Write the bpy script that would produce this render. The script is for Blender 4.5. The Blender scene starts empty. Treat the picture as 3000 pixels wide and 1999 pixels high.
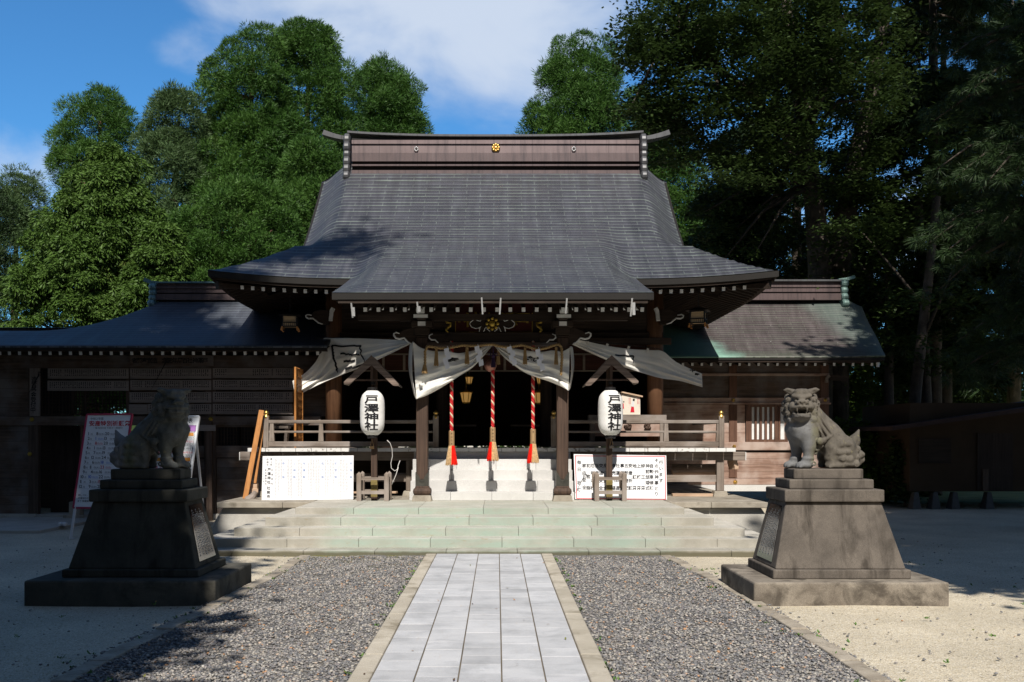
import bpy, bmesh, math, random
import numpy as np
from mathutils import Vector, Matrix
R = math.radians
scene = bpy.context.scene
COL = scene.collection

# ------------------------------------------------------------------ camera
FPX, CX, HY, CAMH = 2917.0, 1456.0, 1288.0, 1.73      # focal length and vanishing point in photo pixels
cam_d = bpy.data.cameras.new('camera'); cam = bpy.data.objects.new('camera', cam_d); COL.objects.link(cam)
cam.location = (0, 0, CAMH); cam.rotation_euler = (R(90), 0, 0)
cam_d.sensor_width = 36.0; cam_d.lens = FPX / 3000.0 * 36.0
cam_d.shift_x = (1500.0 - CX) / 3000.0; cam_d.shift_y = (HY - 999.5) / 3000.0
cam_d.clip_start = 0.1; cam_d.clip_end = 3000
scene.camera = cam

# ------------------------------------------------------------------ light
SUN_EL, SUN_AZ = 46.5, 2.6        # degrees up, degrees right of straight behind the camera
SUN_W, SKY_W, EXPO = 5.0, 0.075, 0.22
sd = bpy.data.lights.new('sun', 'SUN'); sun = bpy.data.objects.new('sun', sd); COL.objects.link(sun)
sd.energy = SUN_W; sd.angle = R(0.53); sd.color = (1.0, 0.945, 0.87)
to_sun = Vector((math.sin(R(SUN_AZ)) * math.cos(R(SUN_EL)), -math.cos(R(SUN_AZ)) * math.cos(R(SUN_EL)), math.sin(R(SUN_EL))))
sun.rotation_euler = to_sun.to_track_quat('Z', 'Y').to_euler()
sun.location = (4, -10, 30)

world = bpy.data.worlds.new('World'); scene.world = world; world.use_nodes = True
def world_nodes():
    nt = world.node_tree; N = nt.nodes; L = nt.links
    for n in list(N): N.remove(n)
    out = N.new('ShaderNodeOutputWorld'); bg = N.new('ShaderNodeBackground')
    sky = N.new('ShaderNodeTexSky'); sky.sky_type = 'NISHITA'; sky.sun_disc = False
    sky.sun_elevation = R(SUN_EL); sky.sun_rotation = R(180 - SUN_AZ); sky.altitude = 100
    sky.air_density = 1.0; sky.dust_density = 0.3; sky.ozone_density = 3.0
    hsv = N.new('ShaderNodeHueSaturation'); hsv.inputs['Saturation'].default_value = 1.0
    L.new(sky.outputs[0], hsv.inputs['Color'])
    tc = N.new('ShaderNodeTexCoord'); sep = N.new('ShaderNodeSeparateXYZ'); L.new(tc.outputs['Generated'], sep.inputs[0])
    def m(op, a, b=None, c=None):
        n = N.new('ShaderNodeMath'); n.operation = op
        for i, q in enumerate((a, b, c)):
            if q is None: continue
            if isinstance(q, (int, float)): n.inputs[i].default_value = q
            else: L.new(q, n.inputs[i])
        return n.outputs[0]
    y = m('MAXIMUM', sep.outputs[1], 0.08)
    u = m('DIVIDE', sep.outputs[0], y); v = m('DIVIDE', sep.outputs[2], y)
    cv = N.new('ShaderNodeCombineXYZ'); L.new(u, cv.inputs[0]); L.new(m('MULTIPLY', v, 1.5), cv.inputs[1])
    no = N.new('ShaderNodeTexNoise'); no.inputs['Scale'].default_value = 5.5; no.inputs['Detail'].default_value = 9
    no.inputs['Roughness'].default_value = 0.52; no.inputs['Distortion'].default_value = 0.25
    L.new(cv.outputs[0], no.inputs['Vector'])
    def blob(u0, v0, a, b, tilt):
        du = m('SUBTRACT', u, u0); dv = m('SUBTRACT', m('SUBTRACT', v, v0), m('MULTIPLY', du, tilt))
        q = m('ADD', m('POWER', m('ABSOLUTE', m('DIVIDE', du, a)), 2.0), m('POWER', m('ABSOLUTE', m('DIVIDE', dv, b)), 2.0))
        return m('MAXIMUM', m('SUBTRACT', 1.0, q), 0.0)
    mask = m('ADD', blob(-0.055, 0.455, 0.30, 0.165, -0.16), m('MULTIPLY', blob(-0.49, 0.275, 0.11, 0.065, 0.0), 0.55))
    mask = m('MAXIMUM', mask, m('MULTIPLY', blob(0.015, 0.345, 0.18, 0.08, 0.0), 0.42))
    mask = m('MAXIMUM', mask, m('MULTIPLY', blob(-0.26, 0.39, 0.11, 0.05, 0.0), 0.38))
    mask = m('MAXIMUM', mask, m('MULTIPLY', blob(0.40, 0.22, 0.3, 0.16, 0.0), 0.45))
    dens = m('ADD', m('MULTIPLY', mask, 0.9), m('MULTIPLY', m('SUBTRACT', no.outputs[0], 0.5), 1.5))
    mr = N.new('ShaderNodeMapRange'); mr.interpolation_type = 'SMOOTHSTEP'
    mr.inputs['From Min'].default_value = 0.22; mr.inputs['From Max'].default_value = 0.85; mr.inputs['To Max'].default_value = 0.92
    L.new(dens, mr.inputs['Value'])
    mx = N.new('ShaderNodeMix'); mx.data_type = 'RGBA'
    L.new(mr.outputs[0], mx.inputs['Factor']); gr = N.new('ShaderNodeMix'); gr.data_type = 'RGBA'; gr.blend_type = 'MULTIPLY'; gr.inputs[0].default_value = 1.0; L.new(hsv.outputs[0], gr.inputs[6]); 
    fr = N.new('ShaderNodeMapRange'); fr.interpolation_type = 'SMOOTHSTEP'; fr.inputs['From Min'].default_value = 0.1; fr.inputs['From Max'].default_value = 0.75; L.new(sep.outputs[1], fr.inputs['Value'])
    tn = N.new('ShaderNodeMix'); tn.data_type = 'RGBA'; L.new(fr.outputs[0], tn.inputs[0]); tn.inputs[6].default_value = (1.0, 1.05, 1.1, 1); tn.inputs[7].default_value = (0.60, 1.28, 1.72, 1); L.new(tn.outputs[2], gr.inputs[7])
    L.new(gr.outputs[2], mx.inputs[6]); mx.inputs[7].default_value = (7.4, 8.4, 10.0, 1)
    L.new(mx.outputs[2], bg.inputs['Color']); bg.inputs['Strength'].default_value = SKY_W
    L.new(bg.outputs[0], out.inputs['Surface'])
world_nodes()
vs = scene.view_settings; vs.view_transform = 'Standard'; vs.look = 'None'; vs.exposure = EXPO; vs.gamma = 1; vs.use_curve_mapping = False
scene.cycles.max_bounces = 6; scene.cycles.diffuse_bounces = 3; scene.cycles.transparent_max_bounces = 8

# ------------------------------------------------------------------ photo pixel -> metres
K = 3000.0 / 2353.0
def FX(px, d): return (px - CX) * d / FPX
def FZ(py, d): return CAMH - (py - HY) * d / FPX
def X(dx, d): return FX(dx * K, d)
def Z(dy, d): return FZ(dy * K, d)
def W(dx, dy, d): return Vector((X(dx, d), d, Z(dy, d)))
def lerp(a, b, t): return a + (b - a) * t
def sst(a, b, x):
    t = min(1.0, max(0.0, (x - a) / (b - a))); return t * t * (3 - 2 * t)

# ------------------------------------------------------------------ mesh builder
class MB:
    def __init__(s): s.v = []; s.f = []; s.uv = {}
    def add(s, vs, fs, uvs=None):
        o = len(s.v); s.v += [tuple(p) for p in vs]; s.f += [tuple(i + o for i in f) for f in fs]
        if uvs:
            for i, q in enumerate(uvs): s.uv[o + i] = q
        return s
    def box(s, x0, x1, y0, y1, z0, z1):
        if x0 > x1: x0, x1 = x1, x0
        if y0 > y1: y0, y1 = y1, y0
        if z0 > z1: z0, z1 = z1, z0
        return s.add([(x0,y0,z0),(x1,y0,z0),(x1,y1,z0),(x0,y1,z0),(x0,y0,z1),(x1,y0,z1),(x1,y1,z1),(x0,y1,z1)],
                     [(0,3,2,1),(4,5,6,7),(0,1,5,4),(1,2,6,5),(2,3,7,6),(3,0,4,7)])
    def hexa(s, b, t):            # 4 bottom corners, 4 top corners, counter-clockwise from above
        return s.add(list(b) + list(t), [(0,3,2,1),(4,5,6,7),(0,1,5,4),(1,2,6,5),(2,3,7,6),(3,0,4,7)])
    def bar(s, a, b, w, h, up=(0,0,1), w2=None, h2=None):
        a = Vector(a); b = Vector(b); d = (b - a).normalized(); up = Vector(up)
        if abs(d.dot(up)) > 0.98: up = Vector((0,1,0))
        r = d.cross(up).normalized(); u = r.cross(d)
        w2 = w if w2 is None else w2; h2 = h if h2 is None else h2
        q = []
        for p, ww, hh in ((a, w, h), (b, w2, h2)):
            for i, j in ((-1,-1),(1,-1),(1,1),(-1,1)): q.append(p + r * (i * ww / 2) + u * (j * hh / 2))
        return s.add(q, [(0,1,2,3),(7,6,5,4),(0,4,5,1),(1,5,6,2),(2,6,7,3),(3,7,4,0)])
    def tube(s, pts, rad, n=8, caps=True):
        pts = [Vector(p) for p in pts]; m = len(pts)
        if not hasattr(rad, '__len__'): rad = [rad] * m
        vs = []; fs = []; prev = None
        for i, p in enumerate(pts):
            d = (pts[min(i+1, m-1)] - pts[max(i-1, 0)]).normalized()
            if prev is None:
                up = Vector((0,0,1)) if abs(d.z) < 0.9 else Vector((1,0,0))
                r = d.cross(up).normalized()
            else: r = (prev - d * prev.dot(d)).normalized()
            prev = r; u = r.cross(d)
            for k in range(n):
                a = 2 * math.pi * k / n
                vs.append(p + (r * math.cos(a) + u * math.sin(a)) * rad[i])
        for i in range(m - 1):
            for k in range(n):
                fs.append((i*n+k, i*n+(k+1) % n, (i+1)*n+(k+1) % n, (i+1)*n+k))
        if caps: fs += [tuple(range(n-1, -1, -1)), tuple((m-1)*n + k for k in range(n))]
        return s.add(vs, fs)
    def lathe(s, prof, c, n=20, axis='z'):
        c = Vector(c); vs = []; fs = []; m = len(prof)
        for r, z in prof:
            for k in range(n):
                a = 2 * math.pi * k / n
                p = (r * math.cos(a), r * math.sin(a), z)
                if axis == 'y': p = (p[0], p[2], p[1])
                if axis == 'x': p = (p[2], p[0], p[1])
                vs.append(c + Vector(p))
        for i in range(m - 1):
            for k in range(n): fs.append((i*n+k, i*n+(k+1) % n, (i+1)*n+(k+1) % n, (i+1)*n+k))
        fs += [tuple(range(n-1, -1, -1)), tuple((m-1)*n + k for k in range(n))]
        return s.add(vs, fs)
    def prism(s, poly, fn, t0, t1):
        n = len(poly)
        vs = [fn(p[0], p[1], t0) for p in poly] + [fn(p[0], p[1], t1) for p in poly]
        fs = [tuple(range(n)), tuple(range(2*n-1, n-1, -1))] + [(i, n + i, n + (i+1) % n, (i+1) % n) for i in range(n)]
        return s.add(vs, fs)
    def grid(s, fn, nu, nv, uvfn=None, flip=False):
        vs = []; uvs = []
        for j in range(nv + 1):
            for i in range(nu + 1):
                vs.append(fn(i / nu, j / nv))
                if uvfn: uvs.append(uvfn(i / nu, j / nv))
        fs = []
        for j in range(nv):
            for i in range(nu):
                a = j * (nu+1) + i; q = (a, a+1, a+nu+2, a+nu+1)
                fs.append(q[::-1] if flip else q)
        return s.add(vs, fs, uvs or None)
    def sphere(s, c, r, nu=12, nv=8):
        c = Vector(c)
        if not hasattr(r, '__len__'): r = (r, r, r)
        vs = [c + Vector((0,0,-r[2]))]; fs = []
        for j in range(1, nv):
            t = math.pi * j / nv - math.pi / 2
            for i in range(nu):
                a = 2 * math.pi * i / nu
                vs.append(c + Vector((r[0]*math.cos(t)*math.cos(a), r[1]*math.cos(t)*math.sin(a), r[2]*math.sin(t))))
        vs.append(c + Vector((0,0,r[2]))); T = len(vs) - 1
        for i in range(nu): fs.append((0, 1+(i+1) % nu, 1+i)); fs.append((T, 1+(nv-2)*nu+i, 1+(nv-2)*nu+(i+1) % nu))
        for j in range(nv-2):
            for i in range(nu): fs.append((1+j*nu+i, 1+j*nu+(i+1) % nu, 1+(j+1)*nu+(i+1) % nu, 1+(j+1)*nu+i))
        return s.add(vs, fs)
    def build(s, name, mat, parent=None, smooth=False, bevel=0.0, fix=True, solid=0.0):
        off = world_loc(parent) if parent else Vector((0,0,0))
        me = bpy.data.meshes.new(name)
        me.from_pydata([(p[0]-off.x, p[1]-off.y, p[2]-off.z) for p in s.v], [], s.f)
        if s.uv:
            ul = me.uv_layers.new(name='UVMap')
            for l in me.loops: ul.data[l.index].uv = s.uv.get(l.vertex_index, (0, 0))
        if fix:
            bm = bmesh.new(); bm.from_mesh(me); bmesh.ops.recalc_face_normals(bm, faces=bm.faces); bm.to_mesh(me); bm.free()
        if smooth: me.polygons.foreach_set('use_smooth', [True] * len(me.polygons))
        me.materials.append(mat)
        o = bpy.data.objects.new(name, me); COL.objects.link(o)
        if parent: o.parent = parent
        if bevel:
            b = o.modifiers.new('bevel', 'BEVEL'); b.width = bevel; b.segments = 2; b.limit_method = 'ANGLE'; b.angle_limit = R(35)
        if solid:
            b = o.modifiers.new('solid', 'SOLIDIFY'); b.thickness = solid; b.offset = 0
        return o
def world_loc(o):
    p = Vector((0,0,0))
    while o: p = p + o.location; o = o.parent
    return p
def tag(o, label, cat, group=None, kind=None):
    o['label'] = label; o['category'] = cat
    if group: o['group'] = group
    if kind: o['kind'] = kind
    return o
def thing(name, label, cat, loc, group=None):
    o = bpy.data.objects.new(name, None); COL.objects.link(o); o.location = loc; o.empty_display_size = 0.2
    return tag(o, label, cat, group)
def struct(o, kind='structure'): o['kind'] = kind; return o
def copy_tree(o, loc=None, label=None, parent=None, rz=None):
    c = o.copy(); COL.objects.link(c)
    if parent is not None: c.parent = parent
    if loc is not None: c.location = loc
    if label: c['label'] = label
    if rz is not None: c.rotation_euler.z = rz
    for ch in list(o.children): copy_tree(ch, parent=c)
    return c
def np_mesh(name, V, F, mat, parent=None, smooth=False, nper=3):
    me = bpy.data.meshes.new(name); V = np.asarray(V, dtype=np.float32); F = np.asarray(F, dtype=np.int32)
    me.vertices.add(len(V)); me.vertices.foreach_set('co', V.ravel())
    me.loops.add(F.size); me.loops.foreach_set('vertex_index', F.ravel())
    me.polygons.add(len(F)); me.polygons.foreach_set('loop_start', np.arange(0, F.size, nper, dtype=np.int32))
    if smooth: me.polygons.foreach_set('use_smooth', np.ones(len(F), dtype=bool))
    me.update(calc_edges=True); me.validate()
    me.materials.append(mat)
    o = bpy.data.objects.new(name, me); COL.objects.link(o)
    if parent: o.parent = parent
    return o

# ------------------------------------------------------------------ materials
class NT:
    def __init__(s, name, rough=0.8, spec=0.3, metal=0.0):
        s.m = bpy.data.materials.new(name); s.m.use_nodes = True
        s.t = s.m.node_tree; s.N = s.t.nodes; s.L = s.t.links
        s.b = s.N['Principled BSDF']; s.b.inputs['Roughness'].default_value = rough
        s.b.inputs['Specular IOR Level'].default_value = spec; s.b.inputs['Metallic'].default_value = metal
    def _set(s, sock, q):
        if isinstance(q, (int, float)): sock.default_value = q
        elif isinstance(q, (tuple, list)):
            sock.default_value = (tuple(q) + (1,)) if (len(q) == 3 and len(sock.default_value) == 4) else q
        else: s.L.new(q, sock)
    def coord(s, kind='Object', scale=(1,1,1), loc=(0,0,0), rot=(0,0,0)):
        tc = s.N.new('ShaderNodeTexCoord'); mp = s.N.new('ShaderNodeMapping')
        mp.inputs['Scale'].default_value = scale; mp.inputs['Location'].default_value = loc; mp.inputs['Rotation'].default_value = rot
        s.L.new(tc.outputs[kind], mp.inputs['Vector']); return mp.outputs[0]
    def noise(s, vec, scale, detail=4, rough=0.55, dist=0.0):
        n = s.N.new('ShaderNodeTexNoise'); s.L.new(vec, n.inputs['Vector'])
        n.inputs['Scale'].default_value = scale; n.inputs['Detail'].default_value = detail
        n.inputs['Roughness'].default_value = rough; n.inputs['Distortion'].default_value = dist
        return n.outputs[0]
    def voro(s, vec, scale, feature='F1', out='Distance', rand=1.0):
        n = s.N.new('ShaderNodeTexVoronoi'); n.feature = feature; s.L.new(vec, n.inputs['Vector'])
        n.inputs['Scale'].default_value = scale; n.inputs['Randomness'].default_value = rand
        return n.outputs[out]
    def ramp(s, fac, stops, interp='LINEAR'):
        n = s.N.new('ShaderNodeValToRGB'); n.color_ramp.interpolation = interp; e = n.color_ramp.elements
        while len(e) < len(stops): e.new(0.5)
        for i, (p, c) in enumerate(stops):
            e[i].position = p; e[i].color = (c, c, c, 1) if isinstance(c, (int, float)) else (tuple(c) + (1,))
        s.L.new(fac, n.inputs[0]); return n.outputs[0]
    def mix(s, fac, a, b, mode='MIX'):
        n = s.N.new('ShaderNodeMix'); n.data_type = 'RGBA'; n.blend_type = mode
        s._set(n.inputs[0], fac); s._set(n.inputs[6], a); s._set(n.inputs[7], b); return n.outputs[2]
    def math(s, op, a, b=None, c=None, clamp=False):
        n = s.N.new('ShaderNodeMath'); n.operation = op; n.use_clamp = clamp
        for i, q in enumerate((a, b, c)):
            if q is not None: s._set(n.inputs[i], q)
        return n.outputs[0]
    def sep(s, vec):
        n = s.N.new('ShaderNodeSeparateXYZ'); s.L.new(vec, n.inputs[0]); return n.outputs
    def island(s):
        return s.N.new('ShaderNodeNewGeometry').outputs['Random Per Island']
    def objrand(s):
        return s.N.new('ShaderNodeObjectInfo').outputs['Random']
    def bump(s, h, strength=0.5, dist=0.01, prev=None):
        n = s.N.new('ShaderNodeBump'); n.inputs['Strength'].default_value = strength; n.inputs['Distance'].default_value = dist
        s.L.new(h, n.inputs['Height'])
        if prev is not None: s.L.new(prev, n.inputs['Normal'])
        s.L.new(n.outputs[0], s.b.inputs['Normal']); return n.outputs[0]
    def out(s, col=None, rough=None):
        if col is not None: s._set(s.b.inputs['Base Color'], col)
        if rough is not None: s._set(s.b.inputs['Roughness'], rough)
        return s.m

def wood(name, dark, light, axis='x', rough=0.75, grain=26, grey=None, var=0.35, bumpv=0.5):
    n = NT(name, rough, 0.25)
    sc = {'x': (1.2, grain, grain), 'y': (grain, 1.2, grain), 'z': (grain, grain, 1.2)}[axis]
    v = n.coord('Object', sc); v2 = n.coord('Object', (1, 1, 1))
    g = n.noise(v, 1.0, 6, 0.6, 0.4); w = n.noise(v2, 1.6, 4)
    c = n.ramp(g, [(0.25, dark), (0.7, light)])
    if grey: c = n.mix(n.ramp(w, [(0.42, 0.0), (0.62, 0.85)]), c, grey)
    isl = n.math('ADD', n.math('MULTIPLY', n.island(), var), 1 - var / 2)
    c = n.mix(1.0, c, n.mix(0.0, isl, isl), 'MULTIPLY')
    c = n.mix(1.0, c, n.ramp(w, [(0.3, 0.75), (0.7, 1.1)]), 'MULTIPLY')
    n.bump(g, bumpv, 0.004)
    return n.out(c)
def flat(name, col, rough=0.6, metal=0.0, spec=0.3, var=0.12, scale=9):
    n = NT(name, rough, spec, metal); v = n.coord('Object')
    w = n.noise(v, scale, 5)
    c = n.mix(1.0, col, n.ramp(w, [(0.3, 1 - var), (0.7, 1 + var)]), 'MULTIPLY')
    n.bump(n.noise(v, scale * 9, 3), 0.15, 0.002)
    return n.out(c)
def stone(name, c1, c2, stain=None, stain_lo=0.5, scale=2.2, speck=0.25, bumpv=0.35, streak=False, extra=None, fine=220):
    n = NT(name, 0.88, 0.2); v = n.coord('Object')
    a = n.noise(v, scale, 8, 0.62, 0.3); c = n.ramp(a, [(0.3, c1), (0.7, c2)])
    f = n.noise(v, fine, 2, 0.5)
    c = n.mix(1.0, c, n.ramp(f, [(0.3, 1 - speck), (0.7, 1 + speck)]), 'MULTIPLY')
    if stain:
        sv = n.coord('Object', (5, 5, 0.8)) if streak else v
        st = n.noise(sv, 1.0 if streak else scale * 1.7, 7, 0.65, 0.5)
        c = n.mix(n.ramp(st, [(stain_lo, 0.0), (stain_lo + 0.17, 0.8)]), c, stain)
    if extra: c = extra(n, v, c)
    isl = n.math('ADD', n.math('MULTIPLY', n.island(), 0.16), 0.92)
    c = n.mix(1.0, c, n.mix(0.0, isl, isl), 'MULTIPLY')
    b1 = n.bump(a, bumpv, 0.02); n.bump(f, bumpv, 0.004, b1)
    return n.out(c)

def roof_mat(name, c1, c2, edge, streak=0.55, patina=None, rough=0.5, row=0.15):
    n = NT(name, rough, 0.45, 0.0)
    uv = n.coord('UV')
    br = n.N.new('ShaderNodeTexBrick'); n.L.new(uv, br.inputs['Vector'])
    br.offset = 0.5; br.inputs['Scale'].default_value = 1.0; br.inputs['Brick Width'].default_value = 0.62; br.inputs['Row Height'].default_value = row
    br.inputs['Mortar Size'].default_value = 0.010; br.inputs['Mortar Smooth'].default_value = 0.2
    br.inputs['Color1'].default_value = tuple(c1) + (1,); br.inputs['Color2'].default_value = tuple(c2) + (1,); br.inputs['Mortar'].default_value = tuple(edge) + (1,)
    br.inputs['Bias'].default_value = -0.1
    sv = n.coord('UV', (3.2, 0.35, 1)); st = n.noise(sv, 1.6, 6, 0.6, 0.3)
    big = n.noise(uv, 0.55, 5, 0.6)
    edgen = n.noise(uv, 3.5, 5, 0.7)
    xyz = n.sep(uv); wv = n.math('ADD', n.math('DIVIDE', xyz[1], row), n.math('MULTIPLY', n.math('SUBTRACT', n.noise(uv, 5, 3), 0.5), 0.14))
    plain = n.mix(n.ramp(big, [(0.3, 0.0), (0.7, 1.0)]), c1, c2)
    tone = n.mix(0.55, br.outputs['Color'], plain)
    c = n.mix(n.math('MULTIPLY', br.outputs['Fac'], n.ramp(edgen, [(0.3, 0.05), (0.7, 0.45)])), n.mix(br.outputs['Fac'], tone, plain), edge)
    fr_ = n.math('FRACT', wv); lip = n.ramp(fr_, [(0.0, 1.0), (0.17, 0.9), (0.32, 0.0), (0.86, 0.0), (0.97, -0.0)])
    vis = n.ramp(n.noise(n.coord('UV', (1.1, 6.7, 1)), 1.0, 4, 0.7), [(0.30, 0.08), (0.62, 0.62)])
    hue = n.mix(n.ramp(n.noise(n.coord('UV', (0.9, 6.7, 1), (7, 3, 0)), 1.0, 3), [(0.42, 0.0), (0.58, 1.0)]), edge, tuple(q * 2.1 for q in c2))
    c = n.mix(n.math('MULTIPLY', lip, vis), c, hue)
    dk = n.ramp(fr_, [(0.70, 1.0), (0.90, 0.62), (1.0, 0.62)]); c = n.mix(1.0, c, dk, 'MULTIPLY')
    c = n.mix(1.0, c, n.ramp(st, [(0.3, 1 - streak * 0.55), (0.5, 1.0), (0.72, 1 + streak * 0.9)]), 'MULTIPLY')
    if patina: c = patina(n, uv, c)
    saw = n.math('FRACT', n.math('DIVIDE', xyz[1], row))
    wob = n.noise(uv, 7, 3)
    h = n.math('ADD', n.math('MULTIPLY', saw, -1.0), n.math('MULTIPLY', wob, 0.5))
    b1 = n.bump(h, 0.55, 0.012)
    n.bump(br.outputs['Fac'], -0.3, 0.006, b1)
    rr = n.ramp(st, [(0.3, rough - 0.08), (0.7, rough + 0.16)])
    return n.out(c, rr)
# ------------------------------------------------------------------ lettering: glyph outlines of Blender's own built-in font
GLYPH = {}
def load_glyphs(chars, offset):
    objs = []
    for ch in sorted(set(chars)):
        if ch.isspace() or (ch, offset) in GLYPH: continue
        cu = bpy.data.curves.new('glyph', 'FONT'); cu.body = ch; cu.size = 1.0; cu.offset = offset; cu.resolution_u = 2
        o = bpy.data.objects.new('glyph', cu); COL.objects.link(o); objs.append((ch, o, cu))
    if not objs: return
    dg = bpy.context.evaluated_depsgraph_get(); dg.update()
    for ch, o, cu in objs:
        me = bpy.data.meshes.new_from_object(o.evaluated_get(dg))
        v = [(p.co.x, p.co.y) for p in me.vertices]; f = [tuple(p.vertices) for p in me.polygons]
        bpy.data.meshes.remove(me)
        if v:
            x0, x1 = min(p[0] for p in v), max(p[0] for p in v)
            v = [(p[0] - (x0 + x1) / 2, p[1] - 0.36) for p in v]
            w = x1 - x0
        else: w = 0.3
        GLYPH[(ch, offset)] = (v, f, w)
        bpy.data.objects.remove(o); bpy.data.curves.remove(cu)
def put(mb, fn, ch, x, y, size, offset=0.0, sx=1.0):
    """one glyph centred on (x, y) of the plane that fn maps to the world"""
    if ch.isspace(): return
    if (ch, offset) not in GLYPH: load_glyphs(ch, offset)
    v, f, w = GLYPH[(ch, offset)]
    mb.add([fn(x + p[0] * size * sx, y + p[1] * size) for p in v], f)
def put_row(mb, fn, text, x, y, size, offset=0.0, sx=1.0, gap=0.06):
    """a line of text from left to right starting at x"""
    load_glyphs(text, offset)
    for ch in text:
        if ch.isspace(): x += 0.3 * size * sx; continue
        w = GLYPH[(ch, offset)][2] * size * sx
        if ord(ch) > 0x2000: w = max(w, 0.86 * size * sx)
        put(mb, fn, ch, x + w / 2, y, size, offset, sx); x += w + gap * size * sx
    return x
def put_col(mb, fn, text, x, y, size, pitch, offset=0.0, sx=1.0):
    """a column of text from the top down, first glyph centred on y"""
    load_glyphs(text, offset)
    for i, ch in enumerate(text): put(mb, fn, ch, x, y - i * pitch, size, offset, sx)
# ------------------------------------------------------------------ material palette
M = {}
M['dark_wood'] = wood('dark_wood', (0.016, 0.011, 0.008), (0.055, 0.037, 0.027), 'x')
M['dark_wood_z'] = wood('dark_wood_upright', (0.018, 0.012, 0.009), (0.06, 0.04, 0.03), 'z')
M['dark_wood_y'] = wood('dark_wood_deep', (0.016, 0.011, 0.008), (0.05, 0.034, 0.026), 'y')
M['brown_wood_z'] = wood('brown_column_wood', (0.10, 0.048, 0.026), (0.24, 0.12, 0.062), 'z', 0.6, 22, None, 0.1)
M['pillar_wood'] = wood('porch_pillar_wood', (0.035, 0.022, 0.016), (0.11, 0.068, 0.048), 'z', 0.65, 34, None, 0.1)
M['grey_wood'] = wood('weathered_grey_wood', (0.13, 0.10, 0.08), (0.34, 0.28, 0.23), 'x', 0.85, 30, (0.33, 0.29, 0.26))
M['grey_wood_z'] = wood('weathered_grey_wood_upright', (0.12, 0.09, 0.07), (0.32, 0.26, 0.21), 'z', 0.85, 30, (0.30, 0.26, 0.23))
M['grey_wood_y'] = wood('weathered_grey_wood_deep', (0.12, 0.09, 0.07), (0.32, 0.26, 0.21), 'y', 0.85, 30, (0.30, 0.26, 0.23))
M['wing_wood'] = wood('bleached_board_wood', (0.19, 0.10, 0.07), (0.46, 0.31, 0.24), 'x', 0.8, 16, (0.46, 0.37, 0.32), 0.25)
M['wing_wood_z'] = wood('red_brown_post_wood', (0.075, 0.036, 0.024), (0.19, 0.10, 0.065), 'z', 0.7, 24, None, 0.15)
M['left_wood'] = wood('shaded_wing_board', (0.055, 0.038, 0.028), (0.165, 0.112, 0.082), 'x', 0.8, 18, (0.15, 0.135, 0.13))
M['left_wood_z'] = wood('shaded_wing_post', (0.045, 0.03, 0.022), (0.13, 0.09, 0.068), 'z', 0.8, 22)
M['new_wood'] = wood('fresh_orange_wood', (0.36, 0.14, 0.035), (0.58, 0.26, 0.075), 'z', 0.6, 20)
M['pale_wood'] = wood('pale_cut_wood', (0.38, 0.24, 0.15), (0.66, 0.48, 0.34), 'x', 0.8, 20)
M['pale_wood_z'] = wood('pale_handle_wood', (0.30, 0.18, 0.08), (0.50, 0.33, 0.17), 'z', 0.6, 30)
M['plaque_wood'] = None
M['white_paint'] = flat('aged_white_paint', (0.74, 0.74, 0.72), 0.7, var=0.1)
def _chipped():
    n = NT('chipped_white_paint', 0.8, 0.2); v = n.coord('Object'); a = n.noise(v, 9, 7, 0.7, 0.4)
    c = n.mix(n.ramp(a, [(0.56, 0.0), (0.62, 1.0)]), (0.72, 0.71, 0.68), (0.30, 0.27, 0.24))
    n.bump(a, 0.4, 0.004); return n.out(c)
M['chipped_white'] = _chipped()
M['dark_copper'] = flat('dark_eave_copper', (0.016, 0.014, 0.012), 0.6, 0.0, 0.25, 0.2, 2)
M['gold'] = flat('gilt_metal', (0.72, 0.46, 0.13), 0.32, 0.9, 0.5, 0.1)
M['dull_gold'] = flat('dull_gilt', (0.55, 0.38, 0.07), 0.4, 0.75, 0.5, 0.15)
M['silver'] = flat('galvanised_bracket', (0.55, 0.55, 0.54), 0.45, 0.6, 0.5)
M['black'] = flat('black_lacquer', (0.012, 0.011, 0.011), 0.5)
M['ink'] = flat('black_ink', (0.014, 0.014, 0.016), 0.8, var=0.02)
M['red_lacquer'] = flat('dark_red_lacquer', (0.075, 0.012, 0.010), 0.5)

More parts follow.
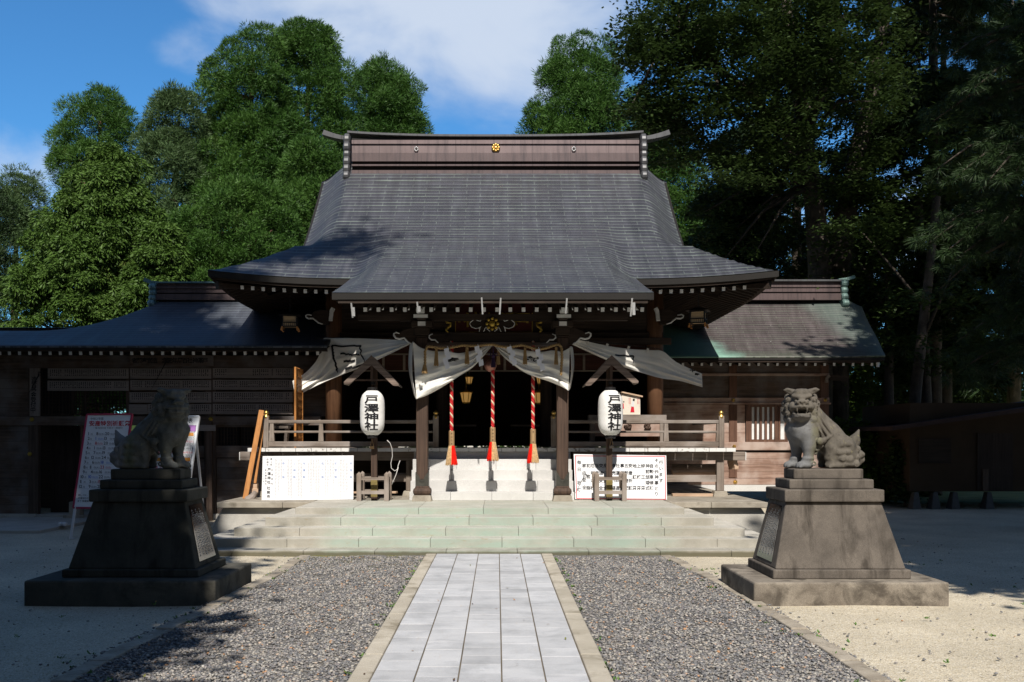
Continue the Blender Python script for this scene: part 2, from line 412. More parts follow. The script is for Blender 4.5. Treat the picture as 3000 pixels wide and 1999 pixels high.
# ------------------------------------------------------------------ ground
def gravel_mat(name, cols, scale, moss=None, fine=0.0, bumpd=0.012, gaplo=.35):
    n = NT(name, 0.9, 0.15); v = n.coord('Object')
    wv = n.N.new('ShaderNodeVectorMath'); wv.operation = 'ADD'; n.L.new(v, wv.inputs[0])
    nz = n.N.new('ShaderNodeTexNoise'); n.L.new(v, nz.inputs['Vector']); nz.inputs['Scale'].default_value = scale * 0.6
    sc = n.N.new('ShaderNodeVectorMath'); sc.operation = 'SCALE'; n.L.new(nz.outputs['Color'], sc.inputs[0]); sc.inputs['Scale'].default_value = 0.7 / scale
    n.L.new(sc.outputs[0], wv.inputs[1]); vv = wv.outputs[0]
    cell = n.voro(vv, scale, out='Color'); d = n.voro(vv, scale)
    cell2 = n.voro(vv, scale * 2.3, out='Color'); d2 = n.voro(vv, scale * 2.3)
    x = n.sep(cell)[0]; x2 = n.sep(cell2)[1]
    pick = n.ramp(n.noise(v, scale * 0.5, 2), [(0.45, 0.0), (0.55, 1.0)])
    val = n.mix(pick, n.mix(0.0, x, x), n.mix(0.0, x2, x2))
    c = n.ramp(val, [(i / (len(cols) - 1), q) for i, q in enumerate(cols)], 'LINEAR')
    gap = n.ramp(d, [(0.35, 1.0), (0.75, gaplo)]); gap2 = n.ramp(d2, [(0.35, 1.0), (0.8, gaplo + .1)])
    c = n.mix(1.0, c, n.mix(pick, gap, gap2), 'MULTIPLY')
    big = n.noise(v, 0.7, 6, 0.6)
    c = n.mix(1.0, c, n.ramp(big, [(0.3, 0.80), (0.7, 1.13)]), 'MULTIPLY')
    if moss: c = moss(n, v, c, big)
    hh = n.mix(pick, n.ramp(d, [(0.0, 1.0), (0.8, 0.0)]), n.ramp(d2, [(0.0, 0.7), (0.8, 0.0)]))
    b0 = n.bump(n.noise(v, 3.2, 5, .6), 0.8, 0.03); b1 = n.bump(hh, 1.0, bumpd, b0); n.bump(n.noise(v, scale * 3.5, 2), 0.4, 0.003, b1)
    return n.out(c)
M['beige_gravel'] = gravel_mat('beige_pea_gravel', [(0.34, 0.27, 0.18), (0.66, 0.57, 0.41), (0.74, 0.67, 0.52), (0.60, 0.51, 0.36), (0.80, 0.74, 0.62), (0.52, 0.45, 0.34)], 62, bumpd=0.006, gaplo=.62)
def mossy(n, v, c, big):
    xyz = n.sep(v)
    near = n.ramp(xyz[1], [(0.0, 0.0), (1.0, 1.0)])
    e = n.N.new('ShaderNodeMapRange'); e.inputs['From Min'].default_value = 12.2; e.inputs['From Max'].default_value = 14.5; n.L.new(xyz[1], e.inputs['Value'])
    l = n.N.new('ShaderNodeMapRange'); l.inputs['From Min'].default_value = -0.6; l.inputs['From Max'].default_value = -1.6; n.L.new(xyz[0], l.inputs['Value'])
    f = n.math('MULTIPLY', n.math('MULTIPLY', e.outputs[0], l.outputs[0]), n.ramp(n.noise(v, 2.3, 6, 0.7), [(0.42, 0.0), (0.6, 0.85)]))
    return n.mix(f, c, (0.20, 0.19, 0.055))
M['grey_gravel'] = gravel_mat('grey_crushed_gravel', [(0.09, 0.09, 0.098), (0.30, 0.285, 0.26), (0.17, 0.17, 0.178), (0.46, 0.43, 0.37), (0.24, 0.23, 0.23), (0.36, 0.32, 0.27), (0.15, 0.15, 0.16)], 34, mossy, bumpd=0.02)
g = MB()
def grd(x, y): return 0.012 * math.sin(x * 1.3 + 0.4) * math.cos(y * 0.9) if y < 17 else 0.0
xs = [-1500, -400, -120, -50, -25] + [(-15 + i * 0.75) for i in range(41)] + [25, 50, 120, 400, 1500]
ys = [-1500, -300, -80, -30, -12] + [(-5 + i * 0.75) for i in range(47)] + [40, 60, 120, 400, 2600]
nx, ny = len(xs), len(ys)
g.add([(x, y, grd(x, y) * (1 if abs(x) > 3.4 else 0)) for y in ys for x in xs], [(j*nx+i, j*nx+i+1, (j+1)*nx+i+1, (j+1)*nx+i) for j in range(ny-1) for i in range(nx-1)])
struct(g.build('ground', M['beige_gravel'], fix=False))
# grey gravel beds either side of the path, bounded by thin concrete kerbs
def kx(side, y): return (-3.05 + min(y - 7.3, 5.0) * 0.05 + 0.015 * math.sin(y * 2.1)) if side < 0 else (2.69 - max(0, y - 11.0) * 0.06 + 0.012 * math.sin(y * 1.7))
PL, PR = -1.045, 0.815     # outer edges of the path borders
for side in (-1, 1):
    b = MB()
    def bed(u, v, side=side):
        y = lerp(-6.0, 14.69, v); a = (PL + 0.02) if side < 0 else (PR - 0.02)
        return (lerp(a, kx(side, max(y, 6.0)), u), y, 0.022 + 0.02 * math.sin(y * 3.1 + u * 5) * math.sin(u * 7 + y) * (1 - abs(2 * u - 1)))
    b.grid(bed, 12, 60); o = struct(b.build('gravel_bed', M['grey_gravel'], fix=False))
rng = np.random.default_rng(5)
# loose stones on top of the beds: uncountable, one mesh
ico = np.array([(0,0,1),(.894,0,.447),(.276,.851,.447),(-.724,.526,.447),(-.724,-.526,.447),(.276,-.851,.447),(.724,.526,-.447),(-.276,.851,-.447),(-.894,0,-.447),(-.276,-.851,-.447),(.724,-.526,-.447),(0,0,-1)])
icf = np.array([(0,1,2),(0,2,3),(0,3,4),(0,4,5),(0,5,1),(1,6,2),(2,7,3),(3,8,4),(4,9,5),(5,10,1),(2,6,7),(3,7,8),(4,8,9),(5,9,10),(1,10,6),(11,7,6),(11,8,7),(11,9,8),(11,10,9),(11,6,10)])
def pebbles(name, pts, size, mat, flatness=0.55):
    n = len(pts); s = size * rng.uniform(0.55, 1.5, (n, 1)) * np.stack([rng.uniform(.7, 1.35, n), rng.uniform(.7, 1.35, n), rng.uniform(flatness * .7, flatness * 1.3, n)], 1)
    jit = ico[None] * rng.uniform(0.72, 1.18, (n, 12, 1))
    a = rng.uniform(0, 6.283, n); t = rng.normal(0, 0.3, n); ca, sa, ct, st = np.cos(a), np.sin(a), np.cos(t), np.sin(t)
    q = jit * s[:, None]
    x = q[..., 0]; y = q[..., 1] * ct[:, None] - q[..., 2] * st[:, None]; z = q[..., 1] * st[:, None] + q[..., 2] * ct[:, None]
    q = np.stack([x * ca[:, None] - y * sa[:, None], x * sa[:, None] + y * ca[:, None], z], -1) + pts[:, None]
    f = icf[None] + (np.arange(n) * 12)[:, None, None]
    return np_mesh(name, q.reshape(-1, 3), f.reshape(-1, 3), mat)
def stone_mat():
    n = NT('loose_stone', 0.85, 0.25); r = n.island(); v = n.coord('Object')
    c = n.ramp(r, [(0.0, (0.09, 0.092, 0.10)), (0.2, (0.22, 0.215, 0.21)), (0.4, (0.125, 0.127, 0.14)), (0.55, (0.36, 0.34, 0.30)), (0.66, (0.19, 0.17, 0.175)), (0.8, (0.40, 0.375, 0.33)), (0.9, (0.26, 0.225, 0.19)), (0.965, (0.48, 0.455, 0.41)), (0.99, (0.42, 0.24, 0.13))])
    c = n.mix(1.0, c, n.ramp(n.noise(v, 60, 3), [(0.3, 0.75), (0.7, 1.25)]), 'MULTIPLY'); return n.out(c)
M['loose_stone'] = stone_mat()
for side in (-1, 1):
    n = 22000; y = 6.6 + (14.5 - 6.6) * rng.uniform(0, 1, n) ** 1.25; u = np.where(rng.uniform(0, 1, n) < .04, rng.uniform(.97, 1.07, n), rng.uniform(0.01, 0.985, n))
    k = np.array([kx(side, q) for q in y]); x = ((PL - .0) if side < 0 else PR) * (1 - u) + k * u
    z = 0.028 + 0.02 * np.sin(y * 3.1 + u * 5) * np.sin(u * 7 + y) * (1 - np.abs(2 * u - 1)) + rng.uniform(-.004, .006, n)
    o = pebbles('loose_gravel', np.stack([x, y, z], 1), 0.0115, M['loose_stone']); o['kind'] = 'stuff'
n = 900; y = 6.5 + 11 * rng.uniform(0, 1, n) ** 1.5; x = np.where(rng.uniform(0, 1, n) < .5, rng.uniform(2.8, 7.5, n), rng.uniform(-7.5, -3.0, n))
o = pebbles('scattered_pebbles', np.stack([x, y, np.full(n, .012)], 1), 0.0115, M['loose_stone']); o['kind'] = 'stuff'

# fallen leaves and little weeds
n = 130; lx = np.concatenate([rng.uniform(-6, 6.5, 90), rng.uniform(-3, 2.7, 40)]); ly = 6.8 + 7.6 * rng.uniform(0, 1, n) ** 1.3; Vl = []; Fl = []
for i in range(n):
    a = rng.uniform(0, 6.28); s = rng.uniform(.010, .024); t_ = np.array((math.cos(a), math.sin(a), rng.uniform(-.2, .5))); q_ = np.array((-math.sin(a), math.cos(a), rng.uniform(-.3, .3))); c_ = np.array((lx[i], ly[i], .052 + s * .3)); o_ = len(Vl)
    Vl += [c_ - t_ * s, c_ + q_ * s * .45, c_ + t_ * s, c_ - q_ * s * .45]; Fl.append((o_, o_ + 1, o_ + 2, o_ + 3))
n_ = NT('fallen_leaf', .7); M['fallen'] = n_.out(n_.ramp(n_.island(), [(0, (.10, .06, .03)), (.4, (.22, .12, .05)), (.7, (.36, .17, .05)), (.9, (.16, .17, .04))])); o = np_mesh('fallen_leaves', Vl, Fl, M['fallen'], nper=4); o['kind'] = 'stuff'
Vl = []; Fl = []
for i in range(150):
    sd_ = rng.choice((-1, 1)); y_ = rng.uniform(6.9, 14.2)
    x_ = kx(sd_, y_) + rng.normal(0, .12) if rng.uniform() < .5 else (PL - .03 if sd_ < 0 else PR + .03) - rng.normal(0, .02) if rng.uniform() < .5 else rng.uniform(3, 6.5) * (1 if rng.uniform() < .8 else -1)
    for k in range(9):
        a = rng.uniform(0, 6.28); s = rng.uniform(.012, .035); u_ = np.array((math.cos(a), math.sin(a), rng.uniform(.4, 1.2))); w_ = np.array((-math.sin(a), math.cos(a), 0)); p_ = np.array((x_, y_, .03)) + rng.normal(0, .012, 3) * np.array((1, 1, 0)); o_ = len(Vl); Vl += [p_, p_ + u_ * s * .5 + w_ * s * .3, p_ + u_ * s, p_ + u_ * s * .5 - w_ * s * .3]; Fl.append((o_, o_ + 1, o_ + 2, o_ + 3))
n_ = NT('small_weed', .6); M['weed'] = n_.out(n_.ramp(n_.island(), [(0, (.05, .12, .02)), (1, (.12, .20, .04))])); o = np_mesh('small_weeds', Vl, Fl, M['weed'], nper=4); o['kind'] = 'stuff'
M['kerb'] = stone('old_kerb_concrete', (0.26, 0.22, 0.17), (0.46, 0.41, 0.33), (0.12, 0.10, 0.07), 0.52, 3.5, 0.2, 0.6)
M['path_border'] = stone('path_border_concrete', (0.36, 0.32, 0.25), (0.55, 0.50, 0.41), (0.17, 0.14, 0.09), 0.53, 1.6, 0.15, 0.5)
def tile_mat():
    n = NT('granite_paver', 0.78, 0.25); v = n.coord('Object'); r = n.island()
    a = n.noise(v, 2.4, 6, 0.65, 0.3); f = n.noise(v, 260, 2)
    c = n.ramp(a, [(0.3, (0.38, 0.385, 0.39)), (0.52, (0.50, 0.503, 0.51)), (0.7, (0.545, 0.545, 0.545))])
    c = n.mix(1.0, c, n.ramp(r, [(0, 0.80), (0.15, 0.93), (0.6, 1.0), (1, 1.07)]), 'MULTIPLY')
    c = n.mix(1.0, c, n.ramp(f, [(0.3, 0.82), (0.7, 1.15)]), 'MULTIPLY')
    st = n.noise(n.coord('Object', (2.2, 5, 1)), 1.5, 7, 0.7)
    c = n.mix(n.ramp(st, [(0.58, 0.0), (0.72, 0.6)]), c, (0.28, 0.285, 0.295))
    rs = n.noise(n.coord('Object', (9, 1.2, 1), (3, 1, 0)), 1.2, 7, 0.7); c = n.mix(n.ramp(rs, [(0.62, 0.0), (0.74, 0.35)]), c, (0.46, 0.37, 0.27))
    n.bump(f, 0.25, 0.002); return n.out(c)
M['tile'] = tile_mat()
for side in (-1, 1):                       # thin concrete kerb between grey and beige gravel
    b = MB()
    for i in range(26):
        y0 = -2 + i * 0.64; y1 = y0 + 0.63
        if y1 > 14.6: y1 = 14.6
        w = 0.075; a0, a1 = kx(side, max(y0, 6)), kx(side, max(y1, 6)); h = 0.045 + 0.008 * math.sin(i * 2.7)
        b.hexa([(a0-w, y0, -.05), (a0+w, y0, -.05), (a1+w, y1, -.05), (a1-w, y1, -.05)], [(a0-w, y0, h), (a0+w, y0, h), (a1+w, y1, h), (a1-w, y1, h)])
        if y1 >= 14.6: break
    struct(b.build('gravel_kerb', M['kerb'], bevel=0.012))
pt = MB(); P0, P1 = -0.89, 0.65; cw = (P1 - P0) / 5
rnd = random.Random(3)
for c in range(5):
    y = -3.0 + (0, .11, .2, .05, .15)[c]
    while y < 14.67:
        y1 = min(y + 0.302, 14.675)
        if y1 - y > 0.03:
            dz = rnd.uniform(-0.002, 0.002)
            pt.box(P0 + c*cw + .005, P0 + (c+1)*cw - .005, y + .0022, y1 - .0022, -0.05, 0.046 + dz)
        y += 0.302
struct(pt.build('path', M['tile'], bevel=0.003))
M['joint'] = stone('sandy_joint', (0.10, 0.085, 0.06), (0.19, 0.155, 0.11), None)
j = MB(); j.box(P0 - .004, P1 + .004, -3, 14.676, -.05, 0.036); struct(j.build('path_bed', M['joint']))
for a0, a1 in ((PL, P0 - .004), (P1 + .004, PR)):
    b = MB(); y = -3.0
    while y < 14.6:
        y1 = min(y + 1.8, 14.675); b.box(a0, a1, y + .003, y1 - .003, -.05, 0.05); y += 1.8
    struct(b.build('path_border', M['path_border'], bevel=0.012))

# ------------------------------------------------------------------ stone steps up to the platform
def verdigris(n, v, c):
    x = n.sep(v)[0]
    e = n.N.new('ShaderNodeMapRange'); e.interpolation_type = 'SMOOTHSTEP'; e.inputs['From Min'].default_value = 2.95; e.inputs['From Max'].default_value = 2.3
    n.L.new(n.math('ABSOLUTE', n.math('ADD', x, n.math('MULTIPLY', n.math('SUBTRACT', n.noise(v, 3, 4), 0.5), 0.5))), e.inputs['Value'])
    f = n.math('MULTIPLY', e.outputs[0], n.ramp(n.noise(n.coord('Object', (1, 1, 3)), 1.8, 7, 0.65, 0.4), [(0.30, 0.15), (0.62, 0.85)]))
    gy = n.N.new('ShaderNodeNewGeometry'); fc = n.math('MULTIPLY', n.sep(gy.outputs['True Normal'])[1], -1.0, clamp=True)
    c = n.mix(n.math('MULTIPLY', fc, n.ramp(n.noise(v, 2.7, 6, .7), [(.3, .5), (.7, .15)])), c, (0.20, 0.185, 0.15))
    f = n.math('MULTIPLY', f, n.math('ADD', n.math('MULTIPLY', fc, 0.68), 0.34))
    c = n.mix(f, c, (0.33, 0.415, 0.35))
    r = n.noise(n.coord('Object', (2.5, 2, 14)), 1.6, 8, 0.75, 0.8)
    return n.mix(n.ramp(r, [(0.60, 0.0), (0.70, 0.65)]), c, (0.30, 0.21, 0.09))
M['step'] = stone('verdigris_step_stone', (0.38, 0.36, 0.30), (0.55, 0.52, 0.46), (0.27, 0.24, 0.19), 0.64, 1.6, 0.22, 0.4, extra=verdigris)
def dirty(n, v, c):
    z = n.sep(v)[2]
    e = n.N.new('ShaderNodeMapRange'); e.inputs['From Min'].default_value = 0.105; e.inputs['From Max'].default_value = 0.055
    n.L.new(n.math('ADD', z, n.math('MULTIPLY', n.math('SUBTRACT', n.noise(v, 4, 5), 0.5), 0.05)), e.inputs['Value'])
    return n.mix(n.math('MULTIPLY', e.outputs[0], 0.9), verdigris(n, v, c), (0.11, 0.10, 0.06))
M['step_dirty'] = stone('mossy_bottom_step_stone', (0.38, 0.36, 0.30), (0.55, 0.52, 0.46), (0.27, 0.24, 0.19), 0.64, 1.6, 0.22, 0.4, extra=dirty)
st = thing('stone_steps', 'wide low stone steps stained green in the middle, rising from the paved path', 'steps', (0, 14.68, 0))
SY = [14.68, 15.126, 15.54, 15.97, 16.62]; SZ = [0.091, 0.222, 0.35, 0.482, 0.59]; SX = [4.74, 4.36, 3.99, 3.6, 3.25]
YB = 18.1
for i in range(5):
    b = MB(); z0 = SZ[i-1] - 0.06 if i else -0.1; z1 = SZ[i]; y0 = SY[i]; y1 = SY[i+1] + .12 if i < 4 else 18.8; xl, xr = -SX[i] - .12, SX[i] - .12
    nb = (9, 8, 7, 7, 6)[i]; cuts = [xl + (xr - xl) * (k + (0.0 if k in (0, nb) else (0.18 if i % 2 else -0.1))) / nb for k in range(nb + 1)]
    for k in range(nb): b.box(cuts[k] + .0018, cuts[k+1] - .0018, y0 + rnd.uniform(0, .004), y1, z0, z1 + rnd.uniform(-.002, .002))
    if i < 4:
        for sx in (-1, 1):             # returns along the sides
            e = xl if sx < 0 else xr; yy = y1 + .004
            while yy < YB:
                y2 = min(yy + 0.9, YB); b.box(e, e - sx * 0.5, yy, y2 - .004, z0, z1); yy += 0.9
    else:                               # paved top behind the front course
        pass
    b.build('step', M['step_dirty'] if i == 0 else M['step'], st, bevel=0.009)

# raised platform that carries the hall, with a projecting lip and battered wall
M['platform'] = stone('platform_concrete', (0.36, 0.34, 0.30), (0.52, 0.50, 0.45), (0.12, 0.10, 0.07), 0.66, 1.5, 0.25, 0.6)
M['lip'] = stone('platform_lip_stone', (0.22, 0.19, 0.15), (0.42, 0.38, 0.31), (0.10, 0.085, 0.06), 0.55, 2.0, 0.2, 0.5)
pf = thing('stone_platform', 'low grey stone platform with projecting lip that the shrine hall stands on', 'platform', (0, 21, 0))
b = MB(); q = 0.09
b.hexa([(-5.36, 18.14, -.1), (5.2, 18.14, -.1), (5.2, 27, -.1), (-5.36, 27, -.1)], [(-5.02, 18.24, .482), (4.84, 18.24, .482), (4.84, 27, .482), (-5.02, 27, .482)])
b.build('platform_wall', M['platform'], pf, bevel=0.02)
b = MB()
cut = [-5.1, -3.9, -3.4, 3.16, 3.9, 4.93]
for k in range(5): b.box(cut[k] + .002, cut[k+1] - .002, 18.1, 18.85, .484, .588 + (0.0 if k not in (2,) else -.004))
b.box(-5.1, 4.93, 18.854, 27.05, .484, .586); b.build('platform_lip', M['lip'], pf, bevel=0.012)
# ------------------------------------------------------------------ roofs
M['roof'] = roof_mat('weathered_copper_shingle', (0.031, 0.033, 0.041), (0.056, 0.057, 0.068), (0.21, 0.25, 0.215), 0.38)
def patina(n, uv, c):
    x = n.sep(uv)[0]; y = n.sep(uv)[1]
    w = n.math('MULTIPLY', n.math('SUBTRACT', n.noise(uv, 2.2, 6, 0.65), 0.5), 1.1)
    e = n.N.new('ShaderNodeMapRange'); e.interpolation_type = 'SMOOTHSTEP'; e.inputs['From Min'].default_value = 6.3; e.inputs['From Max'].default_value = 5.35
    n.L.new(n.math('ADD', n.math('ADD', x, n.math('MULTIPLY', y, 0.5)), w), e.inputs['Value'])
    c = n.mix(n.math('MULTIPLY', e.outputs[0], 0.9), c, (0.22, 0.42, 0.34))
    e2 = n.N.new('ShaderNodeMapRange'); e2.interpolation_type = 'SMOOTHSTEP'; e2.inputs['From Min'].default_value = 8.75; e2.inputs['From Max'].default_value = 9.5
    n.L.new(n.math('ADD', n.math('ADD', x, n.math('MULTIPLY', y, 0.30)), n.math('MULTIPLY', w, 0.5)), e2.inputs['Value'])
    c = n.mix(n.math('MULTIPLY', e2.outputs[0], 0.3), c, (0.16, 0.25, 0.21))
    e3 = n.N.new('ShaderNodeMapRange'); e3.inputs['From Min'].default_value = 0.7; e3.inputs['From Max'].default_value = 0.0
    n.L.new(n.math('ADD', y, w), e3.inputs['Value'])
    c = n.mix(n.math('MULTIPLY', e3.outputs[0], 0.13), c, (0.11, 0.20, 0.10))
    d = n.voro(n.coord('UV', (1, 1, 1)), 2.1)
    return n.mix(n.ramp(d, [(0.02, 0.8), (0.045, 0.0)]), c, (0.5, 0.5, 0.47))
M['roof_right'] = roof_mat('brown_green_copper_shingle', (0.046, 0.038, 0.038), (0.085, 0.068, 0.068), (0.17, 0.19, 0.14), 0.4, patina)
M['roof_left'] = roof_mat('dark_copper_shingle', (0.040, 0.046, 0.058), (0.065, 0.072, 0.088), (0.12, 0.14, 0.15), 0.4)
def ridge_mat(name, base, dark, pale):
    n = NT(name, 0.42, 0.5, 0.25); v = n.coord('Object')
    st = n.noise(n.coord('Object', (7, 1, 0.5)), 1.5, 6, 0.7, 0.2); a = n.noise(v, 1.7, 5)
    c = n.ramp(a, [(0.3, base), (0.7, tuple(q * 1.3 for q in base))])
    c = n.mix(n.ramp(st, [(0.5, 0.0), (0.66, 0.65)]), c, dark); c = n.mix(n.ramp(st, [(0.26, 0.5), (0.4, 0.0)]), c, pale)
    x = n.sep(v)[0]; s = n.math('ABSOLUTE', n.math('SUBTRACT', n.math('FRACT', n.math('DIVIDE', x, 0.9)), 0.5))
    c = n.mix(n.ramp(s, [(0.488, 0.0), (0.496, 0.6)]), c, (0.04, 0.03, 0.03))
    n.bump(a, 0.2, 0.01); return n.out(c)
M['ridge'] = ridge_mat('brown_copper_ridge', (0.17, 0.125, 0.12), (0.085, 0.065, 0.065), (0.25, 0.21, 0.21))
M['ridge_dark'] = ridge_mat('brown_copper_ridge_worn', (0.105, 0.075, 0.072), (0.05, 0.04, 0.042), (0.22, 0.19, 0.185))
M['oni'] = ridge_mat('grey_copper_ridge_end', (0.085, 0.085, 0.088), (0.05, 0.05, 0.05), (0.15, 0.18, 0.17))
M['oni_green'] = ridge_mat('green_copper_ridge_end', (0.16, 0.25, 0.22), (0.09, 0.12, 0.11), (0.26, 0.36, 0.32))
M['oni_blue'] = ridge_mat('bluish_copper_ridge_end', (0.12, 0.22, 0.23), (0.07, 0.1, 0.11), (0.2, 0.3, 0.3))

BX = -0.07
YE, YR, ZE, RISE = 19.2, 23.7, 4.837, 3.47
HE, HV, HK, YK = 5.51, 4.10, 2.75, 17.0
def zf(y):
    t = (min(y, 2 * YR - y) - YE) / (YR - YE); return ZE + RISE * (0.75 * t + 0.25 * t * abs(t))
YM = 21.9
def zk(y):
    if y >= YM: return zf(y)
    h = YM - YK; t = (y - YK) / h; p0 = 4.242; p1 = zf(YM); m0 = 0.46 * h; m1 = (zf(YM + .05) - zf(YM - .05)) * 10 * h
    return (2*t**3 - 3*t*t + 1) * p0 + (t**3 - 2*t*t + t) * m0 + (3*t*t - 2*t**3) * p1 + (t**3 - t*t) * m1
def ze(y):
    t = (y - YK) / (YE - YK); return 4.242 + 0.595 * (0.9 * t + 0.1 * t * t)
def lift(x, y):
    yy = min(y, 2 * YR - y)
    return 0.165 * (max(0, abs(x) - 2.7) / (HE - 2.7)) ** 2 * max(0, 1 - max(0, yy - YE) / 2.6) ** 2
ARC = [0.0]
for i in range(1, 201):
    ya, yb = YK + (YR - YK) * (i - 1) / 200, YK + (YR - YK) * i / 200
    ARC.append(ARC[-1] + math.hypot(yb - ya, zk(yb) - zk(ya)))
def arc(y):
    y = min(y, 2 * YR - y); return ARC[min(200, max(0, int(round((y - YK) / (YR - YK) * 200))))]
def ztop(x, y):       # x relative to the middle of the building
    if y < YE: return lerp(ze(y), zk(y), sst(HK, HK - 0.62, abs(x)))
    if y > YR: return zf(y) + lift(x, y) - droop(x, y)
    z = zf(y) + lift(x, y)
    return z + (zk(y) - zf(y)) * sst(HK, HK - 0.62, abs(x)) - droop(x, y)
def droop(x, y):
    yy = min(y, 2 * YR - y)
    return min(max(0.0, zf(yy) - zf(YE + HE - HV)), 0.45) * sst(3.3, HV, abs(x)) ** 1.3
def zskirt(x, y):
    u = HE - abs(x); return min(zf(y), zf(YE + u)) + lift(x, y)

hall = thing('shrine_hall', 'large dark wooden shrine hall with a sweeping grey copper roof and projecting porch', 'shrine', (BX, 21, 0))
rb = MB()
def sheet(x0, x1, y0, y1, fn, nu, nv):
    rb.grid(lambda u, v: (BX + lerp(x0, x1, u), lerp(y0, y1, v), fn(lerp(x0, x1, u), lerp(y0, y1, v))), nu, nv,
            lambda u, v: (lerp(x0, x1, u), arc(lerp(y0, y1, v)) if abs(lerp(x0, x1, u)) < HV + .01 else arc(min(lerp(y0, y1, v), 2*YR - lerp(y0, y1, v), YE + HE - abs(lerp(x0, x1, u))))))
sheet(-HV, HV, YE, YR, ztop, 96, 46); sheet(-HV, HV, YR, 2*YR - YE, ztop, 30, 20)
sheet(-HK, HK, YK, YE, ztop, 70, 22)
sheet(-HE, -HV, YE, 2*YR - YE, zskirt, 14, 64); sheet(HV, HE, YE, 2*YR - YE, zskirt, 14, 64)
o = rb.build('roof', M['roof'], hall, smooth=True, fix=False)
# gable walls under the verge
b = MB()
for s in (-1, 1):
    n = 20; pts = [(BX + s * 3.9, YE + 1.9 + (2*YR - 2*YE - 3.8) * i / n) for i in range(n + 1)]
    poly = [(y, ztop(3.9, y) - .16) for x, y in pts]
    b.prism(poly, lambda y, z, t, s=s: (BX + s * t, y, z), 3.86, 3.92)
b.build('gable_wall', M['dark_wood_y'], hall)
for s in (-1, 1):
    b = MB(); ysv = [YE + 1.45 + (2*YR - 2*YE - 2.9) * i / 24 for i in range(25)]
    for ya, yb_ in zip(ysv[:-1], ysv[1:]): b.bar((BX + s * (HV - .03), ya, ztop(HV, ya) - .075), (BX + s * (HV - .03), yb_, ztop(HV, yb_) - .075), .05, .13)
    b.build('verge_board', M['dark_copper'], hall)
# eave fascias: a copper edge above a set-back board
def fascia(mb, pts, inward, h0=0.0, h1=0.10, t0=0.0, t1=0.1):
    for a, c in zip(pts[:-1], pts[1:]):
        A = [Vector(a) + Vector(inward) * t0, Vector(c) + Vector(inward) * t0, Vector(c) + Vector(inward) * t1, Vector(a) + Vector(inward) * t1]
        mb.hexa([p - Vector((0,0,h1)) for p in A], [p - Vector((0,0,h0)) for p in A])
fe = MB(); fb = MB()
N = 22
for s in (-1, 1):
    L = [(BX + s * lerp(HK - .02, HE, i / N), YE, zskirt(lerp(HK, HE, i / N), YE)) for i in range(N + 1)]
    if s < 0: L = L[::-1]
    fascia(fe, L, (0,1,0), 0.004, 0.125, 0.012, 0.12)
    L2 = [(p[0] - s * 0.14 * max(0, (abs(p[0]-BX)-HE+1)), p[1], p[2]) for p in L]
    fascia(fb, L2, (0,1,0), 0.126, 0.172, 0.05, 0.14)
    S = [(BX + s * HE, lerp(YE + .13, 2*YR - YE, i / 30), zskirt(HE, lerp(YE + .13, 2*YR - YE, i / 30))) for i in range(31)]
    if s > 0: S = S
    fascia(fe, S, (-s,0,0), 0.004, 0.125, 0.012, 0.12); fascia(fb, S, (-s,0,0), 0.126, 0.172, 0.05, 0.14)
    Kk = [(BX + s * HK, lerp(YK + .12, YE, i / 10), ze(lerp(YK + .12, YE, i / 10))) for i in range(11)]
    fascia(fe, Kk, (-s,0,0), 0.004, 0.125, 0.01, 0.1); fascia(fb, Kk, (-s,0,0), 0.126, 0.20, 0.06, 0.14)
Kf = [(BX + lerp(-HK, HK, i / 12), YK, 4.242) for i in range(13)]
fascia(fe, Kf, (0,1,0), 0.004, 0.12, 0.01, 0.1)
Kf = [(BX + lerp(-HK + .1, HK - .1, i / 12), YK, 4.242) for i in range(13)]
fascia(fb, Kf, (0,1,0), 0.121, 0.175, 0.035, 0.14)
fe.build('eave_edge', M['dark_copper'], hall); fb.build('eave_board', M['dark_wood'], hall)
# soffits
b = MB()
def zso(x, y): return 4.62 + 0.30 * (min(y, 2*YR-y) - YE) + lift(x, min(y, 2*YR-y)) * .9
for s in (-1, 1):
    b.grid(lambda u, v: (BX + s * lerp(HK - .1, HE - .1, u), lerp(YE + .1, 2*YR - YE - .1, v), min(zso(lerp(HK, HE - .1, u), lerp(YE + .1, 2*YR - YE - .1, v)), 4.62 + 0.30 * (u * 0 + HE - lerp(HK - .1, HE - .1, u)) + lift(lerp(HK, HE, u), lerp(YE, YR, min(v * 2, 2 - v * 2))))), 10, 50)
b.grid(lambda u, v: (BX + lerp(-HK + .1, HK - .1, u), lerp(YK + .1, 21.4, v), 4.06 + 0.27 * (lerp(YK + .1, 21.4, v) - YK)), 4, 10)
b.build('soffit', M['dark_wood_y'], hall)
# rafters with white-painted ends
def rafter(parent, name='rafter', L=1.9, slope=0.27, w=0.062, h=0.075):
    m = MB(); m.bar((0, 0.012, 0.012 * slope), (0, L, L * slope), w, h); q = m.build(name, M['dark_wood_y'], None)
    m = MB(); m.bar((0, -0.004, -.004 * slope), (0, 0.012, .012 * slope), w * 1.0, h * 1.0); e = m.build('rafter_end', M['white_paint'], None)
    e.parent = q; q.parent = parent; return q
def off(p, parent): return Vector(p) - world_loc(parent)
RP = rafter(hall); first = True
_m = MB(); _m.bar((0, 0.012, 0.003), (0, 1.9, 1.9 * .27), .062, .075); SIDE = _m.build('side_rafter', M['dark_wood_y'], None); SIDE.parent = hall; side_first = True
_m = MB(); _m.bar((0, 0.012, 0.003), (0, .55, .55 * .27), .062, .075); SIDE2 = _m.build('side_rafter', M['dark_wood_y'], None); SIDE2.parent = hall; side2_first = True
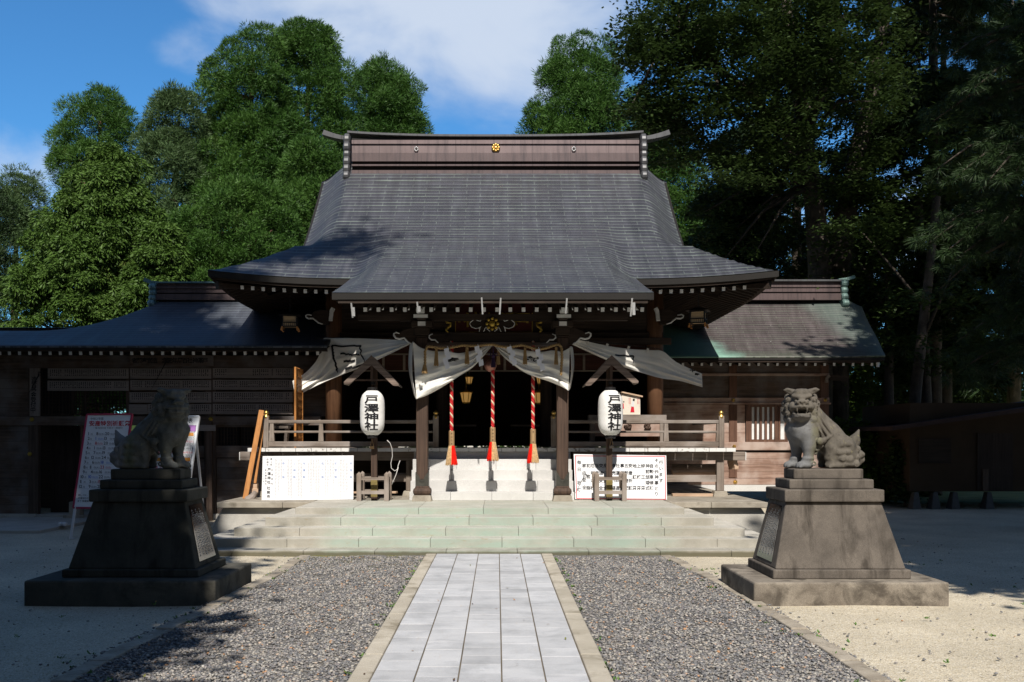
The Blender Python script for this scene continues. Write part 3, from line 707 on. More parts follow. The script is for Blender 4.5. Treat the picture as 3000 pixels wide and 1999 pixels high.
def put_side(p, rz=0.0):
    global side_first, side2_first
    if p[1] < 21.0: r = SIDE2 if side2_first else copy_tree(SIDE2, parent=hall); side2_first = False
    else: r = SIDE if side_first else copy_tree(SIDE, parent=hall); side_first = False
    r.location = off(p, hall); r.rotation_euler.z = rz
def put_rafter(p, rz=0.0):
    global first
    r = RP if first else copy_tree(RP, parent=hall)
    first = False; r.location = off(p, hall); r.rotation_euler.z = rz
for i in range(22): put_rafter((FX(1070 + i * 38.65, 17.35), 17.35, FZ(907.5, 17.35)))
for i in range(22):
    if not 5 < i < 16: put_rafter((FX(1070 + i * 38.65, 17.35), 17.9, FZ(907.5, 17.35) + 0.10))
for s in (-1, 1):
    for i in range(11):
        x = HK + .1 + i * 0.205
        put_rafter((BX + s * x, 19.42, 4.605 + lift(x, YE) * .9))
    for i in range(7): put_rafter((BX + s * (HK + .0 + i * 0.205), 20.05, 4.72))
    for i in range(40): put_side((BX + s * (HE - .22), 19.75 + i * 0.205, 4.605 + lift(HE, 19.75 + i * .205) * .9), R(90) * s)
b = MB()
for s in (-1, 1):
    b.bar((BX + s * (HE - .14), YE + .14, 4.60 + .13), (BX + s * (HE - 2.2), YE + 2.2, 5.12), 0.12, 0.15)
b.build('hip_rafter', M['dark_wood_y'], hall)
# gutter brackets hanging in front of the porch eave
for i, (px, y0, y1) in enumerate(((1029, 888, 930), (1222, 885, 917), (1411, 872, 920), (1467, 873, 920), (1661, 874, 918), (1852, 874, 926))):
    b = MB(); d = YK - .02
    b.bar((FX(px, d), d, FZ(y0, d)), (FX(px + (3 if i < 3 else -3), d), d + .06, FZ(y1, d)), .026, .016, (0,1,0))
    if i in (0, 1, 5): b.bar((FX(px + 5, d), d + .03, FZ(y0 + 12, d)), (FX(px + 6, d), d + .05, FZ(y1 - 4, d)), .05, .03, (0,1,0))
    b.build('gutter_bracket', M['silver'], hall)

# box ridge
YF = 23.42
def rz(zy): return FZ(300 + zy / 2.353, YF)
XL, XR = FX(1031, YF), FX(1872, YF)
sag = lambda x: 0.10 * (abs(x - BX) / 3.6) ** 3
def ridge_layer(name, zt, zb, prot, mat, ext=0.0):
    m = MB(); n = 24
    for i in range(n):
        a, c = lerp(XL - ext, XR + ext, i / n), lerp(XL - ext, XR + ext, (i + 1) / n)
        sa, sc = sag(a) if name == 'ridge_cap' else 0, sag(c) if name == 'ridge_cap' else 0
        m.hexa([(a, YF - prot, zb+sa), (c, YF - prot, zb+sc), (c, 2*YR - YF + prot, zb+sc), (a, 2*YR - YF + prot, zb+sa)],
               [(a, YF - prot, zt+sa), (c, YF - prot, zt+sc), (c, 2*YR - YF + prot, zt+sc), (a, 2*YR - YF + prot, zt+sa)])
    return m.build(name, mat, hall)
ridge_layer('ridge_cap', rz(226), rz(240), 0.06, M['oni'], 0.1)
ridge_layer('ridge_band', rz(240), rz(263), -0.03, M['dark_copper'])
ridge_layer('ridge_band', rz(263), rz(289), 0.035, M['ridge'])
ridge_layer('ridge_band', rz(289), rz(351), 0.0, M['ridge'])
ridge_layer('ridge_band', rz(351), rz(409), 0.03, M['ridge_dark'])
ridge_layer('ridge_band', rz(409), rz(432), -0.05, M['dark_copper'])
ridge_layer('ridge_band', rz(432), rz(443), 0.06, M['ridge_dark'])
ridge_layer('ridge_band', rz(443), rz(474), -0.04, M['dark_copper'])
ridge_layer('ridge_band', rz(474), rz(500), 0.08, M['ridge_dark'])
for s, px in ((-1, 1017.5), (1, 1884.5)):
    x = FX(px, YF); m = MB(); w = 0.082
    for (zy, rr, py) in ((262, .16, -.02), (318, .15, .05), (365, .15, .02), (420, .155, .06), (470, .15, .08), (520, .13, .14)):
        m.lathe([(rr * .55, -w), (rr, -w + .03), (rr, w - .03), (rr * .55, w)], (x, YF - py, rz(zy)), 16, 'x')
    m.box(x - w * .9, x + w * .9, YF - .05, 2*YR - YF + .05, rz(500), rz(232))
    m.build('ridge_end_ornament', M['oni'], hall, bevel=0.012)
    m = MB(); n = 10
    q0 = 740 if s < 0 else 1541
    P = [(lerp(x / (YF) * FPX + CX, q0 * K, t), lerp(402, 386 - 4, t ** 1.5)) for t in [i / n for i in range(n + 1)]]
    pts = [Vector((FX(p[0], YF), YR - .05, FZ(p[1], YF))) for p in P]
    for i in range(n): m.bar(pts[i], pts[i+1], lerp(.34, .2, i / n), lerp(.085, .12, i / n))
    m.build('ridge_horn', M['oni'], hall)
def crest(parent, c, R0, rb, rr, mat, name='crest', disc=True):
    m = MB(); cx, cy, cz = c
    if disc: m.lathe([(R0 + rb * .9, 0.0), (R0 + rb * .9, -.02)], (cx, cy, cz), 24, 'y')
    m.sphere((cx, cy - .015, cz), (rr, rr * .5, rr), 14, 8)
    for k in range(8):
        a = k * math.pi / 4
        m.sphere((cx + R0 * math.cos(a), cy - .02, cz + R0 * math.sin(a)), (rb, rb * .6, rb), 10, 6)
    return m.build(name, mat, parent, smooth=True)
crest(hall, (FX(1452.5, YF), YF - .02, rz(316)), 0.072, 0.030, 0.046, M['gold'])
for px in (1220, 1681):
    m = MB(); x = FX(px, YF); z = rz(325)
    m.tube([(x + .04 * math.cos(a), YF - .03, z + .04 * math.sin(a)) for a in [i * math.pi / 8 for i in range(17)]], 0.012, 6)
    m.sphere((x, YF - .04, z + .04), .022, 8, 6); m.build('ridge_ring', M['silver'], hall, smooth=True)

# ------------------------------------------------------------------ columns, walls, veranda
ZFL = 1.563
PX = (FX(1237.5, 18.5), FX(1647.3, 18.5)); PD = 18.5
for i, x in enumerate(PX):
    w = 0.108
    m = MB(); m.box(x - w, x + w, PD - w, PD + w, 0.98, 3.62); m.build('porch_pillar', M['pillar_wood'], hall, bevel=0.02)
    m = MB()
    m.hexa([(x-.185, PD-.185, .585), (x+.185, PD-.185, .585), (x+.185, PD+.185, .585), (x-.185, PD+.185, .585)], [(x-.16, PD-.16, .70), (x+.16, PD-.16, .70), (x+.16, PD+.16, .70), (x-.16, PD+.16, .70)])
    m.build('pillar_plinth', M['lip'], hall, bevel=0.01)
    m = MB()
    prof = [(.135, .702), (.158, .735), (.165, .775), (.155, .815), (.128, .84), (.122, .87)]
    for (r0, z0), (r1, z1) in zip(prof[:-1], prof[1:]):
        m.hexa([(x-r0, PD-r0, z0), (x+r0, PD-r0, z0), (x+r0, PD+r0, z0), (x-r0, PD+r0, z0)], [(x-r1, PD-r1, z1), (x+r1, PD-r1, z1), (x+r1, PD+r1, z1), (x-r1, PD+r1, z1)])
    m.build('pillar_foot', M['pillar_wood'], hall, smooth=False, bevel=0.006)
    m = MB(); ws = w + .012; zt = 1.12
    poly = [(-ws, .872), (ws, .872), (ws, zt), (ws * .92, zt + .01), (ws * .45, zt - .07), (ws * .25, zt - .13), (-ws * .25, zt - .13), (-ws * .45, zt - .07), (-ws * .92, zt + .01), (-ws, zt)]
    m.prism(poly, lambda a, z, t: (x + a, PD + t, z), -ws - .004, ws + .004)
    m.prism([(-.05, .98), (-.035, 1.0), (-.012, .97), (.0, .985), (.012, .97), (.035, 1.0), (.05, .98), (.03, .95), (.006, .955), (.008, .93), (-.008, .93), (-.006, .955), (-.03, .95)], lambda a, z, t: (x + a, PD + t, z), -ws - .016, -ws)
    m.build('pillar_shoe', M['pillar_shoe'] if 'pillar_shoe' in M else M.setdefault('pillar_shoe', flat('bronze_pillar_shoe', (0.075, 0.072, 0.060), 0.45, 0.5, 0.5, 0.25)), hall)
    m = MB(); m.box(x - .11, x + .11, PD - .11, PD + .11, 3.622, 3.66)
    m.box(x - .19, x + .19, PD - .19, PD + .19, 3.80, 3.92); m.box(x - .14, x + .14, PD - .14, PD + .14, 3.66, 3.80); m.box(x - .42, x + .42, PD - .08, PD + .08, 3.925, 4.02); m.box(x - .08, x + .08, PD - .42, PD + .42, 3.925, 4.02)
    m.build('bracket_block', M['dark_wood'], hall, bevel=0.015)
    m = MB(); m.box(x - .07, x + .07, PD - .205, PD - .195, 3.82, 3.90); m.box(x - .13, x + .13, PD - .44, PD - .43, 3.94, 4.00); m.box(x - .075, x + .075, PD - .46, PD - .45, 4.02, 4.13); m.box(x - .065, x + .065, PD - .449, PD - .38, 4.02, 4.12)
    m.build('bracket_end', M['white_paint'], hall)
zb0, zb1 = FZ(1003, 18.4), FZ(973, 18.4)
m = MB(); m.box(PX[0] - .1, PX[1] + .1, PD - .085, PD + .085, zb0, zb1); m.build('porch_beam', M['dark_wood'], hall, bevel=0.012)
m = MB(); m.box(PX[0] + .1, PX[1] - .1, PD - .12, PD + .1, FZ(1013, 18.4), zb0 - .003); m.build('beam_board', M['left_wood'], hall)
m = MB(); m.box(BX - 2.5, BX + 2.5, PD - .09, PD + .09, FZ(938, 18.4), FZ(920, 18.4)); m.build('eave_purlin', M['dark_wood'], hall)
def nosing(poly, edge, d, t, mirror_px=None, wr=0.016, ox=800, oy=880, s=3.336):
    f = lambda p: ((ox + p[0] / s) if mirror_px is None else 2 * mirror_px - (ox + p[0] / s), oy + p[1] / s)
    m = MB(); pl = [f(p) for p in poly]
    m.prism(pl, lambda a, c, k: (FX(a, d), d + k, FZ(c, d)), -t / 2, t / 2); m.build('carved_nosing', M['dark_wood'], hall)
    m = MB(); m.tube([(FX(f(p)[0], d), d - t / 2 - .004, FZ(f(p)[1], d)) for p in edge], [wr * (.5 + .8 * math.sin(math.pi * (i + .6) / (len(edge) + .6))) for i in range(len(edge))], 6)
    m.build('nosing_rim', M['white_paint'], hall, smooth=True)
porch_poly = [(1460, 440), (1400, 434), (1355, 425), (1310, 398), (1285, 375), (1240, 382), (1205, 372), (1185, 345), (1195, 325), (1235, 328), (1275, 300), (1320, 285), (1375, 272), (1460, 285)]
porch_edge = [(1240, 330), (1205, 318), (1185, 330), (1187, 352), (1205, 374), (1240, 383), (1285, 373), (1303, 392), (1325, 415), (1358, 428)]
nosing(porch_poly, porch_edge, 18.5, .15); nosing(porch_poly, porch_edge, 18.5, .15, 1442.5)
hp = [(545, 240), (490, 240), (468, 236), (425, 208), (395, 184), (350, 184), (325, 165), (335, 148), (375, 150), (410, 115), (460, 100), (545, 105)]
he = [(385, 150), (345, 145), (326, 155), (332, 172), (355, 184), (395, 180), (425, 203), (448, 225), (492, 238)]
nosing(hp, he, 21.0, .16); nosing(hp, he, 21.0, .16, 1449)
sp = [(1300, 160), (1285, 185), (1250, 180), (1230, 165), (1213, 148), (1225, 142), (1300, 142)]; se = [(1214, 146), (1228, 158), (1248, 163), (1262, 178), (1286, 186)]
nosing(sp, se, 18.5, .08, None, .013); nosing(sp, se, 18.5, .08, 1442.5, .013)
sp2 = [(1640, 188), (1660, 170), (1690, 165), (1722, 145), (1640, 140)]; se2 = [(1648, 186), (1668, 170), (1690, 165), (1712, 150), (1724, 142)]
nosing(sp2, se2, 18.5, .08, None, .013); nosing(sp2, se2, 18.5, .08, 1442.5, .013)
bp = [(1524, 352), (1524, 375), (1560, 388), (1585, 392), (1615, 418), (1680, 418), (1680, 330), (1560, 335)]; bpe = [(1560, 330), (1528, 345), (1526, 368), (1548, 388), (1585, 388), (1600, 405), (1616, 418)]
nosing(bp, bpe, 18.40, .04, None, .012); nosing(bp, bpe, 18.40, .04, 1442.5, .012)
# frog-leg strut with gilt crest, gilt scrolls and the name board behind it
def o4(zx, zy, d): return Vector((FX(1150 + zx / 3.62, d), d, FZ(850 + zy / 3.62, d)))
left = [(940, 262), (915, 275), (925, 290), (938, 312), (930, 332), (905, 325), (880, 312), (855, 318), (825, 345), (818, 362), (838, 392), (880, 408), (915, 402), (940, 385), (925, 405), (918, 442)]
for mir in (0, 1):
    m = MB(); mx = lambda p: (p[0] if not mir else 2116 - p[0], p[1])
    m.tube([o4(*mx(p), 18.42) for p in left], .008, 6)
    m.tube([o4(*mx(p), 18.42) for p in [(1058, 275), (1040, 262), (1000, 270), (985, 300)]], .007, 6)
    m.tube([o4(*mx(p), 18.42) for p in [(965, 442), (985, 400), (990, 390), (1010, 420), (1035, 440)]], .007, 6)
    m.build('strut_rim', M['white_paint'], hall, smooth=True)
m = MB(); out = [(918, 448), (940, 385), (880, 408), (838, 392), (818, 362), (855, 318), (905, 325), (938, 312), (915, 275), (985, 262), (1058, 255)]
m.prism([tuple(p) for p in out] + [(2116 - p[0], p[1]) for p in out[-2::-1]], lambda a, c, t: tuple(o4(a, c, 18.46) + Vector((0, t, 0))), -.02, .05)
m.build('carved_strut', M['dark_wood'], hall)
c0 = o4(1058, 358, 18.40); crest(hall, c0, 0.098, 0.032, 0.06, M['dull_gold'], disc=False)
for mir in (0, 1):
    m = MB(); pts = [(600, 265), (570, 275), (562, 310), (580, 345), (600, 350), (622, 345), (610, 385), (580, 400), (572, 430), (590, 448)]
    m.tube([o4(p[0] if not mir else 2150 - p[0], p[1], 18.75) for p in pts], [.012, .03, .022, .03, .02, .022, .026, .03, .024, .012], 6); m.build('gilt_scroll', M['dull_gold'], hall, smooth=True)
nb = MB(); dB = 18.95; a, c = o4(660, 240, dB), o4(1490, 455, dB); nb.box(a.x, c.x, dB, dB + .05, c.z, a.z + .5)
board = nb.build('name_board', M['red_lacquer'], hall)
m = MB(); dG = dB - .006
for (p, q) in (((668, 240), (668, 452)), ((1482, 240), (1482, 452)), ((668, 449), (1482, 449))):
    m.bar(o4(*p, dG), o4(*q, dG), .014, .012, (0,1,0))
f = lambda x, y: (x, dG - .002, y)
for ch, zx in (('戸', 1365), ('澤', 1235), ('神', 985), ('社', 845)):
    q = o4(zx, 318, dG); put(m, f, ch, q.x, q.z, .30, 0.02, 1.15)
for ch, zy in (('遠', 285), ('済', 310), ('書', 335)):
    q = o4(708, zy, dG); put(m, f, ch, q.x, q.z, .055, 0.01)
q = m.build('gilt_lettering', M['dull_gold'], None); q.parent = board; q.location = -world_loc(hall)

# hall body
def col_mesh(x, y, r, z0, z1, name, mat):
    m = MB(); m.lathe([(r, z0), (r, z1)], (x, y, 0), 24); return m.build(name, mat, hall, smooth=False)
YC = 21.2
for px in (978, 1919):
    x = FX(px, YC); m = MB(); m.lathe([(.172, ZFL + .002), (.172, 4.9)], (x, YC, 0), 28); o = m.build('round_column', M['brown_wood_z'], hall)
    for p in o.data.polygons: p.use_smooth = abs(p.normal.z) < .5
    s = -1 if px < 1400 else 1
    m = MB(); m.bar((x + s * .02, YC - .30, FZ(900 + 45, YC)), (x + s * .0, YC - .24, FZ(912, YC)), .075, .05, (0,1,0)); m.bar((x + s * .02, YC - .26, FZ(912, YC)), (x - s * .04, YC - .26, FZ(916, YC)), .12, .10)
    m.build('beam_tip', M['white_paint'], hall)
for px in (1295, 1600):
    x = FX(px, 21.6); m = MB(); m.lathe([(.13, ZFL + .002), (.13, 4.9)], (x, 21.6, 0), 20); m.build('inner_column', M['dark_wood_z'], hall)
m = MB()
m.box(BX - 3.6, BX + 3.6, YC - .1, YC + .1, 3.76, 4.0); m.box(BX - 3.6, BX + 3.6, YC + .0, YC + .12, 4.3, 4.5)
m.box(BX - 3.75, BX + 3.75, YC - .20, YC - .105, FZ(1012, YC), FZ(992, YC)); m.build('lintel_beam', M['dark_wood'], hall, bevel=0.01)
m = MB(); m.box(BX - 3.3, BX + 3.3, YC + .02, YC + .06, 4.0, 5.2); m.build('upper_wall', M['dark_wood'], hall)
m = MB(); zt0, zt1 = FZ(1086, YC), FZ(1036, YC); m.box(BX - 3.25, BX + 3.25, YC + .03, YC + .05, zt0, 3.78); m.build('transom_panel', M['red_panel'] if 'red_panel' in M else M.setdefault('red_panel', wood('transom_wood', (0.03, 0.011, 0.007), (0.085, 0.03, 0.018), 'x')), hall)
m = MB(); m.box(BX - 3.25, BX + 3.25, YC - .01, YC + .028, zt1 - .03, zt1); m.box(BX - 3.25, BX + 3.25, YC - .01, YC + .028, zt0 - .02, zt0 + .005)
for px in (1123, 1184, 1312, 1411, 1479, 1590, 1711, 1780): m.box(FX(px, YC) - .025, FX(px, YC) + .025, YC - .008, YC + .027, zt0 + .006, zt1 - .031)
m.build('transom_frame', M['pale_frame'] if 'pale_frame' in M else M.setdefault('pale_frame', wood('pale_transom_frame', (0.16, 0.12, 0.09), (0.30, 0.25, 0.19), 'x')), hall)
m = MB()
for s in (-1, 1):
    x = BX + s * 3.42; m.box(x - .04, x + .04, YC + .1, 26.2, ZFL, 5.3)
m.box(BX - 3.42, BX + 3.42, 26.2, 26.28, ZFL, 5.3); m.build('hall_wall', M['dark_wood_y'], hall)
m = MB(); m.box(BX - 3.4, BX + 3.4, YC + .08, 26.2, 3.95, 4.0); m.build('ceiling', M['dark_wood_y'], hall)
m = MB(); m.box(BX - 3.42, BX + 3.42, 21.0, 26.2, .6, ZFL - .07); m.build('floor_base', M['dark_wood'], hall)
# inner furniture glimpsed in the dark: altar table and a screen frame
# veranda floor of boards with white-painted ends
m = MB(); me_ = MB(); x = -4.95; k = 0
while x < 4.74:
    w = rnd.uniform(.27, .36); x1 = min(x + w, 4.74); dy = rnd.uniform(0, .012)
    m.box(x + .004, x1 - .004, 19.76 + dy, 21.0 if abs(x - BX) < 3.5 else 23.5, ZFL - .075, ZFL + rnd.uniform(-.003, .003))
    me_.box(x + .004, x1 - .004, 19.745 + dy, 19.757 + dy, ZFL - .074, ZFL - .002); x = x1; k += 1
m.build('veranda_floor', M['grey_wood_y'], hall); me_.build('board_end', M['chipped_white'], hall)
m = MB()
for x0, x1 in ((-5.15, -1.65), (1.52, 4.98)): m.box(x0, x1, 19.95, 20.1, 1.31, ZFL - .08)
m.build('veranda_beam', M['grey_wood'], hall, bevel=0.01)
m = MB()
for x0 in (-5.165, 4.98): m.box(x0, x0 + .014, 19.952, 20.098, 1.315, ZFL - .085)
m.build('beam_end', M['chipped_white'], hall)
VP = (-4.72, -3.2, -1.75, 1.7, 3.02, 4.48)
for x in VP:
    m = MB(); m.box(x - .075, x + .075, 19.96, 20.09, .70, 1.308); m.build('veranda_post', M['grey_wood_z'], hall, bevel=0.008)
    m = MB(); m.hexa([(x-.15, 19.9, .58), (x+.15, 19.9, .58), (x+.15, 20.2, .58), (x-.15, 20.2, .58)], [(x-.12, 19.92, .698), (x+.12, 19.92, .698), (x+.12, 20.18, .698), (x-.12, 20.18, .698)]); m.build('post_stone', M['lip'], hall, bevel=0.01)
m = MB()
m.box(3.02, 4.48, 20.0, 20.06, FZ(1412, 20), FZ(1392, 20)); m.build('tie_beam', M['grey_wood'], hall); m = MB(); m.box(-4.72, -1.75, 20.0, 20.06, FZ(1412, 20), FZ(1392, 20)); m.build('tie_beam', M['grey_wood'], hall)
# railings
for s, xe, xi in ((-1, -4.60, -1.22), (1, 4.47, 1.13)):
    d = 19.86
    for nm, zt, zb, w in (('top_rail', 2.118, 2.05, .075), ('middle_rail', 1.905, 1.86, .05), ('bottom_rail', 1.69, 1.585, .08)):
        m = MB(); a, c = min(xe, xi), max(xe, xi)
        m.box(a - (0.0 if nm != 'top_rail' else 0), c, d - w / 2, d + w / 2, zb, zt); m.build(nm, M['grey_wood'], hall, bevel=0.012)
        m = MB(); m.box(xe - w / 2, xe + w / 2, d + .06, 21.0 + (1.6 if s > 0 else 0), zb, zt); m.build(nm, M['grey_wood_y'], hall, bevel=0.012)
    for x in (xe, xi):
        m = MB(); m.box(x - .055, x + .055, d - .055, d + .055, ZFL + .003, FZ(1219, d)); m.build('rail_post', M['grey_wood_z'], hall, bevel=0.012)
        z = FZ(1219, d); m = MB(); m.lathe([(.058, z - .05), (.06, z - .04), (.06, z + .005), (.05, z + .012), (.03, z + .02), (.045, z + .045), (.05, z + .065), (.035, z + .09), (.012, z + .11), (.002, z + .12)], (x, d, 0), 16)
        m.build('post_finial', M['gold'], hall, smooth=True)
    for x in ([FX(941, d), FX(789 + 8, d)] if s < 0 else [FX(1951, d), FX(2105, d)]):
        m = MB(); m.hexa([(x-.052, d-.04, 1.692), (x+.052, d-.04, 1.692), (x+.052, d+.04, 1.692), (x-.052, d+.04, 1.692)], [(x-.036, d-.036, 2.048), (x+.036, d-.036, 2.048), (x+.036, d+.036, 2.048), (x-.036, d+.036, 2.048)])
        m.build('rail_strut', M['grey_wood_z'], hall)
# porch steps of pale granite
M['granite'] = stone('pale_granite', (0.50, 0.49, 0.47), (0.60, 0.59, 0.57), None, 0.5, 1.2, 0.3, 0.2)
es = thing('entrance_steps', 'steep pale granite steps between the two porch pillars up to the hall floor', 'steps', (BX, 18.6, .59))
zz = [.59, .744, .943, 1.14, 1.344, 1.484]; yy = [18.62, 18.92, 19.22, 19.52, 19.82]
for i in range(5):
    xl, xr = FX(lerp(1199, 1212, i / 4), yy[i]), FX(lerp(1683, 1672, i / 4), yy[i]); m = MB(); n = 4; o_ = (0, .12, 0, .1, .05)[i]
    cuts = [xl] + [lerp(xl, xr, (k + o_) / n) for k in range(1, n)] + [xr]
    for k in range(n): m.box(cuts[k] + .002, cuts[k+1] - .002, yy[i] + rnd.uniform(0, .003), 19.95 if i == 4 else yy[i] + .36, zz[i] - (.05 if i else 0), zz[i+1])
    m.build('step', M['granite'], es, bevel=0.006)
for k, (px, lab) in enumerate(((1353, 'dim low offering table inside the dark hall, by the pillar with the cable'), (1538, 'dim low offering table inside the dark hall behind the bell rope by the red-bordered board'))):
    d = 22.2; x = FX(px, d); t = thing('offering_table', lab, 'table', (x, d, ZFL), 'tables inside the hall'); m = MB(); m.box(x - .32, x + .32, d - .2, d + .2, 2.02, 2.06); m.build('table_top', M['grey_wood'], t)
    for s in (-1, 1): m = MB(); m.box(x + s * .28 - .02, x + s * .28 + .02, d - .16, d + .16, ZFL - .06, 2.018); m.build('leg', M['dark_wood_z'], t)
# lamps glowing faintly inside the hall
M['lamp_glass'] = None
n_ = NT('warm_lamp_glass', 0.4); n_.b.inputs['Emission Color'].default_value = (1.0, 0.55, 0.16, 1); n_.b.inputs['Emission Strength'].default_value = 0.22; M['lamp_glass'] = n_.out((0.6, 0.38, 0.12))
for k, (dx, dy, s, lab) in enumerate(((1078, 874, .8, 'small brass lamp glowing inside the hall, upper left of the middle bell rope'), (1071, 913, 1.25, 'larger brass lamp with bright flame low left inside the dark hall'),
                                      (1241, 874, .8, 'small brass lamp glowing beside the right bell rope, upper one'), (1238, 914, 1.25, 'larger brass lamp half hidden behind the right bell rope'))):
    d = 22.6; c = W(dx, dy, d); t = thing('hanging_lamp', lab, 'lamp', c, 'lamps inside the hall')
    m = MB()
    for q in range(6):
        a0, a1 = q * math.pi / 3, (q + 1) * math.pi / 3
        p = lambda r, a, z: (c.x + r * s * math.cos(a), c.y + r * s * math.sin(a), c.z + z * s)
        m.add([p(.065, a0, -.09), p(.065, a1, -.09), p(.105, a1, .08), p(.105, a0, .08)], [(0,1,2,3)])
    m.build('glass', M['lamp_glass'], t)
    m = MB(); m.lathe([(.125*s, .085*s), (.13*s, .095*s), (.03*s, .14*s), (.012*s, .16*s)], c, 6); m.lathe([(.07*s, -.12*s), (.07*s, -.092*s)], c, 6)
    for q in range(6):
        a = q * math.pi / 3; m.bar((c.x + .068*s*math.cos(a), c.y + .068*s*math.sin(a), c.z - .09*s), (c.x + .108*s*math.cos(a), c.y + .108*s*math.sin(a), c.z + .085*s), .012, .012)
    m.tube([c + Vector((0,0,.16*s)), Vector((c.x, c.y, 3.95))], .006, 5); m.build('lamp_frame', M['dull_gold'], t)
# ------------------------------------------------------------------ left wing: long boarded corridor building
def z3(zx, zy): return zx / 2.34, 780 + zy / 2.34         # close-up pixel -> photo pixel
lw = thing('wing_building', 'long shaded wooden side wing with lattice windows and a dark blue grey copper roof', 'building', (-8, 21.6, 0))
LY, LE = 21.6, 20.45
LZE = FZ(1013.6, LE); LR = 23.4; LZR = FZ(873, LR)
XA, XB = FX(440, 22.8), FX(255, 22.8)
def lprof(y):
    t = (y - LE) / (LR - LE); return LZE + (LZR - LZE) * (0.72 * t + 0.28 * t * t)
LOW = FZ(973, 22.0)
def lcap(x):
    t = min(1.0, max(0.0, (XA + .15 - x) / (XA - XB + .9))); return lerp(LZR + .01, LOW, (1 - (1 - t) ** 2.3))
def ltop(x, y):
    yy = y if y <= LR else 2 * LR - y
    a, c = lprof(yy), lcap(x); h = 0.10
    k = max(h - abs(a - c), 0) / h; return min(a, c) - k * k * h * 0.25
m = MB(); L0, L1 = -18.0, -3.5
m.grid(lambda u, v: (lerp(L0, L1, u), lerp(LE, 2 * LR - LE, v), ltop(lerp(L0, L1, u), lerp(LE, 2 * LR - LE, v))), 130, 60, lambda u, v: (lerp(L0, L1, u), lerp(0, 6.6, v)))
o = m.build('roof', M['roof_left'], lw, smooth=True, fix=False); s_ = o.modifiers.new('solid', 'SOLIDIFY'); s_.thickness = .05; s_.offset = -1
m = MB(); m.box(L0, L1, LE + .012, LE + .10, LZE - .085, LZE - .04); m.build('eave_edge', M['dark_copper'], lw)
m = MB(); m.box(L0, L1, LE + .04, LE + .14, LZE - .105, LZE - .087); m.build('eave_board', M['dark_wood'], lw)
m = MB(); m.grid(lambda u, v: (lerp(L0, L1, u), lerp(LE + .14, LY + .1, v), LZE - .075 + .25 * (lerp(LE + .14, LY + .1, v) - LE)), 2, 2); m.build('soffit', M['dark_wood_y'], lw)
RP = rafter(lw, L=1.0, slope=.25, w=.058, h=.075); first = True
def wing_rafter(parent, p):
    global first
    r = RP if first else copy_tree(RP, parent=parent)
    first = False; r.location = off(p, parent)
d = LE + .18
for i in range(34):
    px = (64 + i * 69.6 + 0.028 * i * i) / 2.34
    if px < 940: wing_rafter(lw, (FX(px, d), d, FZ(1035, d)))
for i in range(1, 16): wing_rafter(lw, (FX(64 / 2.34, d) - i * .2, d, FZ(1035, d)))
# ridges
def wing_ridge(parent, x0, x1, zt, zb, y0, y1, mats, prefix='ridge'):
    h = zt - zb
    for (a, c, pr, mt) in ((0, .10, .07, mats[0]), (.10, .30, -.02, mats[1]), (.30, .42, .03, mats[1]), (.42, .68, 0, mats[1]), (.68, .78, -.04, mats[2]), (.78, 1.15, .06, mats[1])):
        q = MB(); q.box(x0, x1, y0 - pr, y1 + pr, zt - h * a - .001, zt - h * c); q.build(prefix + '_band', mt, parent)
yf = LR - .2
wing_ridge(lw, FX(458, yf), L1, FZ(826, yf), FZ(873, yf), yf, LR + .2, (M['oni_blue'], M['ridge_dark'], M['dark_copper']))
wing_ridge(lw, L0, FX(243, 22.3), FZ(962, 22.3), FZ(977, 22.3), 22.2, 22.6, (M['oni_blue'], M['ridge_dark'], M['dark_copper']), 'low_ridge')
def ridge_end(parent, x, y, z0, z1, w, mat, pxs=None):
    q = MB(); n = 4; h = (z1 - z0) / n
    for i in range(n):
        q.lathe([(h * .42, -w), (h * .62, -w * .6), (h * .62, w * .6), (h * .42, w)], (x, y - .03 - (.10 if i == 0 else .02 * (i % 2)), z0 + h * (i + .5)), 12, 'x')
    q.box(x - w * .9, x + w * .9, y - .02, y + .4, z0 + h * .5, z1); return q.build('ridge_end_ornament', mat, parent)
ridge_end(lw, FX(449, yf), yf, FZ(900, yf), FZ(834, yf), .075, M['oni_blue'])
m = MB()
P = [W(358, 650, yf), W(345, 648, yf), W(333, 643, yf), W(328, 641, yf)]
for a, c in zip(P[:-1], P[1:]): m.bar(a + Vector((0,.2,0)), c + Vector((0,.2,0)), .28, .09)
m.build('ridge_horn', M['oni_blue'], lw)

def wz(px): return FX(px, LY)
def zz3(py): return FZ(py, LY)
def panel(mb, zx0, zy0, zx1, zy1, y0, y1):
    a, c = z3(zx0, zy0), z3(zx1, zy1); mb.box(wz(a[0]), wz(c[0]), y0, y1, zz3(a[1]), zz3(c[1]))
def boards(mb, x0, x1, z0, z1, y, h, t=.03):
    z = z0
    while z < z1 - .02:
        zt = min(z + h * rnd.uniform(.9, 1.1), z1)
        if z1 - zt < .05: zt = z1
        mb.box(x0, x1, y + rnd.uniform(0, .006), y + t, z + .003, zt - .003); z = zt
BOT = -0.02
m = MB()
panel(m, -560, 612, 2200, 700, LY - .02, LY + .1); panel(m, -560, 1030, 2200, 1092, LY - .05, LY + .1)
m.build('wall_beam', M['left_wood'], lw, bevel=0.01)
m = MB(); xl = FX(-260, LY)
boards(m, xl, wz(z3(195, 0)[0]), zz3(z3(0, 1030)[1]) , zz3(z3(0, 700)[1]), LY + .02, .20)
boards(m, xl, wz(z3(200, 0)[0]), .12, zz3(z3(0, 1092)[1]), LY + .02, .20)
boards(m, wz(z3(752, 0)[0]), wz(z3(1400, 0)[0]), .12, zz3(z3(0, 1320)[1]), LY + .02, .20)
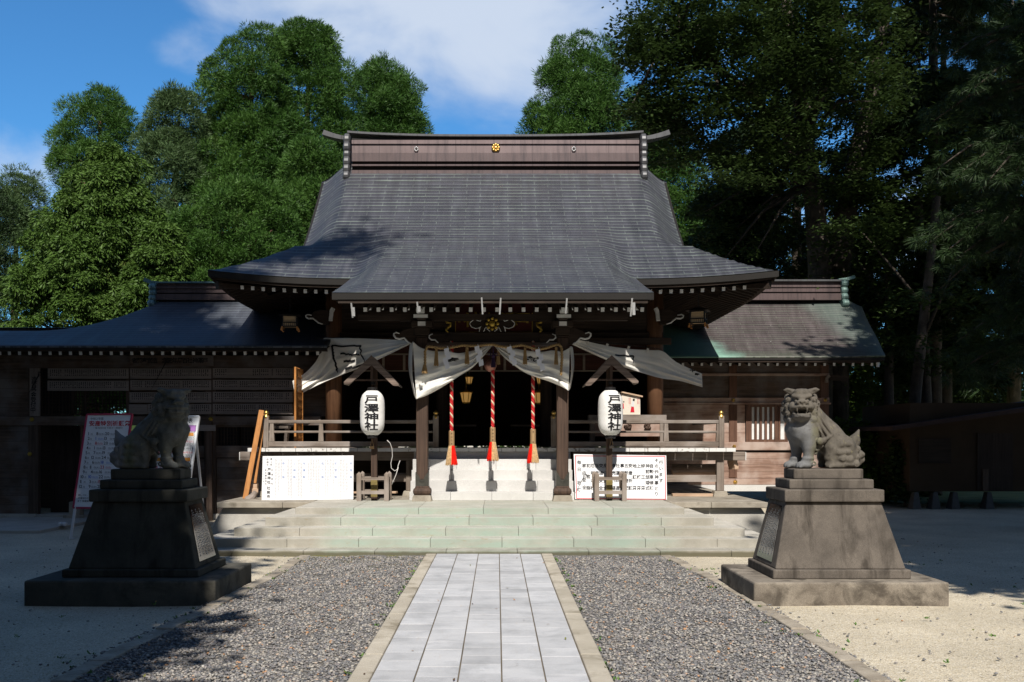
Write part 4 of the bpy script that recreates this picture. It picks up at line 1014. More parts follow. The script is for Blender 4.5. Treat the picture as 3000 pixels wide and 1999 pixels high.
boards(m, wz(z3(1484, 0)[0]), -3.5, .12, zz3(z3(0, 1315)[1]), LY + .02, .24)
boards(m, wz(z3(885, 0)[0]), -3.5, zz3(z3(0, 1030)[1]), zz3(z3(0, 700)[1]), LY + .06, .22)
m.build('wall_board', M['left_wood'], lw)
for (a, c) in ((198, 268), (1402, 1482), (868, 890), (1812, 1842), (2015, 2040)):
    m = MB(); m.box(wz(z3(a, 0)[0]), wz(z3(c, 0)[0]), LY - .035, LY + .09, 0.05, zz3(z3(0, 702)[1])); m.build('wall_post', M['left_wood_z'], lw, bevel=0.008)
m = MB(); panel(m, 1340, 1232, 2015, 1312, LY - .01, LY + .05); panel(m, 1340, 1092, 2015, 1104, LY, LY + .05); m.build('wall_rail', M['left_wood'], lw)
def lattice(parent, zx0, zy0, zx1, zy1, nx, ny, name='lattice_window', y=LY + .02, back=True, mat='dark_wood_z'):
    a, c = z3(zx0, zy0), z3(zx1, zy1); x0, x1, z1, z0 = wz(a[0]), wz(c[0]), zz3(a[1]), zz3(c[1]); q = MB()
    for i in range(nx + 1): x = lerp(x0, x1, i / nx); q.box(x - .009, x + .009, y, y + .02, z0, z1)
    for i in range(ny + 1): z = lerp(z0, z1, i / ny); q.box(x0, x1, y + .021, y + .036, z - .009, z + .009)
    for p in ((x0 - .04, x0, z0 - .03, z1 + .03), (x1, x1 + .04, z0 - .03, z1 + .03)): q.box(p[0], p[1], y - .015, y + .05, p[2], p[3])
    q.box(x0, x1, y - .015, y + .05, z1, z1 + .03); q.box(x0, x1, y - .015, y + .05, z0 - .03, z0)
    o = q.build(name, M[mat], parent)
    if back:
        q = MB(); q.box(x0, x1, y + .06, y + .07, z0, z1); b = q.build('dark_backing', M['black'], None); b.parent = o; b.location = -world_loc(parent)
    return o
lattice(lw, 284, 704, 495, 1012, 9, 13, back=True); lattice(lw, 500, 704, 578, 1012, 4, 13, back=False); lattice(lw, 582, 704, 864, 1012, 12, 13, back=False)
lattice(lw, 1492, 1106, 1640, 1226, 7, 5); lattice(lw, 1652, 1106, 1806, 1226, 7, 5); lattice(lw, 1325, 1118, 1398, 1226, 3, 5)
# the door opening: dark slatted leaf folded back, light beyond
m = MB(); x0, x1 = wz(z3(276, 0)[0]), wz(z3(478, 0)[0])
for i in range(9): x = lerp(x0, x1, (i + .5) / 9); m.box(x - .035, x + .035, LY + .5, LY + .54, .1, zz3(z3(0, 1092)[1]))
m.box(x0, x1, LY + .545, LY + .56, .1, zz3(z3(0, 1092)[1])); m.build('door_leaf', M['dark_wood_z'], lw)
m = MB(); m.box(wz(z3(262, 0)[0]), wz(z3(752, 0)[0]), LY - .1, LY + 3.4, -.02, .11); m.box(wz(z3(262, 0)[0]) - .6, wz(z3(752, 0)[0]), 18.3, LY - .11, -.05, .06); m.build('door_sill', M['platform'], lw, bevel=0.01)
m = MB(); m.box(FX(-260, LY), wz(z3(262, 0)[0]), LY - .12, LY + .12, -.1, .12); m.box(wz(z3(752, 0)[0]), -4.9, LY - .1, LY + .12, -.1, .12); m.build('wall_foundation', M['platform'], lw, bevel=0.015)
m = MB(); m.box(-9.15, -8.9, LY - .34, LY - .125, -.05, .40); m.box(-9.25, -8.8, LY - .40, LY - .35, -.05, .12); m.build('corner_stone', M['lip'], lw, bevel=0.03)
m = MB()
for zx, zy in ((226, 1052), (1450, 1048), (212, 1288)):
    p = z3(zx, zy); m.lathe([(.001, -.03), (.03, -.03), (.05, -.01), (.052, 0)], (wz(p[0]), LY - .052, zz3(p[1])), 6, 'y')
m.build('gilt_boss', M['dull_gold'], lw)
# back of the corridor: closed except where daylight shows through
m = MB(); yb = 25.2
m.box(-18, wz(z3(500, 0)[0]) - 1.55, yb, yb + .1, 0, 4.2)
m.box(wz(z3(866, 0)[0]) - .35, -3.5, yb, yb + .1, 0, 4.2); m.box(wz(z3(500, 0)[0]) - 1.55, wz(z3(866, 0)[0]) - .35, yb, yb + .1, 2.95, 4.2)
m.box(wz(z3(610, 0)[0]) - 1.0, wz(z3(866, 0)[0]) - .35, yb, yb + .1, 0, 1.95)
m.build('back_wall', M['dark_wood'], lw)
m = MB(); m.box(-18, -3.5, LY + .15, 26, 3.62, 3.65); m.build('ceiling', M['dark_wood'], lw)

# ------------------------------------------------------------------ right wing
rw = thing('wing_building', 'sunlit wing with bleached boards and brown copper roof turned green at one corner', 'building', (6, 25.6, 0))
RY, RE_ = 25.6, 24.2
RZE = FZ(1045, RE_); RR = 27.4; RZR = FZ(883, RR)
RX1 = FX(2594, RE_); RXV = FX(2497, RR)
def rprof(y):
    yy = y if y <= RR else 2 * RR - y
    t = (yy - RE_) / (RR - RE_); return RZE + (RZR - RZE) * (0.74 * t + 0.26 * t * t)
def redge(y):
    yy = y if y <= RR else 2 * RR - y; t = (yy - RE_) / (RR - RE_); return lerp(RX1, RXV + .26, 1 - (1 - t) ** 1.15)
m = MB()
def rpt(u, v):
    y = lerp(RE_, 2 * RR - RE_, v); xe = redge(y); x = lerp(3.2, xe, u); return (x, y, rprof(y) - .18 * sst(xe - .45, xe + .05, x) * sst(25.2, 27.0, min(y, 2*RR-y)) + .03 * sst(8, 9.4, x))
m.grid(rpt, 60, 50, lambda u, v: (lerp(3.2, 9.4, u), lerp(0, 8.2, v) if v <= .5 else lerp(8.2, 0, v)))
o = m.build('roof', M['roof_right'], rw, smooth=True, fix=False); s_ = o.modifiers.new('solid', 'SOLIDIFY'); s_.thickness = .05; s_.offset = -1
m = MB(); m.box(3.2, RX1 - .01, RE_ + .012, RE_ + .10, RZE - .085, RZE - .03); m.build('eave_edge', M['dark_copper'], rw)
m = MB(); m.box(3.2, RX1 - .12, RE_ + .04, RE_ + .14, RZE - .13, RZE - .087); m.build('eave_board', M['dark_wood'], rw)
m = MB(); n = 14
for i in range(n):
    y0, y1 = lerp(RE_ + .1, 2*RR - RE_, i / n), lerp(RE_ + .1, 2*RR - RE_, (i + 1) / n)
    a, c = Vector(rpt(1, (y0 - RE_) / (2*RR - 2*RE_))), Vector(rpt(1, (y1 - RE_) / (2*RR - 2*RE_))); a.x -= .08; c.x -= .08; a.z -= .12; c.z -= .12
    m.bar(a, c, .08, .13)
m.build('verge_board', M['dark_wood_y'], rw)
m = MB(); m.grid(lambda u, v: (lerp(3.2, RX1 - .2, u), lerp(RE_ + .14, RY + .1, v), RZE - .10 + .25 * (lerp(RE_ + .14, RY + .1, v) - RE_)), 2, 2); m.build('soffit', M['dark_wood_y'], rw)
RP = rafter(rw, L=1.0, slope=.25, w=.055, h=.07); first = True; d = RE_ + .18
for i in range(22):
    px = 2000 + (2 + i * 64.8) / 2.34
    if px < 2565: wing_rafter(rw, (FX(px, d), d, FZ(1068, d)))
q = MB(); q.box(FX(2567, d), FX(2574, d) , d - .06, d + .0, FZ(1076, d), FZ(1054, d)); q.build('verge_end', M['white_paint'], rw)
yf = RR - .2
wing_ridge(rw, 3.3, FX(2468, yf), FZ(820, yf), FZ(872, yf), yf, RR + .2, (M['oni'], M['ridge_dark'], M['dark_copper']))
ridge_end(rw, FX(2472, yf), yf, FZ(900, yf), FZ(822, yf), .09, M['oni_green'])
m = MB(); P = [W(1930, 643, yf), W(1946, 641, yf), W(1960, 637, yf), W(1967, 635, yf)]
for a, c in zip(P[:-1], P[1:]): m.bar(a + Vector((0,.2,0)), c + Vector((0,.2,0)), .26, .085)
m.build('ridge_horn', M['oni_green'], rw)
def z6(zx, zy): return 2000 + zx / 2.34, 780 + zy / 2.34
rx = lambda zx: FX(z6(zx, 0)[0], RY); rzz = lambda zy: FZ(z6(0, zy)[1], RY)
RX = rx(1000)
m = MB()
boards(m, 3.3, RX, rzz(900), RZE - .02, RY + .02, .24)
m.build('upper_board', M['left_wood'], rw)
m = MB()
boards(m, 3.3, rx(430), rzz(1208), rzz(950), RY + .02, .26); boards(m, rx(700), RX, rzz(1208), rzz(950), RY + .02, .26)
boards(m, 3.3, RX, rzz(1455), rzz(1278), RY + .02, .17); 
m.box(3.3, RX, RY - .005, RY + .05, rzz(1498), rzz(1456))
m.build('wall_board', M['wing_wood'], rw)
m = MB(); m.box(3.3, RX + .02, RY - .03, RY + .06, rzz(1262), rzz(1206)); m.box(3.3, RX + .05, RY - .05, RY + .06, rzz(948), rzz(936)); m.box(3.3, RX + .02, RY - .02, RY + .06, rzz(935), rzz(902)); m.box(3.3, RX + .02, RY - .02, RY + .06, rzz(752), rzz(735))
m.build('wall_rail', M['wing_wood'], rw, bevel=0.006)
for a, c in ((318, 372), (945, 1000)):
    m = MB(); m.box(rx(a), rx(c), RY - .028, RY + .08, rzz(1206), rzz(950)); m.box(rx(a), rx(c), RY - .018, RY + .08, rzz(902), RZE - .1); m.box(rx(a) , rx(c), RY - .006, RY + .08, rzz(1450), rzz(1278)); m.build('wall_post', M['wing_wood_z'], rw, bevel=0.006)
m = MB()
for a, c in ((434, 473), (493, 508), (527, 543), (562, 578), (596, 613), (630, 652), (656, 670)): m.box(rx(a), rx(c), RY - .015, RY + .03, rzz(1188), rzz(966))
m.box(rx(434), rx(720), RY - .022, RY + .04, rzz(966), rzz(950)); m.box(rx(434), rx(720), RY - .022, RY + .04, rzz(1206), rzz(1188))
for k in range(2): m.box(rx(705 + k * 35), rx(720 + k * 35), RY - .015, RY + .03, rzz(1188), rzz(966))
fr = m.build('slatted_window', M['wing_wood_z'], rw)
m = MB(); m.box(rx(470), rx(760), RY + .045, RY + .05, rzz(1190), rzz(964)); pn = m.build('paper_pane', M['white_paint'], None); pn.parent = fr; pn.location = -world_loc(rw)
m = MB(); m.box(3.3, RX + .02, RY + .0, RY + .1, .40, rzz(1500)); m.build('wall_foundation', M['granite'], rw)
m = MB(); m.box(3.35, RX - .06, RY + .055, RY + .1, .4, RZE + .3); m.build('wall_core', M['dark_wood'], rw)
m = MB(); m.box(RX - .05, RX, RY + .1, 29.5, .4, RZE + .2); m.box(RX - .05, RX, RY + .1, 29.5, 0, .4); m.build('end_wall', M['wing_wood'], rw)
m = MB()
for zx, zy in ((352, 1237), (345, 918), (977, 918)): p = z6(zx, zy); m.lathe([(.001, -.03), (.03, -.03), (.05, -.01), (.052, 0)], (FX(p[0], RY), RY - .032, FZ(p[1], RY)), 6, 'y')
p = z6(360, 1480); m.lathe([(.001, -.035), (.02, -.035), (.025, -.012), (.052, -.01), (.055, 0)], (FX(p[0], RY), RY - .007, FZ(p[1], RY)), 18, 'y')
m.build('gilt_boss', M['gold'], rw, smooth=False)
m = MB(); x = FX(p[0], RY); m.tube([(x, RY - .03, FZ(p[1], RY) - .04), (x + .005, RY - .02, .75)], .004, 5); m.build('pull_cord', M['grey_wood_z'], rw)
m = MB(); q = [z6(965, 800), z6(970, 765), z6(990, 740), z6(1000, 760), z6(985, 775), z6(985, 800)]
m.prism(q, lambda a, c, t: (FX(a, RY), RY + t, FZ(c, RY)), -.15, -.08); m.build('beam_tip', M['grey_wood'], rw)
m = MB(); m.bar((RX, RY - .1, rzz(765)), (RX + .45, RY - .1, rzz(775)), .1, .13); m.build('beam_nose', M['dark_wood'], rw)

# ------------------------------------------------------------------ dark hut on concrete stilts at the far right
hut = thing('hut', 'small dark hut with low roof on concrete stilts, deep in tree shade', 'hut', (12, 24.7, .3))
M['hut_wall'] = flat('ochre_hut_wall', (0.055, 0.036, 0.022), 0.85, 0, 0.2, 0.2, 1.2); M['hut_roof'] = flat('dark_red_hut_roof', (0.045, 0.024, 0.02), 0.7, 0, 0.3, 0.3, 3)  # hut colours toned down to carry the tree shade
hd = 24.7; hx0, hx1 = FX(2665, hd), 15.2
m = MB(); m.box(hx0, hx1, hd, hd + 3.2, FZ(1440, hd), FZ(1240, hd) + .5); m.build('wall', M['hut_wall'], hut)
m = MB(); m.hexa([(FX(2615, hd - .5), hd - .5, FZ(1262, hd)), (hx1 + .5, hd - .5, FZ(1150, hd) - .1), (hx1 + .5, hd + 3.8, FZ(1150, hd) - .1), (FX(2615, hd - .5), hd + 3.8, FZ(1262, hd))],
                 [(FX(2615, hd - .5), hd - .5, FZ(1262, hd) + .1), (hx1 + .5, hd - .5, FZ(1150, hd) + .02), (hx1 + .5, hd + 3.8, FZ(1150, hd) + .02), (FX(2615, hd - .5), hd + 3.8, FZ(1262, hd) + .1)])
m.build('roof', M['hut_roof'], hut)
m = MB(); m.hexa([(FX(2615, hd), hd + .1, FZ(1240, hd)), (hx1, hd + .1, FZ(1240, hd)), (hx1, hd + 3, FZ(1240, hd)), (FX(2700, hd), hd + 3, FZ(1240, hd))], [(FX(2700, hd), hd + .1, FZ(1245, hd) + .02), (hx1, hd + .1, FZ(1150, hd) - .12), (hx1, hd + 3, FZ(1150, hd) - .12), (FX(2700, hd), hd + 3, FZ(1245, hd) + .02)]); m.build('gable', M['hut_wall'], hut)
m = MB(); a, c = 2690, 2785; m.box(FX(a, hd), FX(c, hd), hd - .03, hd - .003, FZ(1358, hd), FZ(1285, hd)); fr = m.build('window', M['dark_wood'], hut)
m = MB(); m.box(FX(2862, hd), FX(2966, hd), hd - .03, hd - .003, FZ(1438, hd), FZ(1270, hd))
m.build('door', M['dark_wood_z'], hut)
m = MB(); m.box(FX(2876, hd), FX(2893, hd), hd - .06, hd - .031, FZ(1438, hd), FZ(1375, hd)); m.build('door_board', M['left_wood_z'], hut)
for px in (2686, 2742, 2800, 2900):
    m = MB(); x = FX(px, hd); m.hexa([(x-.12, hd - .05, -.02), (x+.1, hd - .05, -.02), (x+.1, hd + .3, -.02), (x-.12, hd + .3, -.02)], [(x-.05, hd + .02, .42), (x+.05, hd + .02, .42), (x+.05, hd + .2, .42), (x-.05, hd + .2, .42)]); m.build('stilt', M['stilt'] if 'stilt' in M else M.setdefault('stilt', flat('dark_concrete_stilt', (0.10, 0.10, 0.10), .9)), hut)
# ------------------------------------------------------------------ close-up pixel frames -> photo pixels
def q4(zx, zy): return 800 + zx / 3.336, 880 + zy / 3.336
def q5(zx, zy): return 1400 + zx / 3.336, 880 + zy / 3.336
def q1(zx, zy): return 600 + zx / 3.361, 1250 + zy / 3.361
def q3(zx, zy): return 1600 + zx / 3.361, 1250 + zy / 3.361
def qm(zx, zy): return 1150 + zx / 3.62, 850 + zy / 3.62
def q2(zx, zy): return 1150 + zx / 3.92, 1250 + zy / 3.92
def P3(p, d): return Vector((FX(p[0], d), d, FZ(p[1], d)))

# ------------------------------------------------------------------ paper lanterns on roofed posts
def paper_mat():
    n = NT('lantern_paper', 0.7, 0.2); v = n.coord('Object'); z = n.sep(v)[2]
    c = n.mix(n.ramp(n.noise(v, 5, 4), [(0.4, 0.0), (0.7, 1.0)]), (0.80, 0.79, 0.77), (0.74, 0.73, 0.70))
    n.b.inputs['Subsurface Weight'].default_value = 0.15; n.b.inputs['Subsurface Radius'].default_value = (.05, .05, .05)
    n.bump(n.noise(n.coord('Object', (1, 1, 12)), 3, 3), 0.3, 0.004); return n.out(c)
M['paper'] = paper_mat()
def lantern(q, cx, zt, zb, xl, xr, yaw, label):
    d = 18.35; c = P3(q(cx, zb), d); h = FZ(q(0, zt)[1], d) - c.z; r = (FX(q(xr, 0)[0], d) - FX(q(xl, 0)[0], d)) / 2
    t = thing('paper_lantern', label, 'paper lantern', c, 'white paper lanterns in front of the hall')
    def rad(z):
        s = abs(2 * z / h - 1); return r * (1 - 0.50 * s ** 5.5 - 0.05 * s ** 2)
    prof = []; nrib = 38
    for i in range(nrib * 4 + 1):
        z = h * i / (nrib * 4); prof.append((rad(z) - 0.0035 * (0.5 + 0.5 * math.cos(2 * math.pi * i / 4)), z))
    m = MB(); m.lathe(prof, c, 40); m.build('paper_body', M['paper'], t, smooth=True)
    m = MB(); m.lathe([(r * .42, h - .004), (r * .42, h + .05), (r * .38, h + .06)], c, 28); m.lathe([(r * .38, -.06), (r * .42, -.05), (r * .42, .004)], c, 28); m.build('lantern_cap', M['black'], t)
    m = MB()
    def fn(a, b):
        z = b; th = a / r + yaw; rr = rad(min(max(z, 0.01), h - .01)) + .004
        return (c.x + rr * math.sin(th), c.y - rr * math.cos(th), c.z + z)
    load_glyphs('戸澤神社', 0.028)
    pitch = h * .2
    for i, ch in enumerate('戸澤神社'):
        v, f, w = GLYPH[(ch, 0.028)]; bm = bmesh.new(); vs = [bm.verts.new((p[0], p[1], 0)) for p in v]
        for k in f:
            try: bm.faces.new([vs[j] for j in k])
            except ValueError: pass
        for g_ in [x * .1 for x in range(-5, 6)]: bmesh.ops.bisect_plane(bm, geom=bm.verts[:] + bm.edges[:] + bm.faces[:], plane_co=(g_, 0, 0), plane_no=(1, 0, 0))
        bm.verts.index_update(); y0 = h * .80 - i * pitch
        m.add([fn(p.co.x * r * 1.22, y0 + p.co.y * pitch * 1.0) for p in bm.verts], [tuple(x.index for x in p.verts) for p in bm.faces]); bm.free()
    m.build('lettering', M['ink'], t, fix=False)
    return t, c, h, r
def stand(x, label, q, ridge, lt, rt):
    d = 18.62; t = thing('lantern_post', label, 'lantern post', (x, d, .59), 'roofed wooden posts that carry the lanterns')
    zr = FZ(q(0, ridge)[1], 18.35)
    m = MB(); m.box(x - .055, x + .055, d - .055, d + .055, .592, zr - .12); m.build('post', M['pillar_wood'], t, bevel=0.008)
    m = MB(); m.box(x - .059, x + .059, d - .06, d + .06, .66, 0.99); m.build('post_foot_plate', M['moss_metal'] if 'moss_metal' in M else M.setdefault('moss_metal', flat('yellowed_post_foot', (0.22, 0.17, 0.06), 0.6, 0.2, 0.3, 0.3)), t)
    ya, yb = 18.22, 18.82; xl, zl = FX(q(lt[0], 0)[0], 18.3), FZ(q(0, lt[1])[1], 18.3); xr_, zr_ = FX(q(rt[0], 0)[0], 18.3), FZ(q(0, rt[1])[1], 18.3)
    m = MB()
    for (ex, ez) in ((xl, zl), (xr_, zr_)):
        n = 4
        for k in range(n):
            y0, y1 = lerp(ya, yb, k / n) + .003, lerp(ya, yb, (k + 1) / n) - .003; dz = rnd.uniform(-.004, .004)
            m.hexa([(x, y0, zr - .035 + dz), (ex, y0, ez - .03 + dz), (ex, y1, ez - .03 + dz), (x, y1, zr - .035 + dz)][::(1 if ex > x else -1)], [(x, y0, zr + dz), (ex, y0, ez + .002 + dz), (ex, y1, ez + .002 + dz), (x, y1, zr + dz)][::(1 if ex > x else -1)])
    m.build('roof_board', M['grey_wood_y'], t)
    for (ex, ez) in ((xl, zl), (xr_, zr_)):
        m = MB(); s = 1 if ex > x else -1; hw = .15
        pl = [(x, zr + .012), (x, zr - hw - .02), (lerp(x, ex, .55), lerp(zr, ez, .55) - hw * .93), (lerp(x, ex, .78), lerp(zr, ez, .78) - hw * .85), (lerp(x, ex, .86), lerp(zr, ez, .86) - hw * .62), (lerp(x, ex, .99), ez - .02), (ex, ez + .012)]
        m.prism(pl, lambda a, c, k: (a, ya - .004 + k, c), -.025, 0); m.build('barge_board', M['bargewood'] if 'bargewood' in M else M.setdefault('bargewood', wood('roof_board_wood', (0.075, 0.052, 0.040), (0.25, 0.19, 0.155), 'x', 0.8, 24)), t)
    m = MB(); zc = lerp(zr, min(zl, zr_), .80); m.box(lerp(x, xl, .62), lerp(x, xr_, .62), ya + .02, ya + .07, zc - .03, zc); m.box(x - .022, x + .022, ya + .015, ya + .06, zc + .002, zr - .05); m.box(x - .03, x + .03, ya - .0, yb, zr - .14, zr - .04)
    m.build('roof_tie', M['pillar_wood'], t)
    m = MB(); m.box(x - .03, x + .03, 18.3, d - .056, zc - .09, zc - .032); m.build('lantern_arm', M['black'], t)
    # little fence round the foot
    for fx, fy in ((-.255, 18.40), (.255, 18.40), (-.255, 18.86), (.255, 18.86)):
        X0 = x + fx; m = MB(); w = .042; zt = 1.09
        m.box(X0 - w, X0 + w, fy - w, fy + w, .593, zt); m.add([(X0-w, fy-w, zt), (X0+w, fy-w, zt), (X0+w, fy+w, zt), (X0-w, fy+w, zt), (X0, fy, zt + .045)], [(0,1,4), (1,2,4), (2,3,4), (3,0,4)])
        m.build('fence_post', M['grey_wood_z'], t)
    for z0, z1 in ((.72, .785), (.98, 1.03)):
        m = MB()
        m.box(x - .212, x + .212, 18.385, 18.42, z0, z1); m.build('fence_rail', M['grey_wood'], t)
        m = MB(); m.box(x - .212, x + .212, 18.845, 18.88, z0, z1); m.build('fence_rail', M['grey_wood'], t)
        for s in (-1, 1): m = MB(); m.box(x + s*.255 - .018, x + s*.255 + .018, 18.443, 18.817, z0, z1); m.build('fence_rail', M['grey_wood_y'], t)
    return t
lx = FX(q4(990, 0)[0], 18.62); rx_ = FX(q5(1283, 0)[0], 18.62)
stand(lx, 'wooden post with little gable roof, carrying the lantern beside the white board of faint writing', q4, 550, (700, 808), (1235, 830))
stand(rx_, 'wooden post with little gable roof, standing before the red-bordered prayer board', q5, 548, (1045, 828), (1562, 800))
lantern(q4, 971, 885, 1318, 850, 1092, 0.03, 'white paper lantern with bold black characters facing the camera, by the left railing')
lantern(q5, 1295, 882, 1320, 1172, 1417, 0.27, 'white paper lantern turned slightly aside, in front of the picture board')
for q, zx, zy, lab in ((q4, 967, 1435, 'small brown wooden tag on a string, below the lantern by the faint board'), (q5, 1305, 1430, 'small pale tag tied by white cord to the post before the red-bordered board')):
    d = 18.54; c = P3(q(zx, zy), d); t = thing('hanging_tag', lab, 'tag', c); m = MB()
    m.box(c.x - .04, c.x + .04, d - .03, d + .005, c.z - .035, c.z + .02); m.build('tag_block', M['pale_wood_z'] if q is q4 else M['grey_wood_z'], t, bevel=.005)
    m = MB(); m.tube([(c.x - .03, d - .01, c.z + .02), (c.x, d - .01, c.z + .16), (c.x + .03, d - .01, c.z + .02)], .006, 5); m.build('cord', M['pale_wood_z'], t)

# ------------------------------------------------------------------ bell ropes and bell
M['red_rope'] = flat('red_rope_strand', (0.50, 0.020, 0.022), 0.75, var=.2, scale=60); M['cream_rope'] = flat('cream_rope_strand', (0.68, 0.52, 0.36), 0.8, var=.2, scale=60)
M['red_fibre'] = flat('bright_red_fibre', (0.80, 0.022, 0.012), 0.5, var=.15, scale=30); M['straw'] = flat('pale_straw_fibre', (0.68, 0.48, 0.26), 0.8, var=.25, scale=30)
M['rope_straw'] = flat('brown_straw_rope', (0.38, 0.25, 0.11), 0.85, var=.3, scale=50)
def helix(m, path, r_off, r_str, pitch, ph, n=6):
    L = 0; pts = []; P = [Vector(p) for p in path]
    segs = [(P[i+1] - P[i]).length for i in range(len(P) - 1)]; tot = sum(segs); N = max(8, int(tot / pitch * 12))
    for i in range(N + 1):
        s = tot * i / N; k = 0
        while k < len(segs) - 1 and s > segs[k]: s -= segs[k]; k += 1
        p = P[k].lerp(P[k+1], min(1, s / segs[k])); d = (P[k+1] - P[k]).normalized(); r = d.cross(Vector((0, 1, 0.01))).normalized(); u = r.cross(d)
        a = ph + 2 * math.pi * (tot * i / N) / pitch; pts.append(p + (r * math.cos(a) + u * math.sin(a)) * r_off)
    m.tube(pts, r_str, n)
RD = 18.42
def bell_rope(px, ztop, hz0, hz1, tz1, label, flip, tag_text):
    x = FX(px, RD); z0, z1, z2 = FZ(hz0, RD), FZ(hz1, RD), FZ(tz1, RD)
    t = thing('bell_rope', label, 'bell rope', (x, RD, z2), 'red and white bell ropes')
    top = [(x, RD, z0 - .05), (x, RD, ztop)]
    m = MB(); helix(m, top, .017, .0185, .165, 0); helix(m, top, .017, .0185, .165, math.pi * .66); m.build('red_strand', M['red_rope'], t, smooth=True)
    m = MB(); helix(m, top, .017, .0185, .165, math.pi * 1.33); m.build('white_strand', M['cream_rope'], t, smooth=True)
    m = MB(); m.lathe([(.052, z1), (.052, z0)], (x, RD, 0), 6); o = m.build('wooden_grip', M['pale_wood_z'], t, bevel=.004)
    m = MB(); f = lambda a, b: (x + a + .002, RD - .054, b); load_glyphs(tag_text, 0.0)
    put_col(m, f, tag_text, 0, z0 - .05, .034, (z0 - z1 - .09) / max(1, len(tag_text) - 1)); o2 = m.build('lettering', M['ink'], None); o2.parent = o; o2.location = -world_loc(t)
    for red in (0, 1):
        m = MB()
        for k in range(230):
            a = rnd.uniform(-math.pi, math.pi); sect = math.sin(a + flip)
            if (sect > 0) != bool(red): continue
            rt = rnd.uniform(.02, .05); rb_ = rnd.uniform(.08, .115); zz_ = z2 + rnd.uniform(-.02, .03)
            ca, sa = math.cos(a), math.sin(a)
            m.tube([(x + rt * ca, RD + rt * sa, z1 + .005), (x + lerp(rt, rb_, .45) * ca, RD + lerp(rt, rb_, .45) * sa, lerp(z1, zz_, .4)), (x + rb_ * ca, RD + rb_ * sa, zz_)], [.007, .0065, .004], 3, False)
        m.build('red_tassel' if red else 'straw_tassel', M['red_fibre'] if red else M['straw'], t)
bell_rope(1323, 3.55, q4(0, 1277)[1], q2(0, 222)[1], q2(0, 436)[1], 'twisted bell rope nearest the cable, with half straw, half red tassel', math.pi * .5, '奉納鈴緒')
bell_rope(1443.5, 3.10, q4(0, 1242)[1], q2(0, 180)[1], q2(0, 388)[1], 'middle bell rope, hanging straight down from the round copper bell', -math.pi * .42, '奉納祈願')
bell_rope(1561.5, 3.55, q5(0, 1260)[1], q2(0, 202)[1], q2(0, 412)[1], 'bell rope with red tassel on the side of the red-bordered board', -math.pi * .40, '奉納')
c = P3(q4(2125, 640), 18.45); bl = thing('shrine_bell', 'round copper bell above the middle rope, half hidden by a purple tassel', 'bell', c)
M['bell'] = flat('rosy_copper_bell', (0.34, 0.16, 0.12), 0.35, 0.6, 0.5, 0.2)
m = MB(); m.lathe([(.002, .118), (.05, .108), (.09, .075), (.113, .02), (.118, .004), (.118, -.004), (.113, -.02), (.09, -.075), (.05, -.108), (.002, -.118)], c, 24); m.build('bell_body', M['bell'], bl, smooth=True)
m = MB(); m.tube([c + Vector((0, 0, .11)), Vector((c.x, c.y, 3.53))], .012, 6); m.build('hanger', M['black'], bl)
M['purple'] = flat('dark_purple_cord', (0.035, 0.018, 0.055), 0.8)
p = P3(q4(2153, 560), 18.30); tp = thing('purple_tassel', 'dark purple cord tassel knotted where the two white curtains meet', 'tassel', p); m = MB()
for k in range(60): a = rnd.uniform(0, 6.28); r = rnd.uniform(.005, .045); m.tube([p + Vector((r * .5 * math.cos(a), r * .5 * math.sin(a), 0)), p + Vector((r * math.cos(a), r * math.sin(a), -.18))], .008, 3, False)
m.build('fringe', M['purple'], tp); m = MB(); m.sphere(p + Vector((0, 0, .03)), (.035, .03, .04)); m.tube([p + Vector((0, 0, .05)), Vector((p.x, p.y, 3.5))], .01, 6)
m.tube([p + Vector((.0, 0, .07)), p + Vector((-.09, 0, .09)), p + Vector((-.1, 0, .04)), p + Vector((0, 0, .05)), p + Vector((.09, 0, .09)), p + Vector((.11, 0, .03)), p + Vector((0, 0, .05))], .008, 5); m.build('knot', M['purple'], tp)

# ------------------------------------------------------------------ white curtains
def cloth_mat():
    n = NT('white_curtain_cloth', 0.85, 0.15); v = n.coord('Object')
    c = n.ramp(n.noise(v, 1.5, 5, 0.6), [(0.3, (0.74, 0.71, 0.64)), (0.7, (0.83, 0.81, 0.75))])
    n.bump(n.noise(n.coord('Object', (9, 3, 18)), 1.2, 4, 0.6, 1.0), 0.35, 0.02); return n.out(c)
M['cloth'] = cloth_mat()
def polyl(P, u):
    n = len(P) - 1; k = min(n - 1, int(u * n)); t = u * n - k
    a, b = P[k], P[k + 1]; pm = P[max(k - 1, 0)]; pn = P[min(k + 2, n)]
    h = lambda i: 0.5 * (2 * a[i] + (b[i] - pm[i]) * t + (2 * pm[i] - 5 * a[i] + 4 * b[i] - pn[i]) * t * t + (3 * a[i] - pm[i] - 3 * b[i] + pn[i]) * t ** 3)
    return tuple(h(i) for i in range(len(a)))
class Cloth:
    def __init__(s, T, B, fold): s.T = T; s.B = B; s.fold = fold
    def px(s, u, v):
        a, b = polyl(s.T, u), polyl(s.B, u); return tuple(lerp(a[i], b[i], v) for i in range(3))
    def at(s, u, v, eps=0.0):
        p = s.px(u, v); d = p[2] + s.fold(u, v) - eps; return (FX(p[0], d), d, FZ(p[1], d))
    def find(s, px, py):
        if not hasattr(s, 'S'): s.S = [(i / 80, j / 40, s.px(i / 80, j / 40)) for i in range(81) for j in range(41)]
        u, v, _ = min(s.S, key=lambda q: (q[2][0] - px) ** 2 + (q[2][1] - py) ** 2); return u, v
